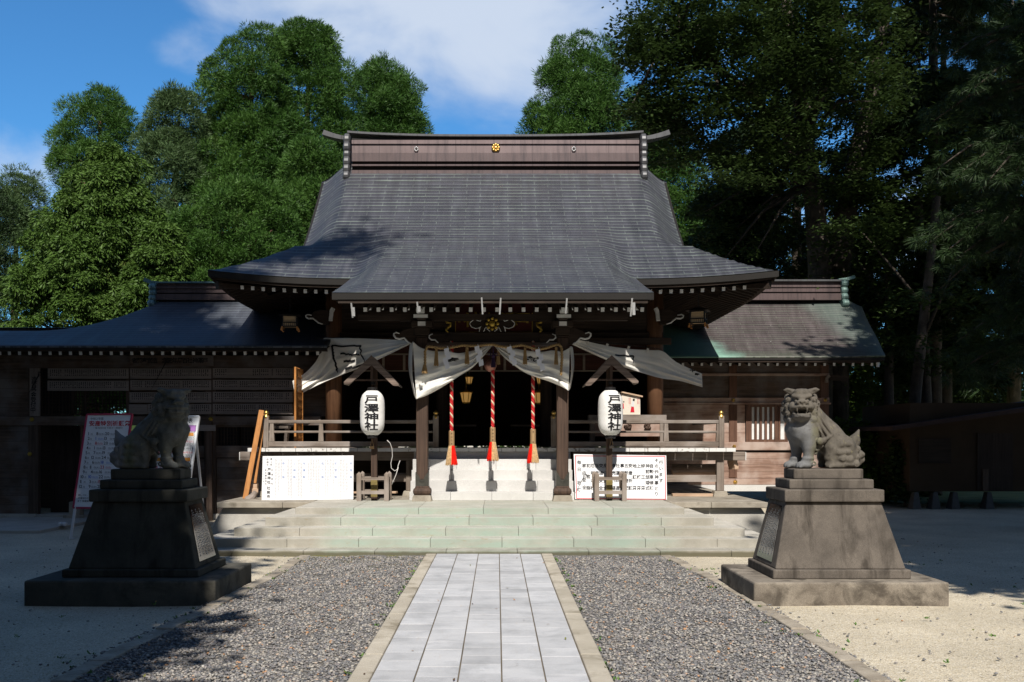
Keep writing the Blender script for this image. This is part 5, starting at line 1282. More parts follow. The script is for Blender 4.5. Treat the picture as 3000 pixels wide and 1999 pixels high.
def cloth_thing(name, label, T, B, fold, nu=70, nv=36, extra=None, group='white curtains tied up across the front of the hall'):
    C_ = Cloth(T, B, fold); c0 = C_.at(.5, 0); t = thing(name, label, 'curtain', c0, group)
    m = MB(); m.grid(lambda u, v: C_.at(u, v), nu, nv); o = m.build('cloth', M['cloth'], t, smooth=True, fix=False, solid=.004); return t, C_
def Q(q, L): return [q(p[0], p[1]) + (p[2],) for p in L]
fold1 = lambda u, v: 0.034 * math.sin(v * 17 + u * 4 + 1.4 * math.sin(u * 5)) * (0.2 + v) * (1 - .45 * u) + .020 * math.sin(v * 37 + 3 * math.sin(u * 7)) * v * v + .012 * math.sin(v * 61 + u * 9) * v * v + .045 * math.sin(u * 9) * (1 - v) * .5 + .018 * math.sin(u * 23 + v * 4) * (1 - v)
T = Q(qm, [(215, 545, 18.26), (300, 610, 18.24), (430, 645, 18.22), (570, 645, 18.22), (700, 670, 18.22), (860, 640, 18.24), (960, 605, 18.26), (1052, 578, 18.30)])
B = Q(qm, [(252, 1158, 18.24), (345, 1125, 18.22), (460, 1068, 18.20), (590, 990, 18.20), (720, 905, 18.20), (850, 820, 18.22), (960, 705, 18.26), (1060, 588, 18.30)])
t, C1 = cloth_thing('curtain', 'white curtain swag left of the bell, its lower corner hanging in sunlight before the pillar', T, B, fold1)
m = MB(); u0, v0 = C1.find(*qm(645, 745)); load_glyphs('奉', .03)
put(m, lambda a, b: C1.at(u0 + a, v0 - b, .012), '奉', 0, 0, .20, .03, .8); m.build('lettering', M['ink'], t, fix=False)
m = MB(); S1 = Cloth(Q(qm, [(222, 540, 18.27), (215, 560, 18.42), (208, 575, 18.58)]), Q(qm, [(252, 1158, 18.25), (235, 1120, 18.40), (205, 1020, 18.56)]), lambda u, v: 0.02 * math.sin(v * 8))
S1 = Cloth(Q(qm, [(222, 545, 18.28), (200, 560, 18.5), (185, 580, 18.7)]), Q(qm, [(250, 1158, 18.26), (228, 1110, 18.5), (212, 1040, 18.7)]), lambda u, v: 0)
m.grid(lambda u, v: (lambda p: (p[0] - .05 * math.sin(v * math.pi), p[1], p[2]))(S1.at(u, v)), 8, 24); m.build('side_fold', M['cloth'], t, smooth=True, fix=False, solid=.004)
T = Q(qm, [(1880, 610, 18.26), (1800, 650, 18.23), (1690, 640, 18.22), (1580, 655, 18.22), (1450, 645, 18.22), (1300, 622, 18.23), (1190, 600, 18.26), (1088, 582, 18.30)])
B = Q(qm, [(1866, 1068, 18.24), (1780, 1020, 18.22), (1660, 970, 18.2), (1540, 930, 18.2), (1410, 880, 18.2), (1290, 800, 18.22), (1180, 710, 18.26), (1083, 594, 18.30)])
t, C2 = cloth_thing('curtain', 'white curtain swag right of the bell, gathered to a point before the other pillar', T, B, fold1)
m = MB(); u0, v0 = C2.find(*qm(1505, 735)); load_glyphs('納', .03)
put(m, lambda a, b: C2.at(u0 - a, v0 - b, .012), '納', 0, 0, .21, .03, .9); m.build('lettering', M['ink'], t, fix=False)
m = MB(); S2 = Cloth(Q(qm, [(1880, 600, 18.28), (1900, 600, 18.5), (1910, 610, 18.7)]), Q(qm, [(1868, 1066, 18.26), (1885, 1040, 18.5), (1895, 990, 18.7)]), lambda u, v: 0)
m.grid(lambda u, v: (lambda p: (p[0] + .04 * math.sin(v * math.pi), p[1], p[2]))(S2.at(u, v)), 8, 24); m.build('side_fold', M['cloth'], t, smooth=True, fix=False, solid=.004)
def ribbon(m, C_, pts, q, w, eps=.012):
    P = []
    for a, b in zip(pts[:-1], pts[1:]):
        for k in range(8): P.append((lerp(a[0], b[0], k / 8), lerp(a[1], b[1], k / 8)))
    P.append(pts[-1]); W_ = [Vector(C_.at(*C_.find(*q(*p)), eps)) for p in P]
    for a, b in zip(W_[:-1], W_[1:]):
        if (b - a).length > 1e-4: m.bar(a, b + (b - a).normalized() * .006, .004, w, (0, 0, 1)) if abs((b - a).normalized().z) < .7 else m.bar(a, b + (b - a).normalized() * .006, w, .004, (0, 1, 0))
fold2 = lambda u, v: 0.045 * math.sin(v * 21 - u * 5 + math.sin(u * 6)) * v * v + .03 * math.sin(u * 14) * (1 - v) * .7 + .018 * math.sin(v * 9 + u * 12) * v + .014 * math.sin(v * 44 - u * 6) * v * v
T = Q(q4, [(1350, 395, 18.62), (1100, 382, 19.4), (850, 372, 20.2), (600, 370, 20.9), (480, 385, 20.95), (440, 560, 20.92), (330, 695, 20.9), (188, 790, 20.85)])
B = Q(q4, [(1335, 432, 18.62), (1140, 525, 19.2), (960, 612, 19.8), (800, 680, 20.4), (650, 738, 20.8), (500, 800, 20.9), (360, 868, 20.9), (218, 945, 20.88)])
t, C3 = cloth_thing('curtain', 'windblown white curtain with part of a black square crest, blown out beside the wing', T, B, fold2)
m = MB()
for pts, w in (([(568, 446), (860, 448)], .035), ([(575, 446), (592, 560), (632, 702)], .045), ([(852, 448), (862, 530), (895, 605)], .04), ([(660, 522), (760, 530), (850, 534)], .035), ([(688, 602), (795, 590)], .045), ([(708, 672), (800, 650), (905, 615)], .06)): ribbon(m, C3, pts, q4, w)
m.build('crest_mark', M['ink'], t)
T = Q(q5, [(990, 388, 18.62), (1100, 410, 19.0), (1290, 450, 19.7), (1500, 478, 20.5), (1700, 488, 20.95), (1810, 500, 20.98), (1950, 610, 21.05), (2190, 718, 21.1)])
B = Q(q5, [(920, 432, 18.62), (1090, 510, 19.0), (1260, 585, 19.5), (1430, 655, 20.2), (1610, 712, 20.8), (1790, 762, 20.95), (1980, 790, 21.05), (2195, 850, 21.1)])
t, C4 = cloth_thing('curtain', 'white curtain stretched sideways to a drooping corner, in front of the sunlit wing roof', T, B, fold2)
m = MB()
for pts, w in (([(1350, 540), (1530, 548)], .035), ([(1525, 548), (1512, 602)], .04), ([(2080, 680), (2110, 690)], .02), ([(2095, 670), (2100, 700)], .02), ([(2125, 715), (2155, 722)], .025), ([(2130, 725), (2150, 732)], .02)): ribbon(m, C4, pts, q5, w)
m.build('crest_mark', M['ink'], t)
m = MB(); cp = [(985, 385, 18.60), (1150, 402, 19.1), (1350, 425, 19.9), (1600, 452, 20.7), (1800, 478, 20.95)]
helix(m, [P3(q5(a, b), d) for a, b, d in cp], .006, .007, .06, 0, 5); m.build('curtain_cord', M['black'], t)
m = MB()
for zx, zy, d in ((1075, 395, 18.9), (1270, 425, 19.6), (1478, 450, 20.4), (1665, 470, 20.85)):
    c = P3(q5(zx, zy), d - .01); m.bar(c, P3(q5(zx - 15, zy + 38), d - .01), .05, .006, (0, 1, 0))
m.build('cloth_loop', M['cloth'], t)

# ------------------------------------------------------------------ straw rope with tassels, and folded papers
SD = 18.12
sp_ = [(345, 800), (345, 650), (368, 598), (430, 603), (500, 616), (580, 616), (660, 602), (740, 586), (830, 592), (910, 592), (1000, 580), (1060, 576), (1120, 594), (1200, 606), (1290, 597), (1370, 582), (1450, 606), (1550, 630), (1640, 612), (1700, 588), (1765, 578), (1792, 610), (1797, 720), (1786, 905)]
sr = thing('straw_rope', 'twisted straw rope with hanging straw tassels, strung across the porch over the curtains', 'straw rope', P3(qm(1060, 576), SD))
m = MB(); path = [P3(qm(*p), SD) for p in sp_]; helix(m, path, .013, .0145, .10, 0, 6); helix(m, path, .013, .0145, .10, math.pi, 6); m.build('rope', M['rope_straw'], sr, smooth=True)
for zx, za, zb_, w in ((465, 622, 800, .045), (790, 605, 780, .045), (1405, 612, 782, .045), (1735, 605, 785, .045), (340, 790, 880, .06), (1120, 640, 785, .04)):
    m = MB(); a = P3(qm(zx, za), SD - .012 if zx != 1120 else 18.34); b = P3(qm(zx, zb_), a.y)
    for k in range(70):
        th = rnd.uniform(0, 6.28); r = rnd.uniform(.3, 1); m.tube([a + Vector((.018 * r * math.cos(th), .018 * r * math.sin(th), 0)), a.lerp(b, .25) + Vector((w * .55 * r * math.cos(th), w * .5 * r * math.sin(th), 0)), b + Vector((w * r * math.cos(th), w * .8 * r * math.sin(th), rnd.uniform(-.015, .02)))], [.006, .006, .004], 3, False)
    m.lathe([(.02, 0), (.024, .01), (.024, .03), (.018, .04)], a - Vector((0, 0, .05)), 10); m.build('straw_tassel', M['rope_straw'], sr)
M['shide'] = flat('white_folded_paper', (0.80, 0.80, 0.84), 0.8, var=.03)
for zx, za, zb_, lab, sl in ((582, 612, 832, 'white zigzag paper streamer over the character on the left curtain', -.25), (905, 590, 800, 'white zigzag paper streamer just left of the bell', -.02), (1248, 597, 790, 'white zigzag paper streamer just right of the bell', .05), (1550, 622, 850, 'white zigzag paper streamer over the character on the right curtain', .0)):
    a = P3(qm(zx, za), SD - .03); h = a.z - FZ(qm(0, zb_)[1], SD - .03); t = thing('paper_streamer', lab, 'paper streamer', a, 'zigzag paper streamers on the straw rope')
    m = MB(); n = 4; hh = h * .94 / n
    for k in range(n):
        x0 = a.x - .045 + sl * hh * k + (.022 if k % 2 else -.018) + .012 * k; z1 = a.z - h * .06 - k * hh * .98; y = a.y - .006 * k
        m.add([(x0, y, z1), (x0 + .085, y - .004, z1 + .025), (x0 + .10 + .0, y - .004, z1 - hh - .0), (x0 + .02, y, z1 - hh - .028)], [(0, 1, 2, 3)])
    m.tube([(a.x, a.y + .02, a.z + .03), (a.x, a.y, a.z - h * .07)], .006, 4); m.build('folded_paper', M['shide'], t, solid=.003)

# ------------------------------------------------------------------ lanterns hanging under the eave corners
M['screen'] = wood('pale_lantern_screen', (0.36, 0.24, 0.12), (0.58, 0.43, 0.26), 'x', 0.8, 30)
def eave_lantern(q, zx, zt, zb_, w, d, yaw, label):
    c = P3(q(zx, zt), d); h = c.z - FZ(q(0, zb_)[1], d); t = thing('eave_lantern', label, 'hanging lantern', c, 'square lanterns under the eave corners'); t.rotation_euler.z = yaw
    x, y = c.x, c.y; hw = w / 2
    m = MB(); m.hexa([(x-hw*1.5, y-hw*1.5, c.z - h*.02), (x+hw*1.5, y-hw*1.5, c.z - h*.02), (x+hw*1.5, y+hw*1.5, c.z - h*.02), (x-hw*1.5, y+hw*1.5, c.z - h*.02)], [(x-.05, y-.05, c.z + h*.22), (x+.05, y-.05, c.z + h*.22), (x+.05, y+.05, c.z + h*.22), (x-.05, y+.05, c.z + h*.22)]); m.build('lantern_roof', M['black'], t)
    m = MB(); za, zb2, zc = c.z - h * .06, c.z - h * .78, c.z - h * .52
    for sx in (-1, 1):
        for sy in (-1, 1): m.bar((x + sx*hw, y + sy*hw, c.z - h), (x + sx*hw*.92, y + sy*hw*.92, za), .026, .026)
    for z in (za, zc, zb2):
        for s in (-1, 1): m.bar((x - hw, y + s*hw*.97, z), (x + hw, y + s*hw*.97, z), .02, .02); m.bar((x + s*hw*.97, y - hw, z), (x + s*hw*.97, y + hw, z), .02, .02)
    for k in range(1, 7):
        p = lerp(-hw, hw, k / 7)
        for s in (-1, 1): m.bar((x + p, y + s*hw*.96, zc), (x + p, y + s*hw*.96, zb2), .008, .008); m.bar((x + s*hw*.96, y + p, zc), (x + s*hw*.96, y + p, zb2), .008, .008)
    m.tube([(x, y, c.z + h*.2), (x, y, c.z + h*.2 + .35)], .01, 5); m.build('lantern_frame', M['black'], t)
    m = MB(); k = hw * .86; m.box(x-k, x+k, y-k, y+k, zb2 + .01, za - .01); m.build('screen', M['screen'], t)
    m = MB()
    for sx in (-1, 1):
        for sy in (-1, 1): m.bar((x + sx*hw*1.12, y + sy*hw*1.12, c.z - h - .015), (x + sx*hw*1.0, y + sy*hw*1.0, zb2 - .005), .03, .03)
    m.build('lantern_foot', M['new_wood'], t)
eave_lantern(q4, 167, 150, 295, .29, 20.2, 0.12, 'square wooden lantern with pale screens hanging under the eave on the shaded wing side')
eave_lantern(q5, 2155, 105, 262, .30, 20.2, -0.35, 'square wooden lantern hanging under the eave beside the sunlit wing roof')

# ------------------------------------------------------------------ notice boards leaning on the veranda
class Plane:
    """a flat board: close-up pixels of its four corners laid on a leaning plane"""
    def __init__(s, q, TL, TR, BR, BL, dt, db):
        s.q = q; s.c = (TL, TR, BR, BL); s.a, s.b, s.e, s.f = P3(q(*TL), dt), P3(q(*TR), dt), P3(q(*BR), db), P3(q(*BL), db)
        s.n = (s.b - s.a).cross(s.a - s.f).normalized()
        if s.n.y > 0: s.n = -s.n
    def st(s, zx, zy):
        TL, TR, BR, BL = s.c; t = 0.5; u = .5
        for _ in range(6):
            xl, xr = lerp(TL[0], BL[0], t), lerp(TR[0], BR[0], t); u = (zx - xl) / (xr - xl); t = (zy - lerp(TL[1], TR[1], u)) / (lerp(BL[1], BR[1], u) - lerp(TL[1], TR[1], u))
        return u, t
    def at(s, u, t, e=0.0): return s.a.lerp(s.b, u).lerp(s.f.lerp(s.e, u), t) + s.n * e
    def px(s, zx, zy, e=0.0): return s.at(*s.st(zx, zy), e)
    def slab(s, th=.025):
        m = MB(); p = [s.at(u, t, e) for e in (-th, 0) for u, t in ((0, 1), (1, 1), (1, 0), (0, 0))]; m.hexa(p[:4], p[4:]); return m
    def quad(s, m, x0, y0, x1, y1, e=.002):
        m.add([s.px(x0, y1, e), s.px(x1, y1, e), s.px(x1, y0, e), s.px(x0, y0, e)], [(0, 1, 2, 3)])
    def chars(s, m, L, size, off_=0.0, sx=1.0, e=.0025):
        load_glyphs(''.join(c[0] for c in L), off_)
        for ch, zx, zy in L: put(m, lambda a, b: s.px(zx + a, zy - b, e), ch, 0, 0, size, off_, sx)
M['board_white'] = flat('white_board_enamel', (0.66, 0.66, 0.665), 0.45, 0, 0.4, 0.02, 3); M['pale_ink'] = flat('faded_grey_ink', (0.22, 0.22, 0.25), 0.8, var=.1); M['blue_ink'] = flat('faded_blue_ink', (0.24, 0.31, 0.50), 0.8, var=.1)
M['red_paint'] = flat('faded_red_border', (0.58, 0.10, 0.11), 0.6, var=.1); M['sign_blue'] = flat('blue_print', (0.02, 0.13, 0.55), 0.6); M['sign_red'] = flat('red_print', (0.55, 0.012, 0.03), 0.6)
pl = Plane(q1, (570, 292), (1465, 285), (1462, 718), (560, 727), 19.02, 18.75)
nb1 = thing('notice_board', 'white notice board covered in columns of faint faded writing, leaning on the left veranda', 'notice board', pl.at(.5, 1))
pl.slab().build('board', M['board_white'], nb1)
m = MB(); pl.chars(m, [(c, 655, 322 + 28 * i) for i, c in enumerate('最上郡')] + [(c, 662, 432 + 44 * i) for i, c in enumerate('天満神社')] + [(c, 618, 325 + 28 * i) for i, c in enumerate('総鎮守')], 22)
pl.chars(m, [(c, 633 - i * .8, 425 + 42 * i) for i, c in enumerate('戸澤神社')] + [(c, 628, 608 + 42 * i) for i, c in enumerate('社務所')], 34, .02)
pl.chars(m, [(c, 600, 432 + 27 * i) for i, c in enumerate('新庄護国神社')], 20); pl.chars(m, [(c, 579, 470 + 24 * i) for i, c in enumerate('二二〇五一')], 14)
m.build('lettering', M['ink'], nb1)
m = MB()
for tx, L in (('竣工祭', 775), ('上棟祭', 883), ('地鎮祭', 978), ('起工祭', 1160), ('初宮祭', 1290), ('安産祭', 1440)): pl.chars(m, [(c, L, 365 + 68 * i) for i, c in enumerate(tx)], 27, .01)
m.build('faded_heading', M['blue_ink'], nb1)
m = MB()
for zx in list(range(695, 765, 15)) + list(range(810, 870, 15)) + list(range(908, 965, 15)) + list(range(1022, 1140, 16)) + list(range(1190, 1275, 16)) + list(range(1320, 1425, 15)):
    y = 318 + rnd.choice((0, 0, 40, 12)); end = rnd.choice((700, 690, 640, 520))
    while y < end:
        for k in range(2):
            a = rnd.uniform(-3, 3); pl.quad(m, zx - 4 + a, y + k * 5, zx + rnd.uniform(1, 5) + a, y + k * 5 + 2.2)
        pl.quad(m, zx - 1.2, y, zx + 1.2, y + 9); y += 14.5
m.build('faded_writing', M['pale_ink'], nb1)
pr = Plane(q3, (272, 272), (1182, 285), (1190, 720), (287, 715), 19.02, 18.75)
nb2 = thing('notice_board', 'white notice board with red border and columns of black handwriting', 'notice board', pr.at(.5, 1))
pr.slab().build('board', M['board_white'], nb2)
m = MB()
for x0, y0, x1, y1 in ((283, 281, 1174, 290), (296, 702, 1180, 710)): 
    n = 1; m.add([pr.px(x0, y0 + (4 if x0 < 290 else 2), .002), pr.px(x0, y1 + 4, .002), pr.px(x1, y1 + 9, .002), pr.px(x1, y0 + 9, .002)], [(0, 1, 2, 3)])
m.add([pr.px(283, 290, .0024), pr.px(292, 290, .0024), pr.px(305, 706, .0024), pr.px(296, 706, .0024)], [(0, 1, 2, 3)]); m.add([pr.px(1165, 296, .0024), pr.px(1174, 296, .0024), pr.px(1181, 712, .0024), pr.px(1172, 712, .0024)], [(0, 1, 2, 3)])
m.build('red_border', M['red_paint'], nb2)
cols = [(1131, '行います', (355, 415, 475, 535)), (1087, 'その他神事とり', (335, 390, 448, 500, 557, 612, 665)), (1038, '自動車修祓', (390, 446, 500, 555, 608)), (998, '神前結婚式', (390, 446, 500, 555, 608)), (955, '竣工祭', (390, 500, 608)), (913, '上棟祭', (390, 500, 608)), (871, '地鎮祭', (390, 500, 608)),
        (830, '安産祈願', (387, 460, 535, 608)), (790, '五穀豊穣', (387, 460, 535, 608)), (749, '事業繁栄', (387, 460, 535, 608)), (706, '社運隆昌', (387, 460, 535, 608)), (665, '商売繁盛', (387, 460, 535, 608)), (582, '身体安全', (387, 460, 535, 608)), (540, '交通安全', (387, 460, 535, 608)), (498, '当病平癒', (387, 460, 535, 608)), (457, '厄年の祓', (387, 460, 535, 608)), (416, '初宮詣', (387, 495, 605)), (375, '家内安全', (387, 460, 530, 602)), (325, '毎日御祈祷', (355, 425, 490, 557, 625))]
m = MB(); pr.chars(m, [(ch, x, y) for x, s, Y in cols for ch, y in zip(s, Y)], 42, .02); m.build('lettering', M['ink'], nb2)

# ------------------------------------------------------------------ standing signs by the left lion
def standing_sign(TL, TR, BR, BL, dt, db, legs, label, edge):
    P_ = Plane(z3, TL, TR, BR, BL, dt, db); t = thing('standing_sign', label, 'sign', (P_.at(.5, 1).x, P_.at(.5, 1).y, 0))
    P_.slab(.03).build('sign_board', M['sign_white'] if 'sign_white' in M else M.setdefault('sign_white', flat('white_sign_face', (0.85, 0.86, 0.87), 0.25, 0, 0.6, 0.02, 3)), t)
    m = MB(); w = 5
    for a, b in ((0, 1), (1, 2), (2, 3), (3, 0)):
        pa, pb = P_.at(*((0,0),(1,0),(1,1),(0,1))[a]), P_.at(*((0,0),(1,0),(1,1),(0,1))[b]); m.bar(pa + P_.n * -.01, pb + P_.n * -.01, .03, .05, P_.n)
    m.build('sign_frame', edge, t)
    for u in (0.04, .96):
        m = MB(); a = P_.at(u, .98); dz = (P_.at(u, 1) - P_.at(u, 0)); dz = dz / -dz.z; f = a + dz * (a.z - .012); m.bar(a, f, .04, .03); m.bar(f, f + Vector((0, .1, 0)), .05, .02); m.build('front_leg', M['board_white'], t)
        m = MB(); a = P_.at(u, .25, -.03); m.bar(a, (a.x, a.y + .62, .012), .035, .03); m.build('rear_leg', M['board_white'], t)
    return t, P_
M['sign_edge_red'] = flat('dark_pink_frame', (0.40, 0.045, 0.09), 0.5); M['sign_edge'] = flat('white_frame', (0.74, 0.76, 0.78), 0.5); M['lilac'] = flat('lilac_print', (0.46, 0.20, 0.55), 0.6, var=.03); M['orange'] = flat('orange_print', (0.62, 0.26, 0.045), 0.6, var=.03)
dS = 17.35
t, A = standing_sign((597, 1018), (905, 1015), (811, 1658), (503, 1658), dS + .42, dS, None, 'white standing sign with dark pink frame and monthly dates', M['sign_edge_red'])
def row(P_, groups, e=.0025):
    """groups of (material, text, x, y, size, offset): left aligned text along the slanting rows of the sign"""
    by = {}
    for mt, s, x, y, size, o_ in groups: put_row(by.setdefault(mt, MB()), lambda a, b: P_.px(a, -b, e), s, x, -y, size, o_)
    return by
G = [('ink', '令和２年度', 620, 1047, 19, .0), ('sign_red', '安産特別祈願祭', 612, 1081, 40, .02), ('ink', '・毎月戌の日 午前十一時斎行', 638, 1112, 16, .0)]
data = [('1', '8', '水', '20', '月'), ('2', '1', '土', '13', '木'), ('3', '8', '日', '20', '金'), ('4', '1', '水', '13', '月'), ('5', '7', '木', '19', '火'), ('6', '12', '金', '24', '水'), ('7', '6', '月', '18', '土'), ('8', '11', '火', '23', '日'), ('9', '4', '金', '16', '水'), ('10', '10', '土', '22', '木'), ('11', '3', '火', '15', '日'), ('12', '9', '水', '21', '月')]
colr = lambda w: {'土': 'sign_blue', '日': 'sign_red'}.get(w, 'ink')
for i, (mo, d1, w1, d2, w2) in enumerate(data):
    y = 1151 + i * 32.9; s = -(y - 1151) * .147
    G += [('ink', mo, 606 + s - (9 if len(mo) > 1 else 0), y, 30, .012), ('ink', '月', 621 + s, y + 5, 15, .0), (colr(w1), d1, 660 + s - (10 if len(d1) > 1 else 0), y, 30, .012), (colr(w1), '日(' + w1 + ')', 676 + s, y + 4, 16, .0), (colr(w2), d2, 720 + s, y, 30, .012), (colr(w2), '日(' + w2 + ')', 757 + s, y + 4, 16, .0)]
G += [('ink', '詳しくは、', 537, 1572, 15, .004), ('ink', '戸澤神社社務所', 535, 1593, 15, .004), ('ink', 'まで御連絡下さい', 531, 1612, 15, .004)]
for k, mb in row(A, G).items(): mb.build('lettering', M[k], t)
m = MB()
for i in range(12): y = 1167 + i * 32.9; A.quad(m, 600 - (y - 1151) * .147, y, 880 - (y - 1151) * .147, y + .8)
m.build('ruled_line', M['pale_ink'], t)
t, Bp = standing_sign((1068, 1026), (1365, 1030), (1302, 1470), (1004, 1466), dS + .62, dS + .30, None, 'white table sign with lilac and orange rows behind the shaded lion', M['sign_edge'])
m = MB(); Bp.quad(m, 1082, 1092, 1342, 1135); m.build('lilac_row', M['lilac'], t)
m = MB(); Bp.quad(m, 1072, 1143, 1328, 1166); Bp.quad(m, 1048, 1315, 1304, 1339); m.build('orange_row', M['orange'], t)
m = MB()
ys = [1092, 1135, 1142, 1167, 1192, 1217, 1242, 1267, 1292, 1314, 1340, 1366, 1392, 1418]
for y in ys: s = -(y - 1092) * .143; Bp.quad(m, 1084 + s, y, 1345 + s, y + 1.6, .003)
for x in (1086, 1140, 1250, 1343): m.add([Bp.px(x, 1092, .003), Bp.px(x + 1.8, 1092, .003), Bp.px(x - 46, 1418, .003), Bp.px(x - 47.8, 1418, .003)], [(0, 1, 2, 3)])
m.build('table_line', M['ink'], t)
G = [('ink', '厄年表', 1220, 1060, 34, .012), ('ink', '女', 1180, 1114, 36, .012), ('ink', '性', 1275, 1114, 36, .012), ('ink', '生れ年', 1262, 1154, 15, .0), ('ink', '男　性', 1110, 1326, 20, .0)]
for i, (a, c) in enumerate((('平成15年生れ', 'ink'), ('平成11年生れ', 'sign_red'), ('平成13年生れ', 'ink'), ('昭和64年生れ', 'ink'), ('昭和63年生れ', 'sign_red'), ('昭和62年生れ', 'ink'))):
    y = 1180 + 25 * i; s = -(y - 1092) * .143; G += [(c, a, 1256 + s, y, 17, .0), (c, '前厄', 1200 + s, y, 16, .0), (c, str(33 - i) + '歳', 1095 + s, y, 16, .0)]
for i, (a, c) in enumerate((('昭和60年生れ', 'ink'), ('平成8年生れ', 'sign_red'), ('昭和55年生れ', 'ink'))):
    y = 1353 + 26 * i; s = -(y - 1092) * .143; G += [(c, a, 1256 + s, y, 17, .0), (c, '前厄', 1135 + s, y, 16, .0), (c, '42歳', 1092 + s, y, 16, .0)]
for k, mb in row(Bp, G).items(): mb.build('lettering', M[k], t)

# ------------------------------------------------------------------ name plaques on the wing wall
M['plaque'] = wood('weathered_name_plaque', (0.22, 0.185, 0.165), (0.33, 0.285, 0.26), 'x', 0.85, 20, None, 0.2); M['plaque_z'] = wood('weathered_upright_plaque', (0.19, 0.155, 0.135), (0.30, 0.25, 0.225), 'z', 0.85, 20, None, 0.2)
PLQ = [(330, 702, 884, 772, 'top row name plaque over the see-through lattice'), (893, 702, 1450, 772, 'name plaque under the horizontal title board, middle of the top row'), (1460, 700, 2008, 768, 'top row name plaque with a bare stretch, nearest the hall'),
       (328, 786, 884, 855, 'second row name plaque, just above the see-through lattice'), (895, 782, 1450, 850, 'second row name plaque, middle one'), (1460, 780, 2008, 848, 'second row name plaque, nearest the hall'),
       (890, 864, 1450, 936, 'third row name plaque, beside the head of the shaded lion'), (1460, 862, 2008, 934, 'third row name plaque, nearest the hall with a sun fleck'),
       (886, 948, 1010, 1015, 'short blank plaque without names beside the lattice window'), (1014, 946, 1450, 1015, 'bottom row name plaque behind the neck of the shaded lion'), (1460, 944, 2008, 1015, 'bottom row name plaque, nearest the hall')]
for k, (x0, y0, x1, y1, lab) in enumerate(PLQ):
    d = LY - .02; a, b = z3(x0, y0), z3(x1, y1); X0, X1, Z1, Z0 = FX(a[0], d), FX(b[0], d), FZ(a[1], d), FZ(b[1], d)
    t = thing('name_plaque', lab, 'name plaque', ((X0 + X1) / 2, d, Z0), 'long wooden name plaques on the wing wall'); m = MB(); m.box(X0, X1, d - .02, d + .015, Z0, Z1); m.box(X0, X1, d - .03, d - .0205, Z0, Z0 + .02); m.build('board', M['plaque'], t)
    if k == 8: continue
    m = MB(); x = X0 + .06
    while x < X1 - .05:
        if (k == 2 and X0 + .3 < x < X0 + .85) or rnd.random() < .05: x += .05; continue
        for zt, zb_ in ((Z1 - .025, lerp(Z1, Z0, .52)), (lerp(Z1, Z0, .60), Z0 + .045)):
            z = zt
            while z > zb_ + .02:
                h = rnd.uniform(.018, .03); w = rnd.uniform(.007, .011); m.add([(x - w, d - .022, z - h), (x + w, d - .022, z - h), (x + w, d - .022, z), (x - w, d - .022, z)], [(0, 1, 2, 3)]); z -= h + rnd.uniform(.006, .012)
        x += .045
    m.build('names', M['ink'], t)
d = LY - .06; a, b = z3(206, 700), z3(275, 1028); t = thing('name_plaque', 'upright plaque with one column of large brushed characters beside the doorway', 'sign plaque', (FX(a[0] + 14, d), d, FZ(b[1], d)))
m = MB(); m.box(FX(a[0], d), FX(b[0], d), d - .02, d + .02, FZ(b[1], d), FZ(a[1], d)); m.build('board', M['plaque_z'], t)
m = MB(); load_glyphs('御造営基金受付中', .015)
for i, ch in enumerate('御造営基金受付中'): p = z3(240 - i * 1.5, 742 + i * 35); put(m, lambda A_, B_: (A_, d - .023, B_), ch, FX(p[0], d), FZ(p[1], d), .125, .015)
m.build('lettering', M['ink'], t)
d = LY - .12; a, b = z3(893, 612), z3(1462, 684); t = thing('title_board', 'dark horizontal title board with brushed characters above the name plaques', 'sign plaque', (FX((a[0] + b[0]) / 2, d), d, FZ(b[1], d)))
m = MB(); m.box(FX(a[0], d), FX(b[0], d), d - .02, d + .02, FZ(b[1], d), FZ(a[1], d)); m.build('board', M['left_wood'], t)
m = MB(); load_glyphs('戸澤神社百周年記念御造営奉賛者', .02)
for i, ch in enumerate('戸澤神社百周年記念御造営奉賛者'): p = z3(1408 - i * 34.5, 648); put(m, lambda A_, B_: (A_, d - .023, B_), ch, FX(p[0], d), FZ(p[1], d), .125, .02)
m.build('lettering', M['ink'], t)
# signpost with a crossbar, door lattice, stored timber and small things
d = 21.2; x = FX(z3(1437, 0)[0], d); t = thing('wooden_signpost', 'plain dark post with one grey crossbar standing against the wing wall', 'post', (x, d, 0))
m = MB(); m.box(x - .06, x + .06, d - .05, d + .05, 0, FZ(z3(0, 1065)[1], d)); m.build('post', M['left_wood_z'], t); m = MB(); m.box(FX(z3(1365, 0)[0], d), FX(z3(1485, 0)[0], d), d - .085, d - .052, FZ(z3(0, 1130)[1], d), FZ(z3(0, 1090)[1], d)); m.build('crossbar', M['plaque'], t)
x = FX(z3(2030, 0)[0], 20.3); t = thing('lattice_door', 'orange lattice door leaf seen edge on at the corner of the veranda', 'door', (x, 20.3, ZFL)); m = MB(); z1 = FZ(z3(0, 690)[1], 20.2)
m.box(x - .02, x + .02, 20.2, 20.26, ZFL + .004, z1); m.box(x - .02, x + .02, 20.9, 20.96, ZFL + .004, z1); m.build('stile', M['new_wood'], t)
m = MB()
for k in range(11): z = lerp(ZFL + .03, z1 - .03, k / 10); m.box(x - .012, x + .012, 20.262, 20.898, z - .012, z + .012)
for k in range(1, 5): y = lerp(20.26, 20.9, k / 5); m.box(x - .009, x + .011, y - .012, y + .012, ZFL + .01, z1)
m.build('lattice', M['new_wood'], t)
def plank(name, label, cat, a, b, w, h, mat, up=(0,1,0), group=None):
    m = MB(); m.bar(a, b, w, h, up); c = (Vector(a) + Vector(b)) / 2; m2 = MB(); m2.v = [tuple(Vector(p) - c) for p in m.v]; m2.f = m.f
    o = m2.build(name, M[mat], None, bevel=.004); o.location = c; tag(o, label, cat, group); return o
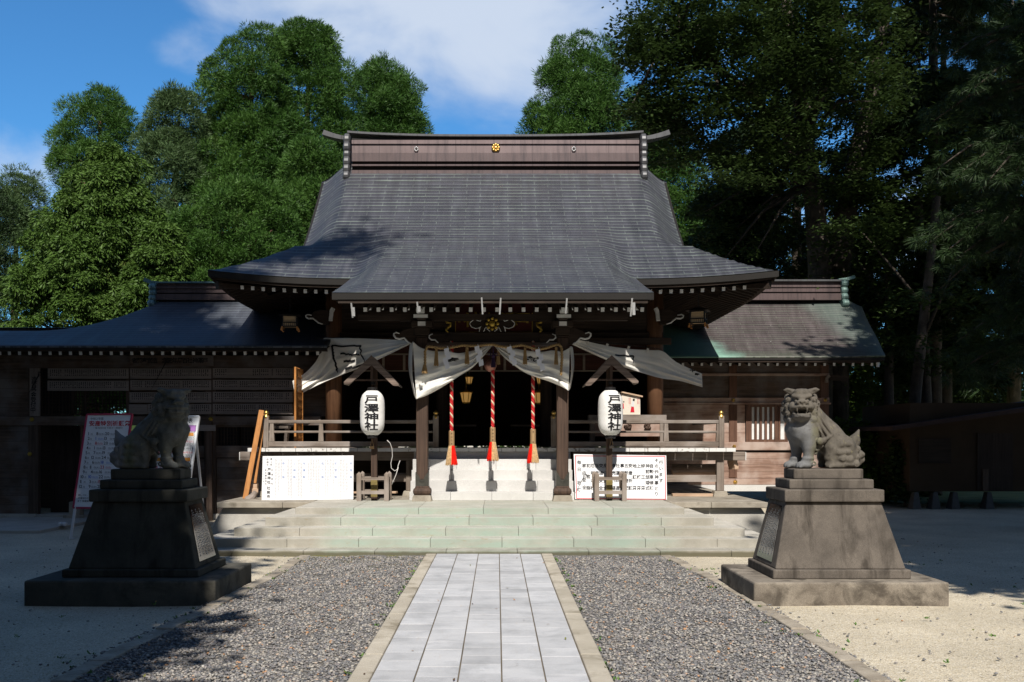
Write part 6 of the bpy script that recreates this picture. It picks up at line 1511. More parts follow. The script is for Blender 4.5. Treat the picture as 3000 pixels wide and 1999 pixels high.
pw = P3
plank('leaning_plank', 'broad orange plank leaning against the veranda corner post', 'plank', P3(q1(398, 712), 19.3), P3(q1(560, -160), 19.72), .10, .035, 'new_wood')
plank('leaning_plank', 'narrow orange plank leaning close behind the broad one', 'plank', P3(q1(495, 560), 19.55), P3(q1(590, -120), 19.9), .05, .03, 'new_wood')
plank('timber_offcut', 'small pale timber block lying on others by the leaning planks', 'timber', P3(q1(452, 592), 19.6), P3(q1(522, 590), 19.6), .12, .1, 'pale_wood', (0,0,1))
plank('timber_offcut', 'reddish timber offcut under the pale block by the leaning planks', 'timber', P3(q1(450, 628), 19.55), P3(q1(522, 630), 19.6), .12, .075, 'pale_wood', (0,0,1))
m = MB(); c = P3(q1(460, 690), 19.25); m.tube([(-.09, 0, -.07), (.02, .02, .0), (.08, .03, .09)], [.075, .07, .05], 10); o = m.build('log_end', M['grey_wood'], None); o.location = c; tag(o, 'short grey split log on the platform beside the leaning planks', 'log')
def log(name, label, a, b, r, mat):
    m = MB(); c = (Vector(a) + Vector(b)) / 2; n = 9; P = [Vector(a).lerp(Vector(b), i / n) - c for i in range(n + 1)]; m.tube(P, [r * rnd.uniform(.93, 1.06) for _ in P], 12); o = m.build(name, M[mat], None, smooth=False); o.location = c; tag(o, label, 'log', None); return o
log('stored_log', 'pale peeled log stored under the veranda on the sunlit wing side', P3(q3(1240, 455), 20.3), P3(q3(1695, 448), 20.3), .075, 'pale_wood')
log('stored_log', 'darker thin log lying above the pale peeled log under the veranda', P3(q3(1240, 400), 20.5), P3(q3(1695, 395), 20.5), .06, 'grey_wood')
plank('floor_plank', 'pale pinkish plank lying on the ground under the veranda beside the red-bordered board', 'plank', P3(q3(1240, 688), 20.15), P3(q3(1682, 690), 20.1), .2, .12, 'pale_wood', (0,0,1))
for k, (zx, zy) in enumerate(((1838, 350), (1845, 376), (1850, 405))): plank('timber_end', ('top', 'middle', 'lowest')[k] + ' of three small timber ends stacked by the far veranda corner post', 'timber', P3(q3(zx - 38, zy), 20.25), P3(q3(zx + 28, zy), 20.05), .09, .07, 'pale_wood', (0,0,1), 'timber ends by the veranda corner')
plank('stored_beam', 'grey beam stored under the veranda, close to the faint notice board', 'timber', P3(q1(1474, 498), 20.5), P3(q1(1640, 498), 20.5), .16, .16, 'grey_wood', (0,0,1))
plank('stored_beam', 'grey brown beam stored beside the porch steps behind the hanging cable', 'timber', P3(q1(1800, 497), 20.3), P3(q1(2038, 497), 20.3), .16, .17, 'grey_wood', (0,0,1))
plank('stored_board', 'pale board lying low behind the lantern fence near the faint notice board', 'plank', P3(q1(1470, 648), 20.2), P3(q1(1890, 648), 20.0), .12, .04, 'pale_wood', (0,0,1))
m = MB(); d = 18.75; cp = [(1795, 135), (1825, 165), (1843, 220), (1848, 290), (1832, 360), (1836, 410), (1870, 438), (1898, 420), (1905, 380), (1922, 335)]; c = P3(q1(1850, 350), d)
m.tube([P3(q1(*p), d + .02 * i) - c for i, p in enumerate(cp)], .008, 6); m.tube([P3(q1(*p), d + .1) - c for p in [(1905, 400), (1885, 470), (1860, 530), (1840, 572)]], .008, 6); o = m.build('cable', flat('grey_white_cable', (0.55, 0.53, 0.5), .6), None, smooth=True); o.location = c; tag(o, 'looped pale electric cable hanging beside the porch pillar', 'cable')
M['slipper'] = flat('white_slipper', (0.7, 0.7, 0.7), .6)
for k in range(2):
    c = Vector((FX((438 + 28 * k) / 2.4156, 19.2), 19.2, .06)); t = thing('slipper', ('white slipper on the slab before the dark doorway, the one farther from the date sign', 'white slipper on the slab before the dark doorway, the one next to the date sign')[k], 'slipper', c, 'white slippers at the doorway')
    m = MB(); m.sphere(c + Vector((0, 0, .02)), (.05, .125, .02), 12, 6); m.build('sole', M['slipper'], t, smooth=True); m = MB(); m.sphere(c + Vector((0, -.045, .045)), (.052, .07, .04), 12, 6); m.build('upper', M['slipper'], t, smooth=True)
# votive picture board on its stand behind the railing
d = 20.75; ep = [q5(1412, 1118), q5(1588, 1118), q5(1585, 945), q5(1500, 925), q5(1412, 908)]; c = P3(q5(1500, 1118), d); t = thing('votive_board', 'large votive picture board with a painted figure in red skirt, half hidden by the lantern', 'picture board', c)
M['ema'] = flat('cream_picture_panel', (0.72, 0.64, 0.54), .7, var=.06)
m = MB(); m.prism([(p[0] - (60 if p[0] < 1835 else 0), p[1] + (0)) for p in ep], lambda a, b, k: (FX(a, d), d + k, FZ(b, d)), 0, .03); m.build('panel', M['ema'], t)
m = MB(); a, b, e_ = P3(q5(1230, 940), d), P3(q5(1412, 900), d), P3(q5(1608, 942), d); m.bar(b, e_, .1, .03); m.bar(a, b, .1, .03); m.build('panel_roof', M['pale_wood'], t)
m = MB(); f = lambda a, b, k: (lambda p: (FX(p[0], d), d - .003 + k, FZ(p[1], d)))(q5(a, b))
m.prism([(1490, 1095), (1530, 1095), (1524, 1040), (1500, 1035)], f, -.002, 0); m.prism([(1415, 1060), (1428, 1060), (1424, 1010), (1415, 1005)], f, -.002, 0); m.build('painted_skirt', M['sign_red'], t)
m = MB(); m.prism([(1498, 1038), (1526, 1042), (1530, 1000), (1520, 978), (1508, 985)], f, -.0025, 0); m.build('painted_robe', M['board_white'], t)
m = MB(); m.prism([(1515, 985), (1532, 985), (1534, 965), (1524, 960), (1514, 968)], f, -.004, 0); m.prism([(1422, 1000), (1430, 1000), (1430, 985), (1422, 985)], f, -.003, 0); m.build('painted_hair', M['ink'], t)
m = MB()
for zx in (1478, 1490, 1560, 1574):
    for k in range(5): m.prism([(zx - 3, 955 + k * 13), (zx + 3, 955 + k * 13), (zx + 3, 962 + k * 13), (zx - 3, 962 + k * 13)], f, -.002, 0)
m.build('painted_writing', M['red_paint'], t)
t = thing('picture_stand', 'carved weathered wooden stand behind the railing that carries the picture board', 'stand', (c.x, d, ZFL)); X0, X1 = FX(q5(1080, 0)[0], d), FX(q5(1835, 0)[0], d)
m = MB(); m.box(X0, X1, d - .12, d + .2, FZ(q5(0, 1180)[1], d), FZ(q5(0, 1122)[1], d)); m.build('stand_top', M['grey_wood'], t, bevel=.006)
m = MB(); m.box(X0 + .05, X1 - .05, d - .06, d - .02, FZ(q5(0, 1330)[1], d), FZ(q5(0, 1210)[1], d)); m.build('stand_panel', M['wing_wood'], t)
for x in (X0 + .08, X1 - .08): m = MB(); m.box(x - .05, x + .05, d - .1, d + .1, ZFL + .004, FZ(q5(0, 1181)[1], d)); m.build('stand_leg', M['grey_wood_z'], t)
for zx in (1465, 1660):
    m = MB(); c = P3(q5(zx, 1232), d - .09)
    for k in range(11): a = rnd.uniform(0, 6.28); m.sphere(c + Vector((.05 * math.cos(a), rnd.uniform(-.02, .02), .045 * math.sin(a))), (.035, .03, .028), 8, 6)
    m.sphere(c, (.05, .03, .04), 8, 6); m.build('carved_flower', M['pillar_wood'], t, smooth=True)
d = 21.0; c = P3(q4(60, 1370), d); t = thing('bench', 'low grey wooden bench on the veranda behind the railing near the lattice door', 'bench', (c.x, d, ZFL)); m = MB(); m.box(c.x - .28, c.x + .22, d - .15, d + .15, ZFL + .40, ZFL + .45); m.build('seat', M['grey_wood'], t)
for k in (-.2, .14): m = MB(); m.bar((c.x + k, d, ZFL + .004), (c.x + k + .03, d, ZFL + .40), .06, .2); m.build('leg', M['grey_wood_z'], t)
# ------------------------------------------------------------------ guardian lions: sculpted as one continuous surface each
def ell(P, c, r):
    q = (P - np.array(c)); r = np.array(r); k0 = np.sqrt(((q / r) ** 2).sum(-1)); k1 = np.sqrt(((q / (r * r)) ** 2).sum(-1)) + 1e-9
    return k0 * (k0 - 1) / k1
def cap(P, a, b, ra, rb):
    a = np.array(a, float); b = np.array(b, float); ba = b - a; q = P - a
    h = np.clip((q @ ba) / (ba @ ba), 0, 1); return np.sqrt(((q - h[..., None] * ba) ** 2).sum(-1)) - (ra + (rb - ra) * h)
def tor(P, c, ax, R_, r):
    q = P - np.array(c); ax = np.array(ax, float); ax /= np.linalg.norm(ax); h = q @ ax; p = np.sqrt(np.maximum((q * q).sum(-1) - h * h, 0)) - R_
    return np.sqrt(p * p + h * h) - r
def smin(a, b, k):
    h = np.maximum(k - np.abs(a - b), 0) / k; return np.minimum(a, b) - h * h * k * .25
def smax(a, b, k): return -smin(-a, -b, k)
def surface_nets(D, org, h):
    nx, ny, nz = D.shape; S = D < 0
    cs = [(i, j, k) for i in (0, 1) for j in (0, 1) for k in (0, 1)]
    sl = lambda i, j, k: (slice(i, nx - 1 + i), slice(j, ny - 1 + j), slice(k, nz - 1 + k))
    cnt = sum(S[sl(*c)].astype(np.int8) for c in cs); act = (cnt > 0) & (cnt < 8)
    idx = -np.ones(act.shape, np.int64); cells = np.argwhere(act); idx[act] = np.arange(len(cells))
    acc = np.zeros((len(cells), 3)); num = np.zeros(len(cells))
    for c in cs:
        for ax in range(3):
            if c[ax]: continue
            e = list(c); e[ax] = 1
            a = D[cells[:, 0] + c[0], cells[:, 1] + c[1], cells[:, 2] + c[2]]; b = D[cells[:, 0] + e[0], cells[:, 1] + e[1], cells[:, 2] + e[2]]
            x = (a < 0) != (b < 0); t = np.where(x, a / np.where(x, a - b, 1), 0)
            p = np.tile(np.array(c, float), (len(cells), 1)); p[:, ax] += t; acc += p * x[:, None]; num += x
    V = (cells + acc / num[:, None]) * h + np.array(org); F = []
    for ax in range(3):
        u, v = [(1, 2), (2, 0), (0, 1)][ax]
        a = S[tuple(slice(0, -1) if q == ax else slice(None) for q in range(3))]; b = S[tuple(slice(1, None) if q == ax else slice(None) for q in range(3))]
        E = np.argwhere(a != b); E = E[(E[:, u] > 0) & (E[:, v] > 0) & (E[:, u] < D.shape[u] - 1) & (E[:, v] < D.shape[v] - 1)]
        def at(du, dv): q = E.copy(); q[:, u] += du; q[:, v] += dv; return idx[q[:, 0], q[:, 1], q[:, 2]]
        Q_ = np.stack([at(-1, -1), at(0, -1), at(0, 0), at(-1, 0)], 1); flip = ~a[E[:, 0], E[:, 1], E[:, 2]]
        Q_[flip] = Q_[flip][:, ::-1]; F.append(Q_)
    return V, np.concatenate(F)
def zx7(zx, zy, y): return ((zx - 930) / 1162.0 * 1.0, y, (1250 - zy) / 1162.0)
def lion_sdf(P, open_mouth, yaw, tail_up):
    E = lambda zx, zy, y, r: ell(P, zx7(zx, zy, y), r)
    C_ = lambda a, b, ra, rb: cap(P, zx7(*a), zx7(*b), ra, rb)
    # trunk: deep chest, neck, sloping back, haunches
    d = E(610, 730, -.01, (.150, .155, .205)); d = smin(d, C_((690, 560, .0), (640, 700, .0), .135, .15), .08)
    d = smin(d, C_((720, 700, .02), (1010, 900, .02), .16, .155), .08); d = smin(d, C_((760, 560, .03), (960, 760, .03), .115, .12), .06)
    d = smin(d, C_((990, 880, .02), (1180, 1090, .02), .15, .155), .07)
    for s in (-1, 1):
        y = .02 + s * .12
        d = smin(d, E(1120, 1010, y, (.150, .075, .165)), .045)              # haunch
        if s < 0:
            for zx, zy, r in ((1060, 940, .052), (1150, 935, .045), (1065, 1040, .055), (1150, 1040, .05), (1090, 1115, .052), (1175, 1120, .05)): d = smin(d, E(zx, zy, y - .05, (r, .042, r * .85)), .010)
        d = smin(d, C_((970, 1000, y), (940, 1110, y - s * .0), .085, .06), .04)
        d = smin(d, C_((1010, 1130, y), (960, 1195, y), .06, .05), .03); d = smin(d, E(1030, 1205, y, (.125, .062, .045)), .03)
        for k in range(4): d = smin(d, C_((965 - 0, 1212, y - .045 + k * .03), (905 + abs(k - 1.5) * 14, 1228, y - .05 + k * .034), .022, .017), .012)
        # front legs
        y2 = -.01 + s * .098; xo = -18 if s > 0 else 12
        d = smin(d, C_((610 + xo * 3, 800, y2), (640 + xo * 2.6, 960, y2), .095, .075), .05); d = smin(d, C_((640 + xo * 2.6, 930, y2), (628 + xo * 3, 1120, y2), .072, .052), .03)
        d = smin(d, tor(P, zx7(625 + xo * 3, 1120, y2), (.05, 0, 1), .045, .021), .012); d = smin(d, E(615 + xo * 3, 1150, y2, (.06, .055, .04)), .02)
        d = smin(d, E(580 + xo * 3, 1205, y2, (.098, .066, .047)), .025)
        for k in range(4): d = smin(d, C_((545 + xo * 3, 1205, y2 - .05 + k * .033), (478 + xo * 3 + abs(k - 1.5) * 18, 1226, y2 - .056 + k * .037), .025, .018), .012)
        d = smin(d, tor(P, zx7(690 + xo * 2, 1185, y2 - s * 0 + (-.055 if s < 0 else .055)), (0, 1, 0), .020, .010), .008)
    d = smin(d, E(1170, 1200, .02, (.15, .19, .055)), .04)
    # chest muscles
    for zx, zy, y, r in ((545, 720, -.10, .075), (570, 830, -.11, .055), (690, 770, -.13, .045), (700, 850, -.135, .048), (480, 740, .03, .07)): d = smin(d, E(zx, zy, y, (r, r * .7, r * .9)), .03)
    # flame locks along shoulder and elbow
    for a, b, ra, rb in (((800, 560, -.11), (955, 800, -.15), .024, .012), ((760, 600, -.13), (900, 830, -.16), .022, .012), ((720, 620, -.14), (820, 800, -.165), .022, .010), ((830, 900, -.155), (965, 815, -.15), .024, .008), ((800, 900, -.15), (880, 860, -.165), .03, .016), ((790, 960, -.13), (870, 900, -.15), .02, .012), ((770, 1010, -.12), (840, 960, -.14), .018, .01), ((760, 1060, -.10), (800, 1010, -.12), .015, .008),
                         ((660, 600, -.14), (760, 690, -.155), .02, .012), ((1100, 850, -.10), (1230, 1000, -.12), .018, .014), ((960, 640, -.06), (1020, 690, -.06), .03, .006), ((1210, 1030, -.12), (1300, 1030, -.10), .02, .016)):
        d = smin(d, C_(a, b, ra, rb), .014)
    def curl(d, c, r, ax=(0, -1, 0), k=.012):
        c = np.array(c, float); d = smin(d, ell(P, c, (r, r * .8, r)), k); ax = np.array(ax, float); ax /= np.linalg.norm(ax)
        d = smax(d, -tor(P, c + ax * r * .80, ax, r * .50, r * .19), .005); return d
    for zx, zy, y, r in ((790, 895, -.175, .042), (720, 615, -.155, .038), (1300, 995, -.10, .038), (1300, 1100, -.10, .036), (1280, 1190, -.11, .042), (1385, 1070, -.05, .03)): d = curl(d, zx7(zx, zy, y), r)
    # tail
    if tail_up: d = smin(d, C_((1285, 1010, .02), (1310, 890, .02), .055, .066), .02); d = smin(d, C_((1305, 900, .02), (1372, 750, .02), .066, .010), .02); d = smax(d, -C_((1330, 930, -.06), (1368, 800, -.03), .016, .006), .008)
    d = smin(d, C_((1260, 1010, .02), (1370, 1080, .0), .075, .05), .03); d = smin(d, C_((1380, 1060, .0), (1400, 1140, .0), .035, .03), .02); d = smin(d, C_((1400, 1140, .0), (1345, 1205, -.01), .03, .024), .02); d = smin(d, E(1260, 1110, .02, (.10, .13, .10)), .04)
    # ---- head, in its own frame: face looks along -y before turning
    hc = np.array(zx7(580, 395, -.085)); cy, sy = math.cos(yaw), math.sin(yaw); q = P - hc
    H = np.stack([q[..., 0] * cy + q[..., 1] * sy, -q[..., 0] * sy + q[..., 1] * cy, q[..., 2]], -1)
    e = lambda c, r: ell(H, c, r); cp = lambda a, b, ra, rb: cap(H, a, b, ra, rb)
    h = e((0, .02, .03), (.118, .13, .125)); h = smin(h, e((0, -.045, .095), (.092, .075, .055)), .03)
    h = smin(h, e((0, .06, -.08), (.13, .12, .12)), .05)
    for s in (-1, 1):
        h = smin(h, e((s * .088, -.055, -.045), (.052, .06, .055)), .025); h = smin(h, cp((s * .012, -.122, .052), (s * .088, -.098, .072), .030, .024), .014)
        h = smin(h, e((s * .04, -.085, .108), (.046, .045, .042)), .018)
    h = smin(h, e((0, -.125, -.012), (.074, .075, .042)), .022)
    for s in (-1, 1): h = smax(h, -e((s * .060, -.128, .012), (.030, .030, .019)), .008)
    for s in (-1, 1): h = smin(h, e((s * .058, -.104, .012), (.021, .021, .019)), .004)
    h = smin(h, e((0, -.185, .004), (.050, .030, .026)), .014)
    for s in (-1, 1): h = smin(h, e((s * .038, -.178, -.006), (.026, .026, .022)), .010); h = smax(h, -e((s * .026, -.208, -.010), (.012, .014, .009)), .004)
    h = smin(h, e((0, -.115, -.060), (.102, .082, .030)), .016)
    for s in (-1, 1): h = smin(h, cp((s * .02, -.196, -.050), (s * .092, -.135, -.058), .016, .018), .010)
    h = smin(h, e((0, -.06, -.145), (.105, .10, .065)), .03)
    if open_mouth:
        h = smin(h, e((0, -.105, -.160), (.088, .085, .030)), .016); h = smax(h, -e((0, -.155, -.108), (.082, .095, .030)), .008)
        for s in (-1, 1): h = smin(h, cp((s * .015, -.186, -.150), (s * .085, -.120, -.128), .012, .014), .008); h = smin(h, cp((s * .052, -.176, -.078), (s * .052, -.178, -.108), .011, .005), .004); h = smin(h, cp((s * .045, -.17, -.14), (s * .045, -.17, -.118), .010, .005), .004)
        h = smin(h, e((0, -.13, -.138), (.05, .06, .014)), .008)
    else:
        h = smin(h, e((0, -.110, -.105), (.090, .085, .034)), .012); h = smax(h, -tor(H, (0, -.10, -.083), (0, 0, 1), .098, .0085), .006)
        for s in (-1, 1): h = smin(h, cp((s * .02, -.188, -.095), (s * .085, -.135, -.092), .012, .014), .008)
    for s in (-1, 1):
        h = smin(h, cp((s * .095, -.01, .112), (s * .152, -.030, .138), .042, .026), .016); h = smin(h, cp((s * .145, -.03, .134), (s * .188, -.040, .140), .026, .008), .012); h = smax(h, -cp((s * .125, -.062, .112), (s * .172, -.060, .130), .020, .008), .006)
    for s in (-1, 1):
        for (x, y, z, r) in ((.138, .02, .035, .040), (.145, .0, -.045, .042), (.135, -.02, -.115, .043), (.110, -.03, -.185, .040), (.135, .09, .06, .045), (.165, .09, -.01, .046), (.165, .085, -.095, .052), (.145, .07, -.175, .050), (.09, .13, .10, .045)):
            c = np.array((s * x, y, z)); h = smin(h, ell(H, c, (r, r, r)), .010); ax = np.array((s * .75, -.66, .1)); ax /= np.linalg.norm(ax); h = smax(h, -tor(H, c + ax * r * .84, ax, r * .46, r * .20), .004)
    h = smin(h, e((0, .14, 0), (.10, .07, .14)), .03)
    d = smin(d, h, .022)
    return smax(d, -(P[..., 2] - .002), .004)
def lion_mat(name, c1, c2, pale, moss, moss_amt):
    n = NT(name, 0.85, 0.22); v = n.coord('Object'); x = n.sep(v); a = n.noise(v, 5, 8, .65, .4)
    c = n.ramp(a, [(0.3, c1), (0.7, c2)])
    ms = n.N.new('ShaderNodeMapRange'); ms.inputs['From Min'].default_value = -.12; ms.inputs['From Max'].default_value = -.26; n.L.new(n.math('ADD', x[0], n.math('MULTIPLY', n.math('SUBTRACT', n.noise(v, 4, 4), .5), .2)), ms.inputs['Value'])
    lo = n.N.new('ShaderNodeMapRange'); lo.inputs['From Min'].default_value = .62; lo.inputs['From Max'].default_value = .48; n.L.new(x[2], lo.inputs['Value'])
    c = n.mix(n.math('MULTIPLY', n.math('MULTIPLY', ms.outputs[0], lo.outputs[0]), .85), c, pale)
    mo = n.N.new('ShaderNodeMapRange'); mo.interpolation_type = 'SMOOTHSTEP'; mo.inputs['From Min'].default_value = .085; mo.inputs['From Max'].default_value = .02; n.L.new(n.math('ABSOLUTE', n.math('ADD', x[0], .165)), mo.inputs['Value'])
    up = n.N.new('ShaderNodeMapRange'); up.inputs['From Min'].default_value = .70; up.inputs['From Max'].default_value = .52; n.L.new(x[2], up.inputs['Value'])
    f = n.math('MULTIPLY', n.math('MULTIPLY', mo.outputs[0], up.outputs[0]), n.ramp(n.noise(v, 9, 6, .65), [(.36, 0.0), (.55, moss_amt)]))
    c = n.mix(f, c, moss); sp = n.noise(v, 26, 6, .7)
    c = n.mix(n.ramp(sp, [(.56, 0.0), (.66, .45)]), c, tuple(q * .55 for q in c1)); c = n.mix(n.ramp(n.noise(v, 15, 5, .7), [(.62, 0), (.72, .5)]), c, (.34, .31, .13))
    vv = n.coord('Object', (1, 1, .62)); cr = n.math('MULTIPLY', n.ramp(n.voro(vv, 13, 'SMOOTH_F1'), [(.15, 1.0), (.55, 0.0)]), n.ramp(x[0], [(.40, 0.0), (.47, 1.0)]) if False else 1.0)
    bk = n.N.new('ShaderNodeMapRange'); bk.inputs['From Min'].default_value = -.17; bk.inputs['From Max'].default_value = -.08; n.L.new(x[0], bk.inputs['Value'])
    b0 = n.bump(n.math('MULTIPLY', cr, bk.outputs[0]), .75, .016); b1 = n.bump(n.noise(v, 90, 4, .6), .5, .005, b0); n.bump(sp, .5, .008, b1); return n.out(c)
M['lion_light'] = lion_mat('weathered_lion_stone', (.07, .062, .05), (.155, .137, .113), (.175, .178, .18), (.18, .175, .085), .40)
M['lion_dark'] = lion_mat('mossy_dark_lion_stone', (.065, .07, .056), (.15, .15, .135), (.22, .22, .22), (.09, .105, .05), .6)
def lion(label, base, mirror, scale, open_mouth, yaw, mat):
    h = .0082; org = np.array((-.54, -.36, -.012)); n = np.array((1.0, .72, .97)); n = np.ceil(n / h).astype(int)
    gx, gy, gz = [org[i] + np.arange(n[i]) * h for i in range(3)]
    D = np.empty(tuple(n), np.float32)
    for i0 in range(0, n[0], 16):
        G = np.stack(np.meshgrid(gx[i0:i0 + 16], gy, gz, indexing='ij'), -1); D[i0:i0 + 16] = lion_sdf(G, open_mouth, yaw, True)
    V, F = surface_nets(D, org, h)
    if mirror: V = V * np.array((-1, 1, 1)); F = F[:, ::-1]
    V = V * scale
    o = np_mesh('guardian_lion', V, F, mat, smooth=True, nper=4); o.location = base; tag(o, label, 'lion statue', 'stone guardian lions'); return o
# pedestals
M['ped_light'] = stone('weathered_pedestal_stone', (.075, .065, .055), (.175, .150, .125), (.036, .030, .024), .50, 2.2, .30, .5, True); M['ped_dark'] = stone('shade_toned_mossy_pedestal', (.030, .032, .026), (.075, .073, .062), (.018, .019, .014), .5, 1.8, .2, .35, True)  # the dark copy carries tree shade in its tone, besides moss
M['ped_base'] = stone('pedestal_base_concrete', (.13, .108, .086), (.33, .29, .235), (.06, .05, .04), .47, 2.0, .3, .5); M['ped_base_dark'] = stone('shade_toned_stained_base', (.05, .049, .041), (.13, .122, .10), (.03, .03, .024), .5, 1.5, .2, .4)  # dark base likewise toned down for tree shade, besides its stains
def plq_mat():
    n = NT('polished_granite_plaque', 0.08, 0.6); return n.out((.012, .012, .013))
M['plq'] = plq_mat(); M['engraving'] = flat('pale_engraving', (.4, .4, .38), .7)
def pedestal(label, tiers, mats, plq_side, group):
    fl = tiers[0]; t = thing('stone_pedestal', label, 'pedestal', ((fl[0] + fl[1]) / 2, (fl[2] + fl[3]) / 2, 0), group)
    for k, (x0, x1, y0, y1, z0, z1, X0, X1, Y0, Y1, nm) in enumerate(tiers):
        m = MB(); m.hexa([(x0, y0, z0), (x1, y0, z0), (x1, y1, z0), (x0, y1, z0)], [(X0, Y0, z1), (X1, Y0, z1), (X1, Y1, z1), (X0, Y1, z1)]); m.build(nm, mats[1] if k == 0 else mats[0], t, bevel=.014 if k else .02)
    b = tiers[2]; s = plq_side
    def sp(u, v, e):       # point on the inner side of the tapering body
        z = lerp(b[4], b[5], v); x = lerp(b[1] if s > 0 else b[0], b[7] if s > 0 else b[6], v) + s * e; return (x, lerp(lerp(b[2], b[8], v), lerp(b[3], b[9], v), u), z)
    m = MB(); c = [sp(.17, .08, .006), sp(.83, .08, .006), sp(.83, .93, .006), sp(.17, .93, .006)]; m.hexa([sp(.17, .08, -.02), sp(.83, .08, -.02), sp(.83, .93, -.02), sp(.17, .93, -.02)], c); pq = m.build('granite_plaque', M['plq'], t)
    m = MB()
    for i in range(9):
        u = .25 + i * .062; v = .86 - .04 * (i % 3)
        while v > .16 + .1 * (i % 2):
            w = rnd.uniform(.006, .016); hh = rnd.uniform(.012, .028); m.add([sp(u - w, v - hh, .0085), sp(u + w, v - hh, .0085), sp(u + w, v, .0085), sp(u - w, v, .0085)], [(0, 1, 2, 3)]); v -= hh + rnd.uniform(.006, .02)
    e = m.build('engraving', M['engraving'], None); e.parent = pq; e.location = -world_loc(t); return t
def tiers(side):
    if side < 0: px = [(69, 631, 1702, 1774), (180, 581.6, 1669, 1691), (198.7, 573, None, None), (258.7, 548.5, 1435.5, 1465), (291, 534, 1406.5, 1435), (323, 528.6, 1374.8, 1406)]; top = (271, 540)
    else: px = [(2209, 2782, 1707, 1776.5), (2265.6, 2670.6, 1670, 1691.5), (2272, 2654.5, None, None), (2299.6, 2592, 1435, 1465.6), (2313, 2561, 1405, 1435), (2326, 2530, 1374, 1405)]; top = (2302.6, 2582)
    ys = [(10.36, 11.9), (10.60, 11.68), (10.65, 11.62), (10.80, 11.58), (10.93, 11.5), (11.02, 11.42)]
    if side > 0: ys = [(a - .03, b - .03) for a, b in ys]
    nm = ['base_slab', 'foot_slab', 'tapered_body', 'cap_slab', 'middle_step', 'top_step']; T = []; zc = 0.0
    for k in range(6):
        y0, y1 = ys[k]; a, b = FX(px[k][0], y0), FX(px[k][1], y0)
        if k == 2:
            yt0, yt1 = y0 + .2, y1 - .1; z1 = FZ(1470, 10.85); T.append((a, b, y0, y1, zc, z1, FX(top[0], yt0), FX(top[1], yt0), yt0, yt1, nm[k]))
        else: z1 = FZ(px[k][2], y0); T.append((a, b, y0, y1, zc if k else -.06, z1, a, b, y0, y1, nm[k]))
        zc = z1
    return T
TL_, TR_ = tiers(-1), tiers(1)
pedestal('mossy stepped stone pedestal toned dark for tree shade, carrying the closed-mouth lion', TL_, (M['ped_dark'], M['ped_base_dark']), 1, 'stone lion pedestals')
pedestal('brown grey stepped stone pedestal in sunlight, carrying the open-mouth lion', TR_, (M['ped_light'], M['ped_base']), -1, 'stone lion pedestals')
yl = 11.2
lion('weathered stone guardian lion with open mouth, facing the camera in sunlight', (FX(2419, yl), yl, TR_[5][5] + .001), False, 1.0, True, R(-14), M['lion_light'])
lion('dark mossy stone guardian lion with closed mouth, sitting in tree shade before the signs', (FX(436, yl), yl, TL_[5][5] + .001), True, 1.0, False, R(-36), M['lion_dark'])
# ------------------------------------------------------------------ trees
rg = np.random.default_rng(11)
def leaf_mat(name, c1, c2, tip, rough=0.55, trans=0.18, warm=None):
    n = NT(name, rough, 0.25); v = n.coord('Object'); r = n.island(); b = n.noise(v, 0.55, 4, .6)
    c = n.mix(r, c1, c2); c = n.mix(n.ramp(b, [(.35, 0.0), (.68, .75)]), c, tip)
    if warm: c = n.mix(n.ramp(n.noise(v, 1.7, 3), [(.66, 0.0), (.76, .5)]), c, warm)
    n.out(c)
    t = n.N.new('ShaderNodeBsdfTranslucent'); n.L.new(c, t.inputs['Color']); mx = n.N.new('ShaderNodeMixShader'); mx.inputs[0].default_value = trans
    n.L.new(n.b.outputs[0], mx.inputs[1]); n.L.new(t.outputs[0], mx.inputs[2]); n.L.new(mx.outputs[0], n.N['Material Output'].inputs['Surface']); return n.m
M['cedar'] = leaf_mat('cedar_needles', (.018, .058, .009), (.052, .124, .018), (.088, .178, .030), warm=(.07, .055, .02))
M['cedar_pale'] = leaf_mat('pale_cedar_needles', (.045, .080, .026), (.085, .145, .050), (.10, .165, .062), warm=(.09, .075, .04))
M['cypress'] = leaf_mat('cypress_sprays', (.043, .090, .013), (.084, .156, .026), (.098, .172, .034), warm=(.10, .08, .025))
M['broad'] = leaf_mat('broad_leaves', (.020, .040, .010), (.044, .076, .018), (.056, .088, .022), trans=.3)
M['dark_needle'] = leaf_mat('dark_fir_needles', (.014, .030, .009), (.028, .055, .016), (.032, .062, .018), trans=.1)
M['bush'] = leaf_mat('bright_bush_leaves', (.06, .11, .012), (.12, .20, .03), (.14, .22, .035), trans=.3)
M['bark'] = stone('grey_brown_bark', (.055, .045, .036), (.13, .105, .085), (.03, .025, .02), .5, 3, .2, .9, True, fine=40)
M['red_bark'] = stone('red_brown_cedar_bark', (.12, .065, .045), (.22, .135, .10), (.05, .03, .022), .5, 3, .2, .9, True, fine=40)
def unit(a): return a / (np.linalg.norm(a, axis=-1, keepdims=True) + 1e-9)
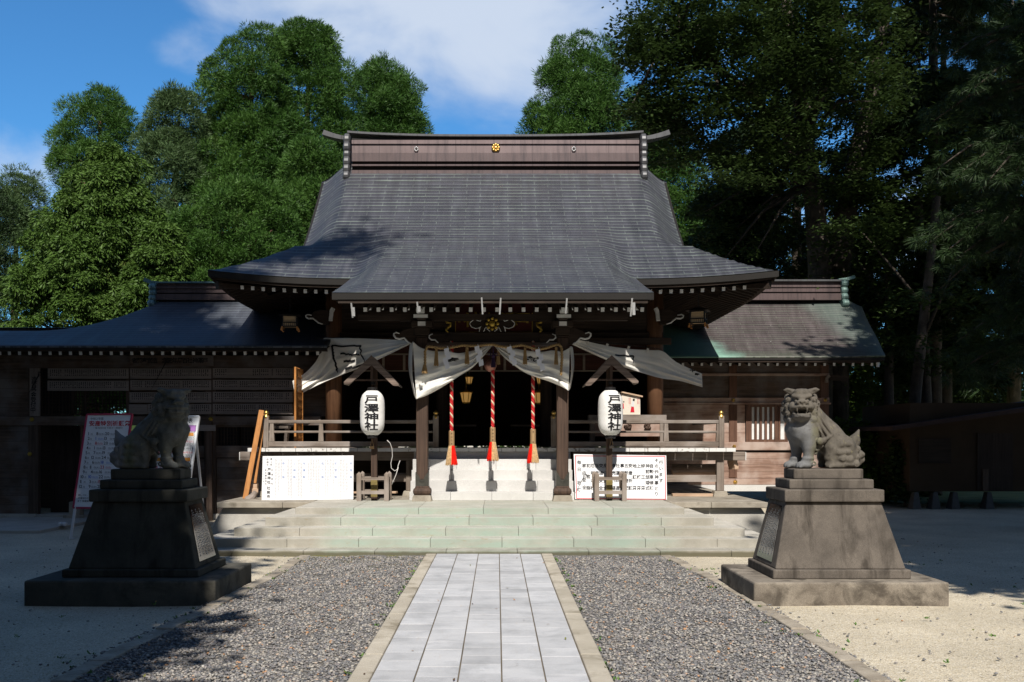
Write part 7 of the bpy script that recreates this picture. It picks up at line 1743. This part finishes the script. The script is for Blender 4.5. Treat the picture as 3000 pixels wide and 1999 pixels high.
def blades(C_, Rr, nb, wid, up=.35, outward=None, lo=.25, hi=1.1, squash=(1, 1, 1), quad=False, droop=0.0):
    """spiky tufts: nb tapered blades round every centre"""
    n = len(C_); d = rg.normal(0, 1, (n, nb, 3)); d[..., 2] += up
    if outward is not None: d += outward[:, None, :] * .75
    d = unit(d) * np.array(squash); R_ = Rr[:, None, None]
    p0 = C_[:, None] + d * R_ * rg.uniform(lo * .5, lo * 1.6, (n, nb, 1)); p1 = C_[:, None] + d * R_ * rg.uniform(hi * .72, hi, (n, nb, 1)); p1[..., 2] -= droop * R_[..., 0]
    w = unit(np.cross(d, rg.normal(0, 1, (n, nb, 3)))) * wid * rg.uniform(.7, 1.3, (n, nb, 1)) * .5
    if not quad: V = np.stack([p0 - w, p0 + w, p1], 2).reshape(-1, 3); return V, np.arange(len(V)).reshape(-1, 3)
    pm = (p0 + p1) * .5; V = np.stack([p0, pm + w, p1, pm - w], 2).reshape(-1, 3); return V, np.arange(len(V)).reshape(-1, 4)
def tufts(C_, Rr, nb, wid, outward, squash=(1, 1, .9), spiky=.35):
    n = len(C_); r = rg.normal(0, 1, (n, nb, 3)); r[..., 2] += .35; r = unit(r + outward[:, None, :] * .7); R_ = Rr[:, None, None] * np.array(squash)
    t = unit(np.cross(r, rg.normal(0, 1, (n, nb, 3)))); t[..., 2] = np.abs(t[..., 2]) * .6 + t[..., 2] * .4; k = (rg.uniform(0, 1, (n, nb, 1)) < spiky).astype(float)
    dr = unit(r * (.55 + .6 * k) + t * (.85 - .5 * k)); p0 = C_[:, None] + r * R_ * rg.uniform(.45, .86, (n, nb, 1)); p1 = p0 + dr * R_ * rg.uniform(.34, .58, (n, nb, 1))
    w = unit(np.cross(dr, r) + rg.normal(0, .25, (n, nb, 3))) * wid * rg.uniform(.7, 1.35, (n, nb, 1)) * .5
    V = np.stack([p0 - w, p0 + w, p1], 2).reshape(-1, 3); return V, np.arange(len(V)).reshape(-1, 3)
def leaves(C_, Rr, nb, size, squash=(1, 1, .4), flat=.6):
    n = len(C_); d = rg.normal(0, .5, (n, nb, 3)) * np.array(squash); c = C_[:, None] + d * Rr[:, None, None]
    a = rg.uniform(0, 6.283, (n, nb)); t = np.stack([np.cos(a), np.sin(a), rg.normal(-.25, .3, (n, nb))], -1); t = unit(t)
    nn = unit(np.stack([rg.normal(0, 1 - flat, (n, nb)), rg.normal(0, 1 - flat, (n, nb)), np.ones((n, nb))], -1)); b = unit(np.cross(nn, t)); s = size * rg.uniform(.65, 1.35, (n, nb, 1))
    V = np.stack([c - t * s * .5, c + b * s * .26, c + t * s * .5, c - b * s * .26], 2).reshape(-1, 3); return V, np.arange(len(V)).reshape(-1, 4)
def tree_root(name, label, x, y, group): return thing(name, label, 'tree', (x, y, 0), group)
def trunk(parent, pts, r0, r1, mat, limbs=()):
    m = MB(); n = len(pts); m.tube([tuple(p) for p in pts], [lerp(r0, r1, (i / (n - 1)) ** .8) for i in range(n)], 9)
    for a, b, ra, rb in limbs:
        a = Vector(a); b = Vector(b); mid = a.lerp(b, .5) + Vector((rnd.uniform(-.2, .2), rnd.uniform(-.2, .2), rnd.uniform(-.1, .25))); m.tube([a, mid, b], [ra, (ra + rb) / 2, rb], 5)
    return m.build('trunk', mat, parent, smooth=True)
def crown(parent, V, F, mat, nper):
    o = np_mesh('crown', V - np.array(world_loc(parent)), F, mat, parent, nper=nper); return o
GC = 'tall cedars behind the shrine'
def prof_tree(name, label, prof, d, n, Rm, nb, wid, mat, seed_bias=.7, group=GC, style='puff', bark='red_bark', gnd=True, inner=.25, sq=(1, 1, .85)):
    """prof: (display y, left x, right x) outline of the crown in the photo, at distance d"""
    P_ = np.array(prof, float); P_ = P_[np.argsort(P_[:, 0])]; cx = float(np.mean((P_[:, 1] + P_[:, 2]) / 2)); x0 = X(cx, d)
    t = tree_root(name, label, x0, d, group)
    hw = (P_[:, 2] - P_[:, 1]) / 2 + 4; yy = np.linspace(P_[0, 0], P_[-1, 0], 400); w = np.interp(yy, P_[:, 0], hw); cdf = np.cumsum(w); cdf /= cdf[-1]
    dy = np.interp(rg.uniform(0, 1, n), cdf, yy); half = np.interp(dy, P_[:, 0], hw) * K * d / FPX; mid = (np.interp(dy, P_[:, 0], (P_[:, 1] + P_[:, 2]) / 2) * K - CX) * d / FPX
    th = np.where(rg.uniform(0, 1, n) < seed_bias, rg.uniform(-math.pi, 0, n), rg.uniform(0, math.pi, n)); rr = np.where(rg.uniform(0, 1, n) < inner, rg.uniform(.2, .75, n), rg.uniform(.62, 1.0, n))
    R_ = Rm * rg.uniform(.6, 1.45, n); rad = np.maximum(half - R_ * .85, .03) * rr
    C_ = np.stack([mid + rad * np.cos(th), d + rad * np.sin(th) * .9, CAMH - (dy * K - HY) * d / FPX - R_ * .6], 1); outw = np.stack([np.cos(th), np.sin(th), np.full(n, .15)], 1)
    if style in ('puff', 'spray'):
        nl = max(12, int(n * (.50 if style == 'puff' else .46))); k = rg.permutation(n)[:nl]; Lr = (.56 if style == 'puff' else .5) * rg.uniform(.55, 1.45, nl) * d / 37.0; nt = 24 if style == 'puff' else 26
        u = rg.normal(0, 1, (nl, nt, 3)); u[..., 2] += .75; u = unit(u + outw[k][:, None] * .85); ct = (C_[k][:, None] + u * Lr[:, None, None] * rg.uniform(.80, 1.0, (nl, nt, 1)) * np.array((1, 1, .85))).reshape(-1, 3); ou = u.reshape(-1, 3); tr = np.repeat(Lr, nt) * rg.uniform(.26, .44, nl * nt)
    if style == 'puff':
        V, F = tufts(ct, tr * 1.12, 40, wid * .56, ou * 1.3, (1, 1, 1), .8); crown(t, V, F, M[mat], 3)
    elif style == 'spray':
        V, F = blades(ct, tr * 1.25, 22, wid * .62, -.02, ou * .9, lo=.3, hi=1.0, squash=(1, 1, .75), quad=True, droop=.25); crown(t, V, F, M[mat], 4)
    top = CAMH - (P_[0, 0] * K - HY) * d / FPX; zlow = C_[:, 2].min()
    limbs = []
    for k in range(0, n, max(1, n // 26)): c = C_[k]; zz = max(zlow * .6, c[2] - np.hypot(c[0] - x0, c[1] - d) * .45); limbs.append(((x0 + (mid[k] - x0) * .7, d, zz), tuple(c), .07, .025))
    trunk(t, [(x0, d, -.1), (x0 + .1, d, top * .3), (x0 - .05, d, top * .6), (float(np.interp(P_[0, 0] + 20, P_[:, 0], (P_[:, 1] + P_[:, 2]) / 2) * K - CX) * d / FPX, d, top - .6)], .42 * top / 16, .05, M[bark], limbs); return t
prof_tree('cedar_tree', 'tallest cedar, its rounded top rising highest above the roof ridge horn', [(54, 690, 722), (80, 660, 765), (110, 640, 785), (160, 618, 808), (220, 612, 815), (300, 600, 820), (420, 585, 800), (560, 570, 800), (720, 560, 800)], 38, 645, 0.533, 217, 0.057, 'cedar')
prof_tree('cedar_tree', 'broad cedar with a flatter shoulder joined to the tallest one', [(84, 560, 600), (100, 515, 650), (130, 480, 670), (200, 466, 680), (280, 462, 690), (380, 440, 690), (500, 430, 690), (620, 420, 690), (730, 420, 690)], 36.5, 630, 0.533, 217, 0.057, 'cedar')
prof_tree('cedar_tree', 'cedar standing farther back, between the tallest cedar and the open sky above the ridge', [(152, 860, 905), (175, 838, 940), (220, 826, 962), (280, 820, 972), (340, 815, 975), (450, 800, 980)], 43, 345, 0.533, 188, 0.062, 'cedar')
prof_tree('cedar_tree', 'pale bluish green cedar in the notch left of the broad cedar', [(226, 395, 440), (250, 355, 465), (300, 330, 470), (380, 312, 480), (480, 300, 490), (620, 290, 500), (730, 290, 500)], 35.5, 390, 0.447, 203, 0.052, 'cedar_pale')
prof_tree('cedar_tree', 'pointed cedar standing apart with blue sky around its tip', [(207, 215, 245), (235, 185, 275), (280, 165, 305), (330, 140, 322), (375, 122, 330), (410, 150, 330), (500, 140, 330), (640, 140, 330)], 38, 345, 0.499, 203, 0.052, 'cedar')
prof_tree('cedar_tree', 'low dense cedar right behind the wing roof, below the broad cedar', [(430, 560, 640), (460, 450, 690), (520, 390, 720), (600, 360, 735), (700, 350, 740), (760, 350, 740)], 31.5, 450, 0.447, 217, 0.052, 'cedar')
prof_tree('cedar_tree', 'cedar filling the gap beside the main roof verge', [(330, 700, 760), (380, 650, 790), (480, 610, 790), (600, 600, 780), (720, 600, 780)], 33.5, 285, 0.482, 203, 0.052, 'cedar')
prof_tree('cedar_tree', 'cedar with clumped foliage alone in the sky gap above the right half of the ridge', [(86, 1305, 1360), (115, 1262, 1405), (170, 1245, 1418), (230, 1235, 1425), (290, 1215, 1435), (350, 1195, 1445), (460, 1190, 1450)], 42, 405, 0.516, 203, 0.062, 'cedar')
prof_tree('cypress_tree', 'yellowish green cypress with fine drooping sprays in front of the pointed cedar', [(335, 225, 270), (380, 200, 330), (430, 140, 335), (480, 120, 375), (540, 55, 365), (590, 70, 400), (650, 18, 385), (700, 30, 400), (750, 15, 400)], 30.5, 900, .42, 95, .075, 'cypress', style='spray', inner=.15)
prof_tree('cypress_tree', 'smaller cypress with drooping sprays against the wing roof gable', [(520, 350, 400), (580, 300, 440), (660, 280, 450), (760, 270, 460)], 29.5, 360, .40, 90, .07, 'cypress', style='spray')
prof_tree('cedar_tree', 'thin ragged cedar at the left edge with bare twigs on the sky', [(408, 30, 52), (440, 8, 80), (500, -10, 105), (600, -30, 90), (700, -40, 60)], 40, 135, 0.430, 159, 0.052, 'cedar_pale', inner=.4)
prof_tree('cedar_tree', 'dark cedar cut by the left edge of the photo', [(430, -60, 8), (520, -90, 30), (640, -90, 38), (760, -90, 30)], 34, 130, .55, 120, .055, 'dark_needle')
prof_tree('cedar_tree', 'distant cedar between the lone cedar and the big leafy tree', [(215, 1430, 1480), (260, 1420, 1540), (330, 1410, 1600), (450, 1410, 1620), (600, 1500, 1640)], 47, 330, 0.533, 174, 0.067, 'cedar')
# cedar trunk and bright grass seen through the open doorway
t = tree_root('cedar_tree', 'lone cedar whose red trunk shows through the open doorway beside the date sign', FX(258, 28), 28, GC); x = FX(258, 28); trunk(t, [(x, 28, -.1), (x + .05, 28, 2.5), (x, 28, 4.3)], .33, .2, M['red_bark'])
C_ = np.stack([x + rg.normal(0, .9, 90), 28 + rg.normal(0, .9, 90), rg.uniform(2.6, 4.2, 90)], 1); V, F = tufts(C_, rg.uniform(.35, .5, 90), 150, .05, np.zeros((90, 3))); crown(t, V, F, M['cedar'], 3)
lw_ = MB(); lw_.grid(lambda u, v: (lerp(-45, 3, u), lerp(26.6, 60, v), .006), 6, 6); lw_.grid(lambda u, v: (lerp(9.5, 45, u), lerp(26.8, 60, v), .006), 6, 6)
n_ = NT('dry_mossy_lawn', .9); v = n_.coord('Object'); M['lawn'] = n_.out(n_.ramp(n_.noise(v, 1.6, 6), [(.35, (.10, .12, .03)), (.6, (.20, .19, .06)), (.75, (.26, .22, .10))])); struct(lw_.build('lawn', M['lawn'], fix=False))

# the leafy tree right of the hall: two trunks, spreading layered branches
def branch_tree(name, label, base, stems, regions, n_cl, nb, size, mat, bark, r=(.9, .9, .35), group='big dark trees right of the hall', rr=(.45, .9)):
    """stems: list of (points, r0, r1); regions: (display x0, x1, y0, y1, depth0, depth1, weight) blocks filled with leaf clusters"""
    t = tree_root(name, label, base[0], base[1], group); m = MB(); tips = []
    for pts, r0, r1 in stems:
        m.tube([tuple(p) for p in pts], [lerp(r0, r1, i / (len(pts) - 1)) for i in range(len(pts))], 10); tips += [Vector(p) for p in pts[len(pts) // 2:]]
    w = np.array([q[6] for q in regions], float); w /= w.sum(); k = rg.choice(len(regions), n_cl, p=w); Q_ = np.array(regions)[k]; u = rg.uniform(0, 1, (n_cl, 3))
    dx = Q_[:, 0] + (Q_[:, 1] - Q_[:, 0]) * u[:, 0]; dy = Q_[:, 2] + (Q_[:, 3] - Q_[:, 2]) * u[:, 1]; d = Q_[:, 4] + (Q_[:, 5] - Q_[:, 4]) * u[:, 2]
    C_ = np.stack([(dx * K - CX) * d / FPX, d, CAMH - (dy * K - HY) * d / FPX], 1)
    for i in range(0, n_cl, max(1, n_cl // 55)):
        c = Vector(C_[i]); a = min(tips, key=lambda p: (p - c).length + (1.5 if p.z > c.z + 1 else 0)); mid = a.lerp(c, .5) + Vector((0, 0, (c - a).length * .12)); m.tube([a, mid, c], [.07, .045, .015], 5)
    m.build('trunk', M[bark], t, smooth=True); R_ = rg.uniform(rr[0], rr[1], n_cl); V, F = leaves(C_, R_, nb, size, r); crown(t, V, F, M[mat], 4); return t
dz = 30.0
S1 = [W(1880, 980, dz), W(1882, 740, dz), W(1884, 620, dz), W(1876, 520, dz), W(1866, 420, dz), W(1850, 320, dz), W(1835, 210, dz), W(1815, 90, dz), W(1800, -60, dz)]
S2 = [W(1915, 980, dz + .5), W(1918, 740, dz + .5), W(1925, 620, dz + .4), W(1938, 520, dz), W(1955, 430, dz), W(1972, 340, dz), W(2000, 230, dz), W(2030, 60, dz), W(2050, -80, dz)]
S3 = [W(1866, 420, dz), W(1800, 300, dz - .5), W(1720, 210, dz - 1), W(1640, 150, dz - 1.5), W(1560, 90, dz - 2)]; S4 = [W(1850, 320, dz), W(1900, 180, dz - 1), W(1940, 40, dz - 2)]
branch_tree('leafy_tree', 'great leafy tree with two tall trunks rising behind the sunlit wing', (S1[0].x, dz), [(S1, .42, .13), (S2, .46, .13), (S3, .17, .05), (S4, .16, .05)],
            [(1445, 1640, -60, 150, 26, 31, 1.5), (1435, 1620, 60, 260, 26, 31, 1.2), (1470, 1660, 230, 380, 27, 31, .9), (1600, 1900, -80, 200, 25, 32, 2.6), (1640, 1860, 180, 420, 26, 32, 1.7), (1860, 2080, -80, 260, 25, 32, 2.0), (1860, 2050, 240, 560, 27, 33, 1.3), (1600, 1840, 400, 640, 29, 34, 1.0)], 900, 110, .14, 'broad', 'bark', rr=(.4, .8))
GD = 'big dark trees right of the hall'
def needle_tree(label, prof, d, n, Rm, nb, wid, mat='dark_needle', bias=.6, droop=.22):
    P_ = np.array(prof, float); P_ = P_[np.argsort(P_[:, 0])]; cx = float(np.mean((P_[:, 1] + P_[:, 2]) / 2)); x0 = X(cx, d); t = tree_root('fir_tree', label, x0, d, GD); m = MB()
    top = Z(P_[0, 0], d); zlo = Z(P_[-1, 0], d); m.tube([(x0, d, -.1), (x0 + .1, d, top * .4), (x0, d, top)], [.32, .2, .04], 9); Cs = []; Os = []; nbough = n // 5
    for i in range(nbough):
        dy = rg.uniform(P_[0, 0], P_[-1, 0]); z = Z(dy, d); hw = (np.interp(dy, P_[:, 0], P_[:, 2] - P_[:, 1]) / 2) * K * d / FPX * rg.uniform(.65, 1.08); th = rg.uniform(-math.pi, 0) if rg.uniform() < bias else rg.uniform(0, math.pi); u = np.array((math.cos(th), math.sin(th), 0.)); lat = np.array((-u[1], u[0], 0.))
        pts = [np.array((x0, d, z + hw * .25)) + u * hw * q + np.array((0, 0, hw * (.22 * q - .55 * q * q))) for q in (0.02, .35, .7, 1.0)]; m.tube([tuple(p) for p in pts], [.05, .04, .025, .01], 4)
        for q in np.linspace(.3, 1.0, 9):
            p = np.array((x0, d, z + hw * .25)) + u * hw * q + np.array((0, 0, hw * (.22 * q - .55 * q * q))); s = (1.05 - q) * hw * .45 + .12
            for k in (-1, 0, 1): Cs.append(p + lat * s * k * rg.uniform(.5, 1) + rg.normal(0, .1, 3)); Os.append(u * .8 + lat * k * .5 + np.array((0, 0, -droop)))
    m.build('trunk', M['bark'], t, smooth=True); C_ = np.array(Cs); R_ = Rm * rg.uniform(.6, 1.25, len(C_)); V, F = blades(C_, R_, nb, wid, .15, np.array(Os), lo=.3, hi=1.1, squash=(1, 1, .7), droop=.2); crown(t, V, F, M[mat], 3); return t
needle_tree('dark fir whose drooping boughs hang above the far end of the sunlit wing', [(-420, 2080, 2180), (-200, 1990, 2270), (0, 1940, 2320), (200, 1900, 2360), (400, 1890, 2380), (600, 1930, 2380), (800, 1990, 2350)], 31, 380, .45, 60, .04)
needle_tree('nearest dark fir at the right edge, boughs hanging over the hut roof', [(-650, 2330, 2440), (-300, 2250, 2540), (0, 2190, 2620), (250, 2150, 2680), (500, 2130, 2700), (700, 2150, 2700), (860, 2200, 2680)], 19.5, 560, .23, 90, .013)
needle_tree('tall dark fir standing in the shade behind the great leafy tree', [(-120, 1790, 1850), (100, 1700, 1940), (300, 1640, 2000), (500, 1610, 2040), (660, 1600, 2060), (800, 1620, 2060)], 38, 320, .52, 60, .05)
needle_tree('dark fir behind the hut, its foot hidden by the hut roof', [(-100, 2120, 2190), (100, 2030, 2280), (350, 1990, 2330), (600, 1980, 2360), (800, 1990, 2360), (900, 2020, 2340)], 34, 330, .5, 60, .045)
needle_tree('dark fir in the deep background at the far right', [(0, 2290, 2350), (200, 2220, 2430), (500, 2180, 2480), (800, 2160, 2500), (930, 2180, 2480)], 40, 260, .6, 60, .055)
needle_tree('shaded fir low behind the verge of the main roof', [(330, 1640, 1690), (420, 1590, 1760), (520, 1575, 1800), (640, 1580, 1820), (720, 1600, 1820)], 34, 190, .46, 60, .04)
for k, (px, d, r, z, lab) in enumerate(((2604, 30, .18, 9, 'slim dark trunk rising behind the tail of the sunlit lion'), (2548, 32, .13, 8, 'thinner dark trunk close to the corner of the sunlit wing'), (2655, 28, .2, 9, 'dark leaning trunk between the sunlit lion and the hut'), (2720, 30, .22, 9, 'dark trunk above the eave of the hut'))):
    x = FX(px, d); t = tree_root('leafy_tree', lab, x, d, GD); lean = (.0, .05, .9, -.3)[k]
    trunk(t, [(x, d, -.1), (x + lean * .3, d, z * .35), (x + lean * .7, d, z * .7), (x + lean, d, z)], r, r * .5, M['bark'], [((x + lean * .5, d, z * .5), (x + 1.2, d - .5, z * .75), .06, .02), ((x + lean * .6, d, z * .6), (x - 1.1, d + .4, z * .85), .06, .02)])
    n = 60; C_ = np.stack([x + lean + rg.normal(0, 1.3, n), d + rg.normal(0, 1.2, n), rg.uniform(z * .42, z * 1.15, n)], 1); V, F = leaves(C_, rg.uniform(.5, .9, n), 110, .17); crown(t, V, F, M['broad'], 4)
# bushes
GB = 'bushes beside the sunlit wing'
for (dx, dy0, dy1, w, d, mat, lab) in ((1962, 960, 1150, 62, 27.5, 'bush', 'bright green bush just behind the tail of the sunlit lion'), (1945, 830, 960, 60, 31, 'bush', 'taller sunlit bush glimpsed past the corner of the wing'), (2012, 1060, 1150, 40, 27, 'bush', 'low sunlit bush at the foot of the slim dark trunk'), (2040, 840, 1040, 80, 34, 'broad', 'dim leafy bush between the slim trunks and the hut'),
                                      (2090, 1000, 1140, 50, 25.5, 'broad', 'shaded low bush next to the hut wall'), (2000, 900, 1000, 60, 38, 'bush', 'distant sunlit bush seen between the dark trunks'), (2140, 820, 960, 110, 42, 'broad', 'dim bush mass rising behind the hut roof'), (2290, 800, 960, 110, 42, 'broad', 'dim bush behind the hut roof at the very edge')):
    x = X(dx, d); t = thing('bush', lab, 'bush', (x, d, 0), GB); z0, z1 = max(.1, Z(dy1, d)), Z(dy0, d); hw = w * K * d / FPX; n = 46
    C_ = np.stack([x + rg.uniform(-1, 1, n) * hw * .8, d + rg.normal(0, hw * .4, n), rg.uniform(z0 + .1, z1 - .2, n)], 1); V, F = leaves(C_, rg.uniform(.3, .5, n) * max(.8, hw), 120, .10 + .0015 * d, (1, 1, .7), .35); crown(t, V, F, M[mat], 4)
    m = MB()
    for k in range(6): m.tube([(x + rnd.uniform(-.2, .2), d, -.02), (x + rnd.uniform(-.4, .4) * hw, d, lerp(z0, z1, .4)), (x + rnd.uniform(-.8, .8) * hw, d + rnd.uniform(-.3, .3), lerp(z0, z1, .75))], [.03, .022, .01], 5)
    m.build('stem', M['bark'], t)
# the far wood that closes the view between the trunks
n = 900; C_ = np.stack([rg.uniform(-75, 80, n), rg.uniform(62, 78, n), rg.uniform(0, 1, n) ** 1.2 * (6.5 + 2.5 * np.sin(np.arange(n)))], 1); V, F = leaves(C_, rg.uniform(1.2, 2.2, n), 90, .5, (1, 1, .8), .3); fw = np_mesh('far_wood', V, F, M['broad'], nper=4); fw['kind'] = 'stuff'
n = 300; C_ = np.stack([rg.uniform(9, 40, n), rg.uniform(46, 56, n), rg.uniform(0, 1, n) ** 1.5 * 13], 1); V, F = leaves(C_, rg.uniform(1.2, 2.2, n), 110, .42, (1, 1, .8), .3); fw = np_mesh('far_wood', V, F, M['dark_needle'], nper=4); fw['kind'] = 'stuff'

# ------------------------------------------------------------------ trees of the precinct on the near side, whose shade falls into the view
def shade_tree(label, x, y, h, fn, n, nb, size, extra=()):
    t = tree_root('leafy_tree', label, x, y, 'tall trees of the forecourt'); z = rg.uniform(0, 1, n); z = fn['z0'] + (h - fn['z0']) * z
    xl, xr = np.interp(z, fn['z'], fn['l']), np.interp(z, fn['z'], fn['r']); cxm = (xl + xr) / 2; hw = (xr - xl) / 2; th = rg.uniform(0, 2 * math.pi, n); q = np.sqrt(rg.uniform(.05, 1, n))
    C_ = np.stack([cxm + hw * q * np.cos(th), y + hw * .62 * q * np.sin(th), z], 1)
    if len(extra): C_ = np.concatenate([C_, np.array(extra, float)])
    V, F = leaves(C_, rg.uniform(.6, 1.0, len(C_)), nb, size, (1, 1, .6), .3); crown(t, V, F, M['broad'], 4)
    limbs = [((x, y, C_[k][2] * .8), tuple(C_[k]), .09, .02) for k in range(0, len(C_), max(1, len(C_) // 40))]; trunk(t, [(x, y, -.1), (x + .1, y, h * .35), (x - .1, y, h * .7), (x, y, h - 1)], .5, .08, M['bark'], limbs)
shade_tree('tall leafy tree of the forecourt shading the mossy lion', -9.5, 1.0, 29.5, dict(z0=4.5, z=[4.5, 8, 13, 15, 20, 26, 29.5], l=[-13, -15, -15.5, -15.5, -15, -14, -12], r=[-3.1, -2.6, -2.75, -4.2, -4.7, -5.0, -6.7]), 900, 150, .34,
           [(-3.2, 1, 26.2), (-2.6, 1, 26.3), (-2.0, 1, 26.6), (-3.7, 1, 25.9), (-4.3, 1, 25.6), (-4.4, 1, 23.5), (-4.0, 1, 23.4)])
shade_tree('leafy tree of the forecourt standing farther out on the shaded side', -17.5, 3.0, 27, dict(z0=4, z=[4, 12, 20, 27], l=[-22, -23, -22, -19], r=[-12, -11.5, -12, -15]), 460, 140, .36)
shade_tree('tall leafy tree of the forecourt shading the gravel in front of the hut', 12.0, 3.5, 29, dict(z0=8.6, z=[8.6, 10, 14, 17, 20, 23, 29], l=[5.6, 5.0, 5.2, 7.0, 10.0, 11.2, 11.4], r=[15, 16, 17, 17, 17, 16, 13.5]), 760, 150, .34)
shade_tree('big leafy tree beside the hut on the side out of view', 15.0, 14.0, 31, dict(z0=3.5, z=[3.5, 8, 14, 20, 26, 31], l=[12.2, 11.8, 11.6, 11.8, 12.6, 14], r=[20, 20.5, 21, 21, 19, 16.5]), 560, 120, .32, [(10.0, 14, 14.2), (9.6, 14, 14.6), (9.1, 14, 14.4), (9.8, 14, 15.2), (8.7, 14, 14.9), (10.6, 14, 14.6)])

# unseen wood added behind the viewer to block sky light from shaded fronts
n = 1500; th = rg.uniform(math.pi * 1.0, math.pi * 2.0, n); rr_ = rg.uniform(17, 24, n); C_ = np.stack([rr_ * 1.5 * np.cos(th), 2 + rr_ * np.sin(th), rg.uniform(0.5, 12.0, n)], 1)
V, F = leaves(C_, rg.uniform(1.3, 2.2, n), 90, .6, (1, 1, .8), .3); fw = np_mesh('added_wood_screen', V, F, M['broad'], nper=4); fw['kind'] = 'stuff'

shade_tree('rounded leafy tree of the forecourt close beside the mossy lion, out of view', -8.0, -3.5, 17, dict(z0=6.0, z=[5.5, 8, 12, 15, 17], l=[-12, -13, -13, -12, -10], r=[-3.2, -2.5, -2.3, -3.0, -4.8]), 400, 140, .31)
shade_tree('unseen leafy tree added at the shaded end of the wing', -17.5, 12.0, 14, dict(z0=1.5, z=[1.5, 5, 10, 14], l=[-22, -23, -22, -19], r=[-13, -12, -12.5, -15]), 330, 120, .4)  # added out of view to cut low sky light from the left
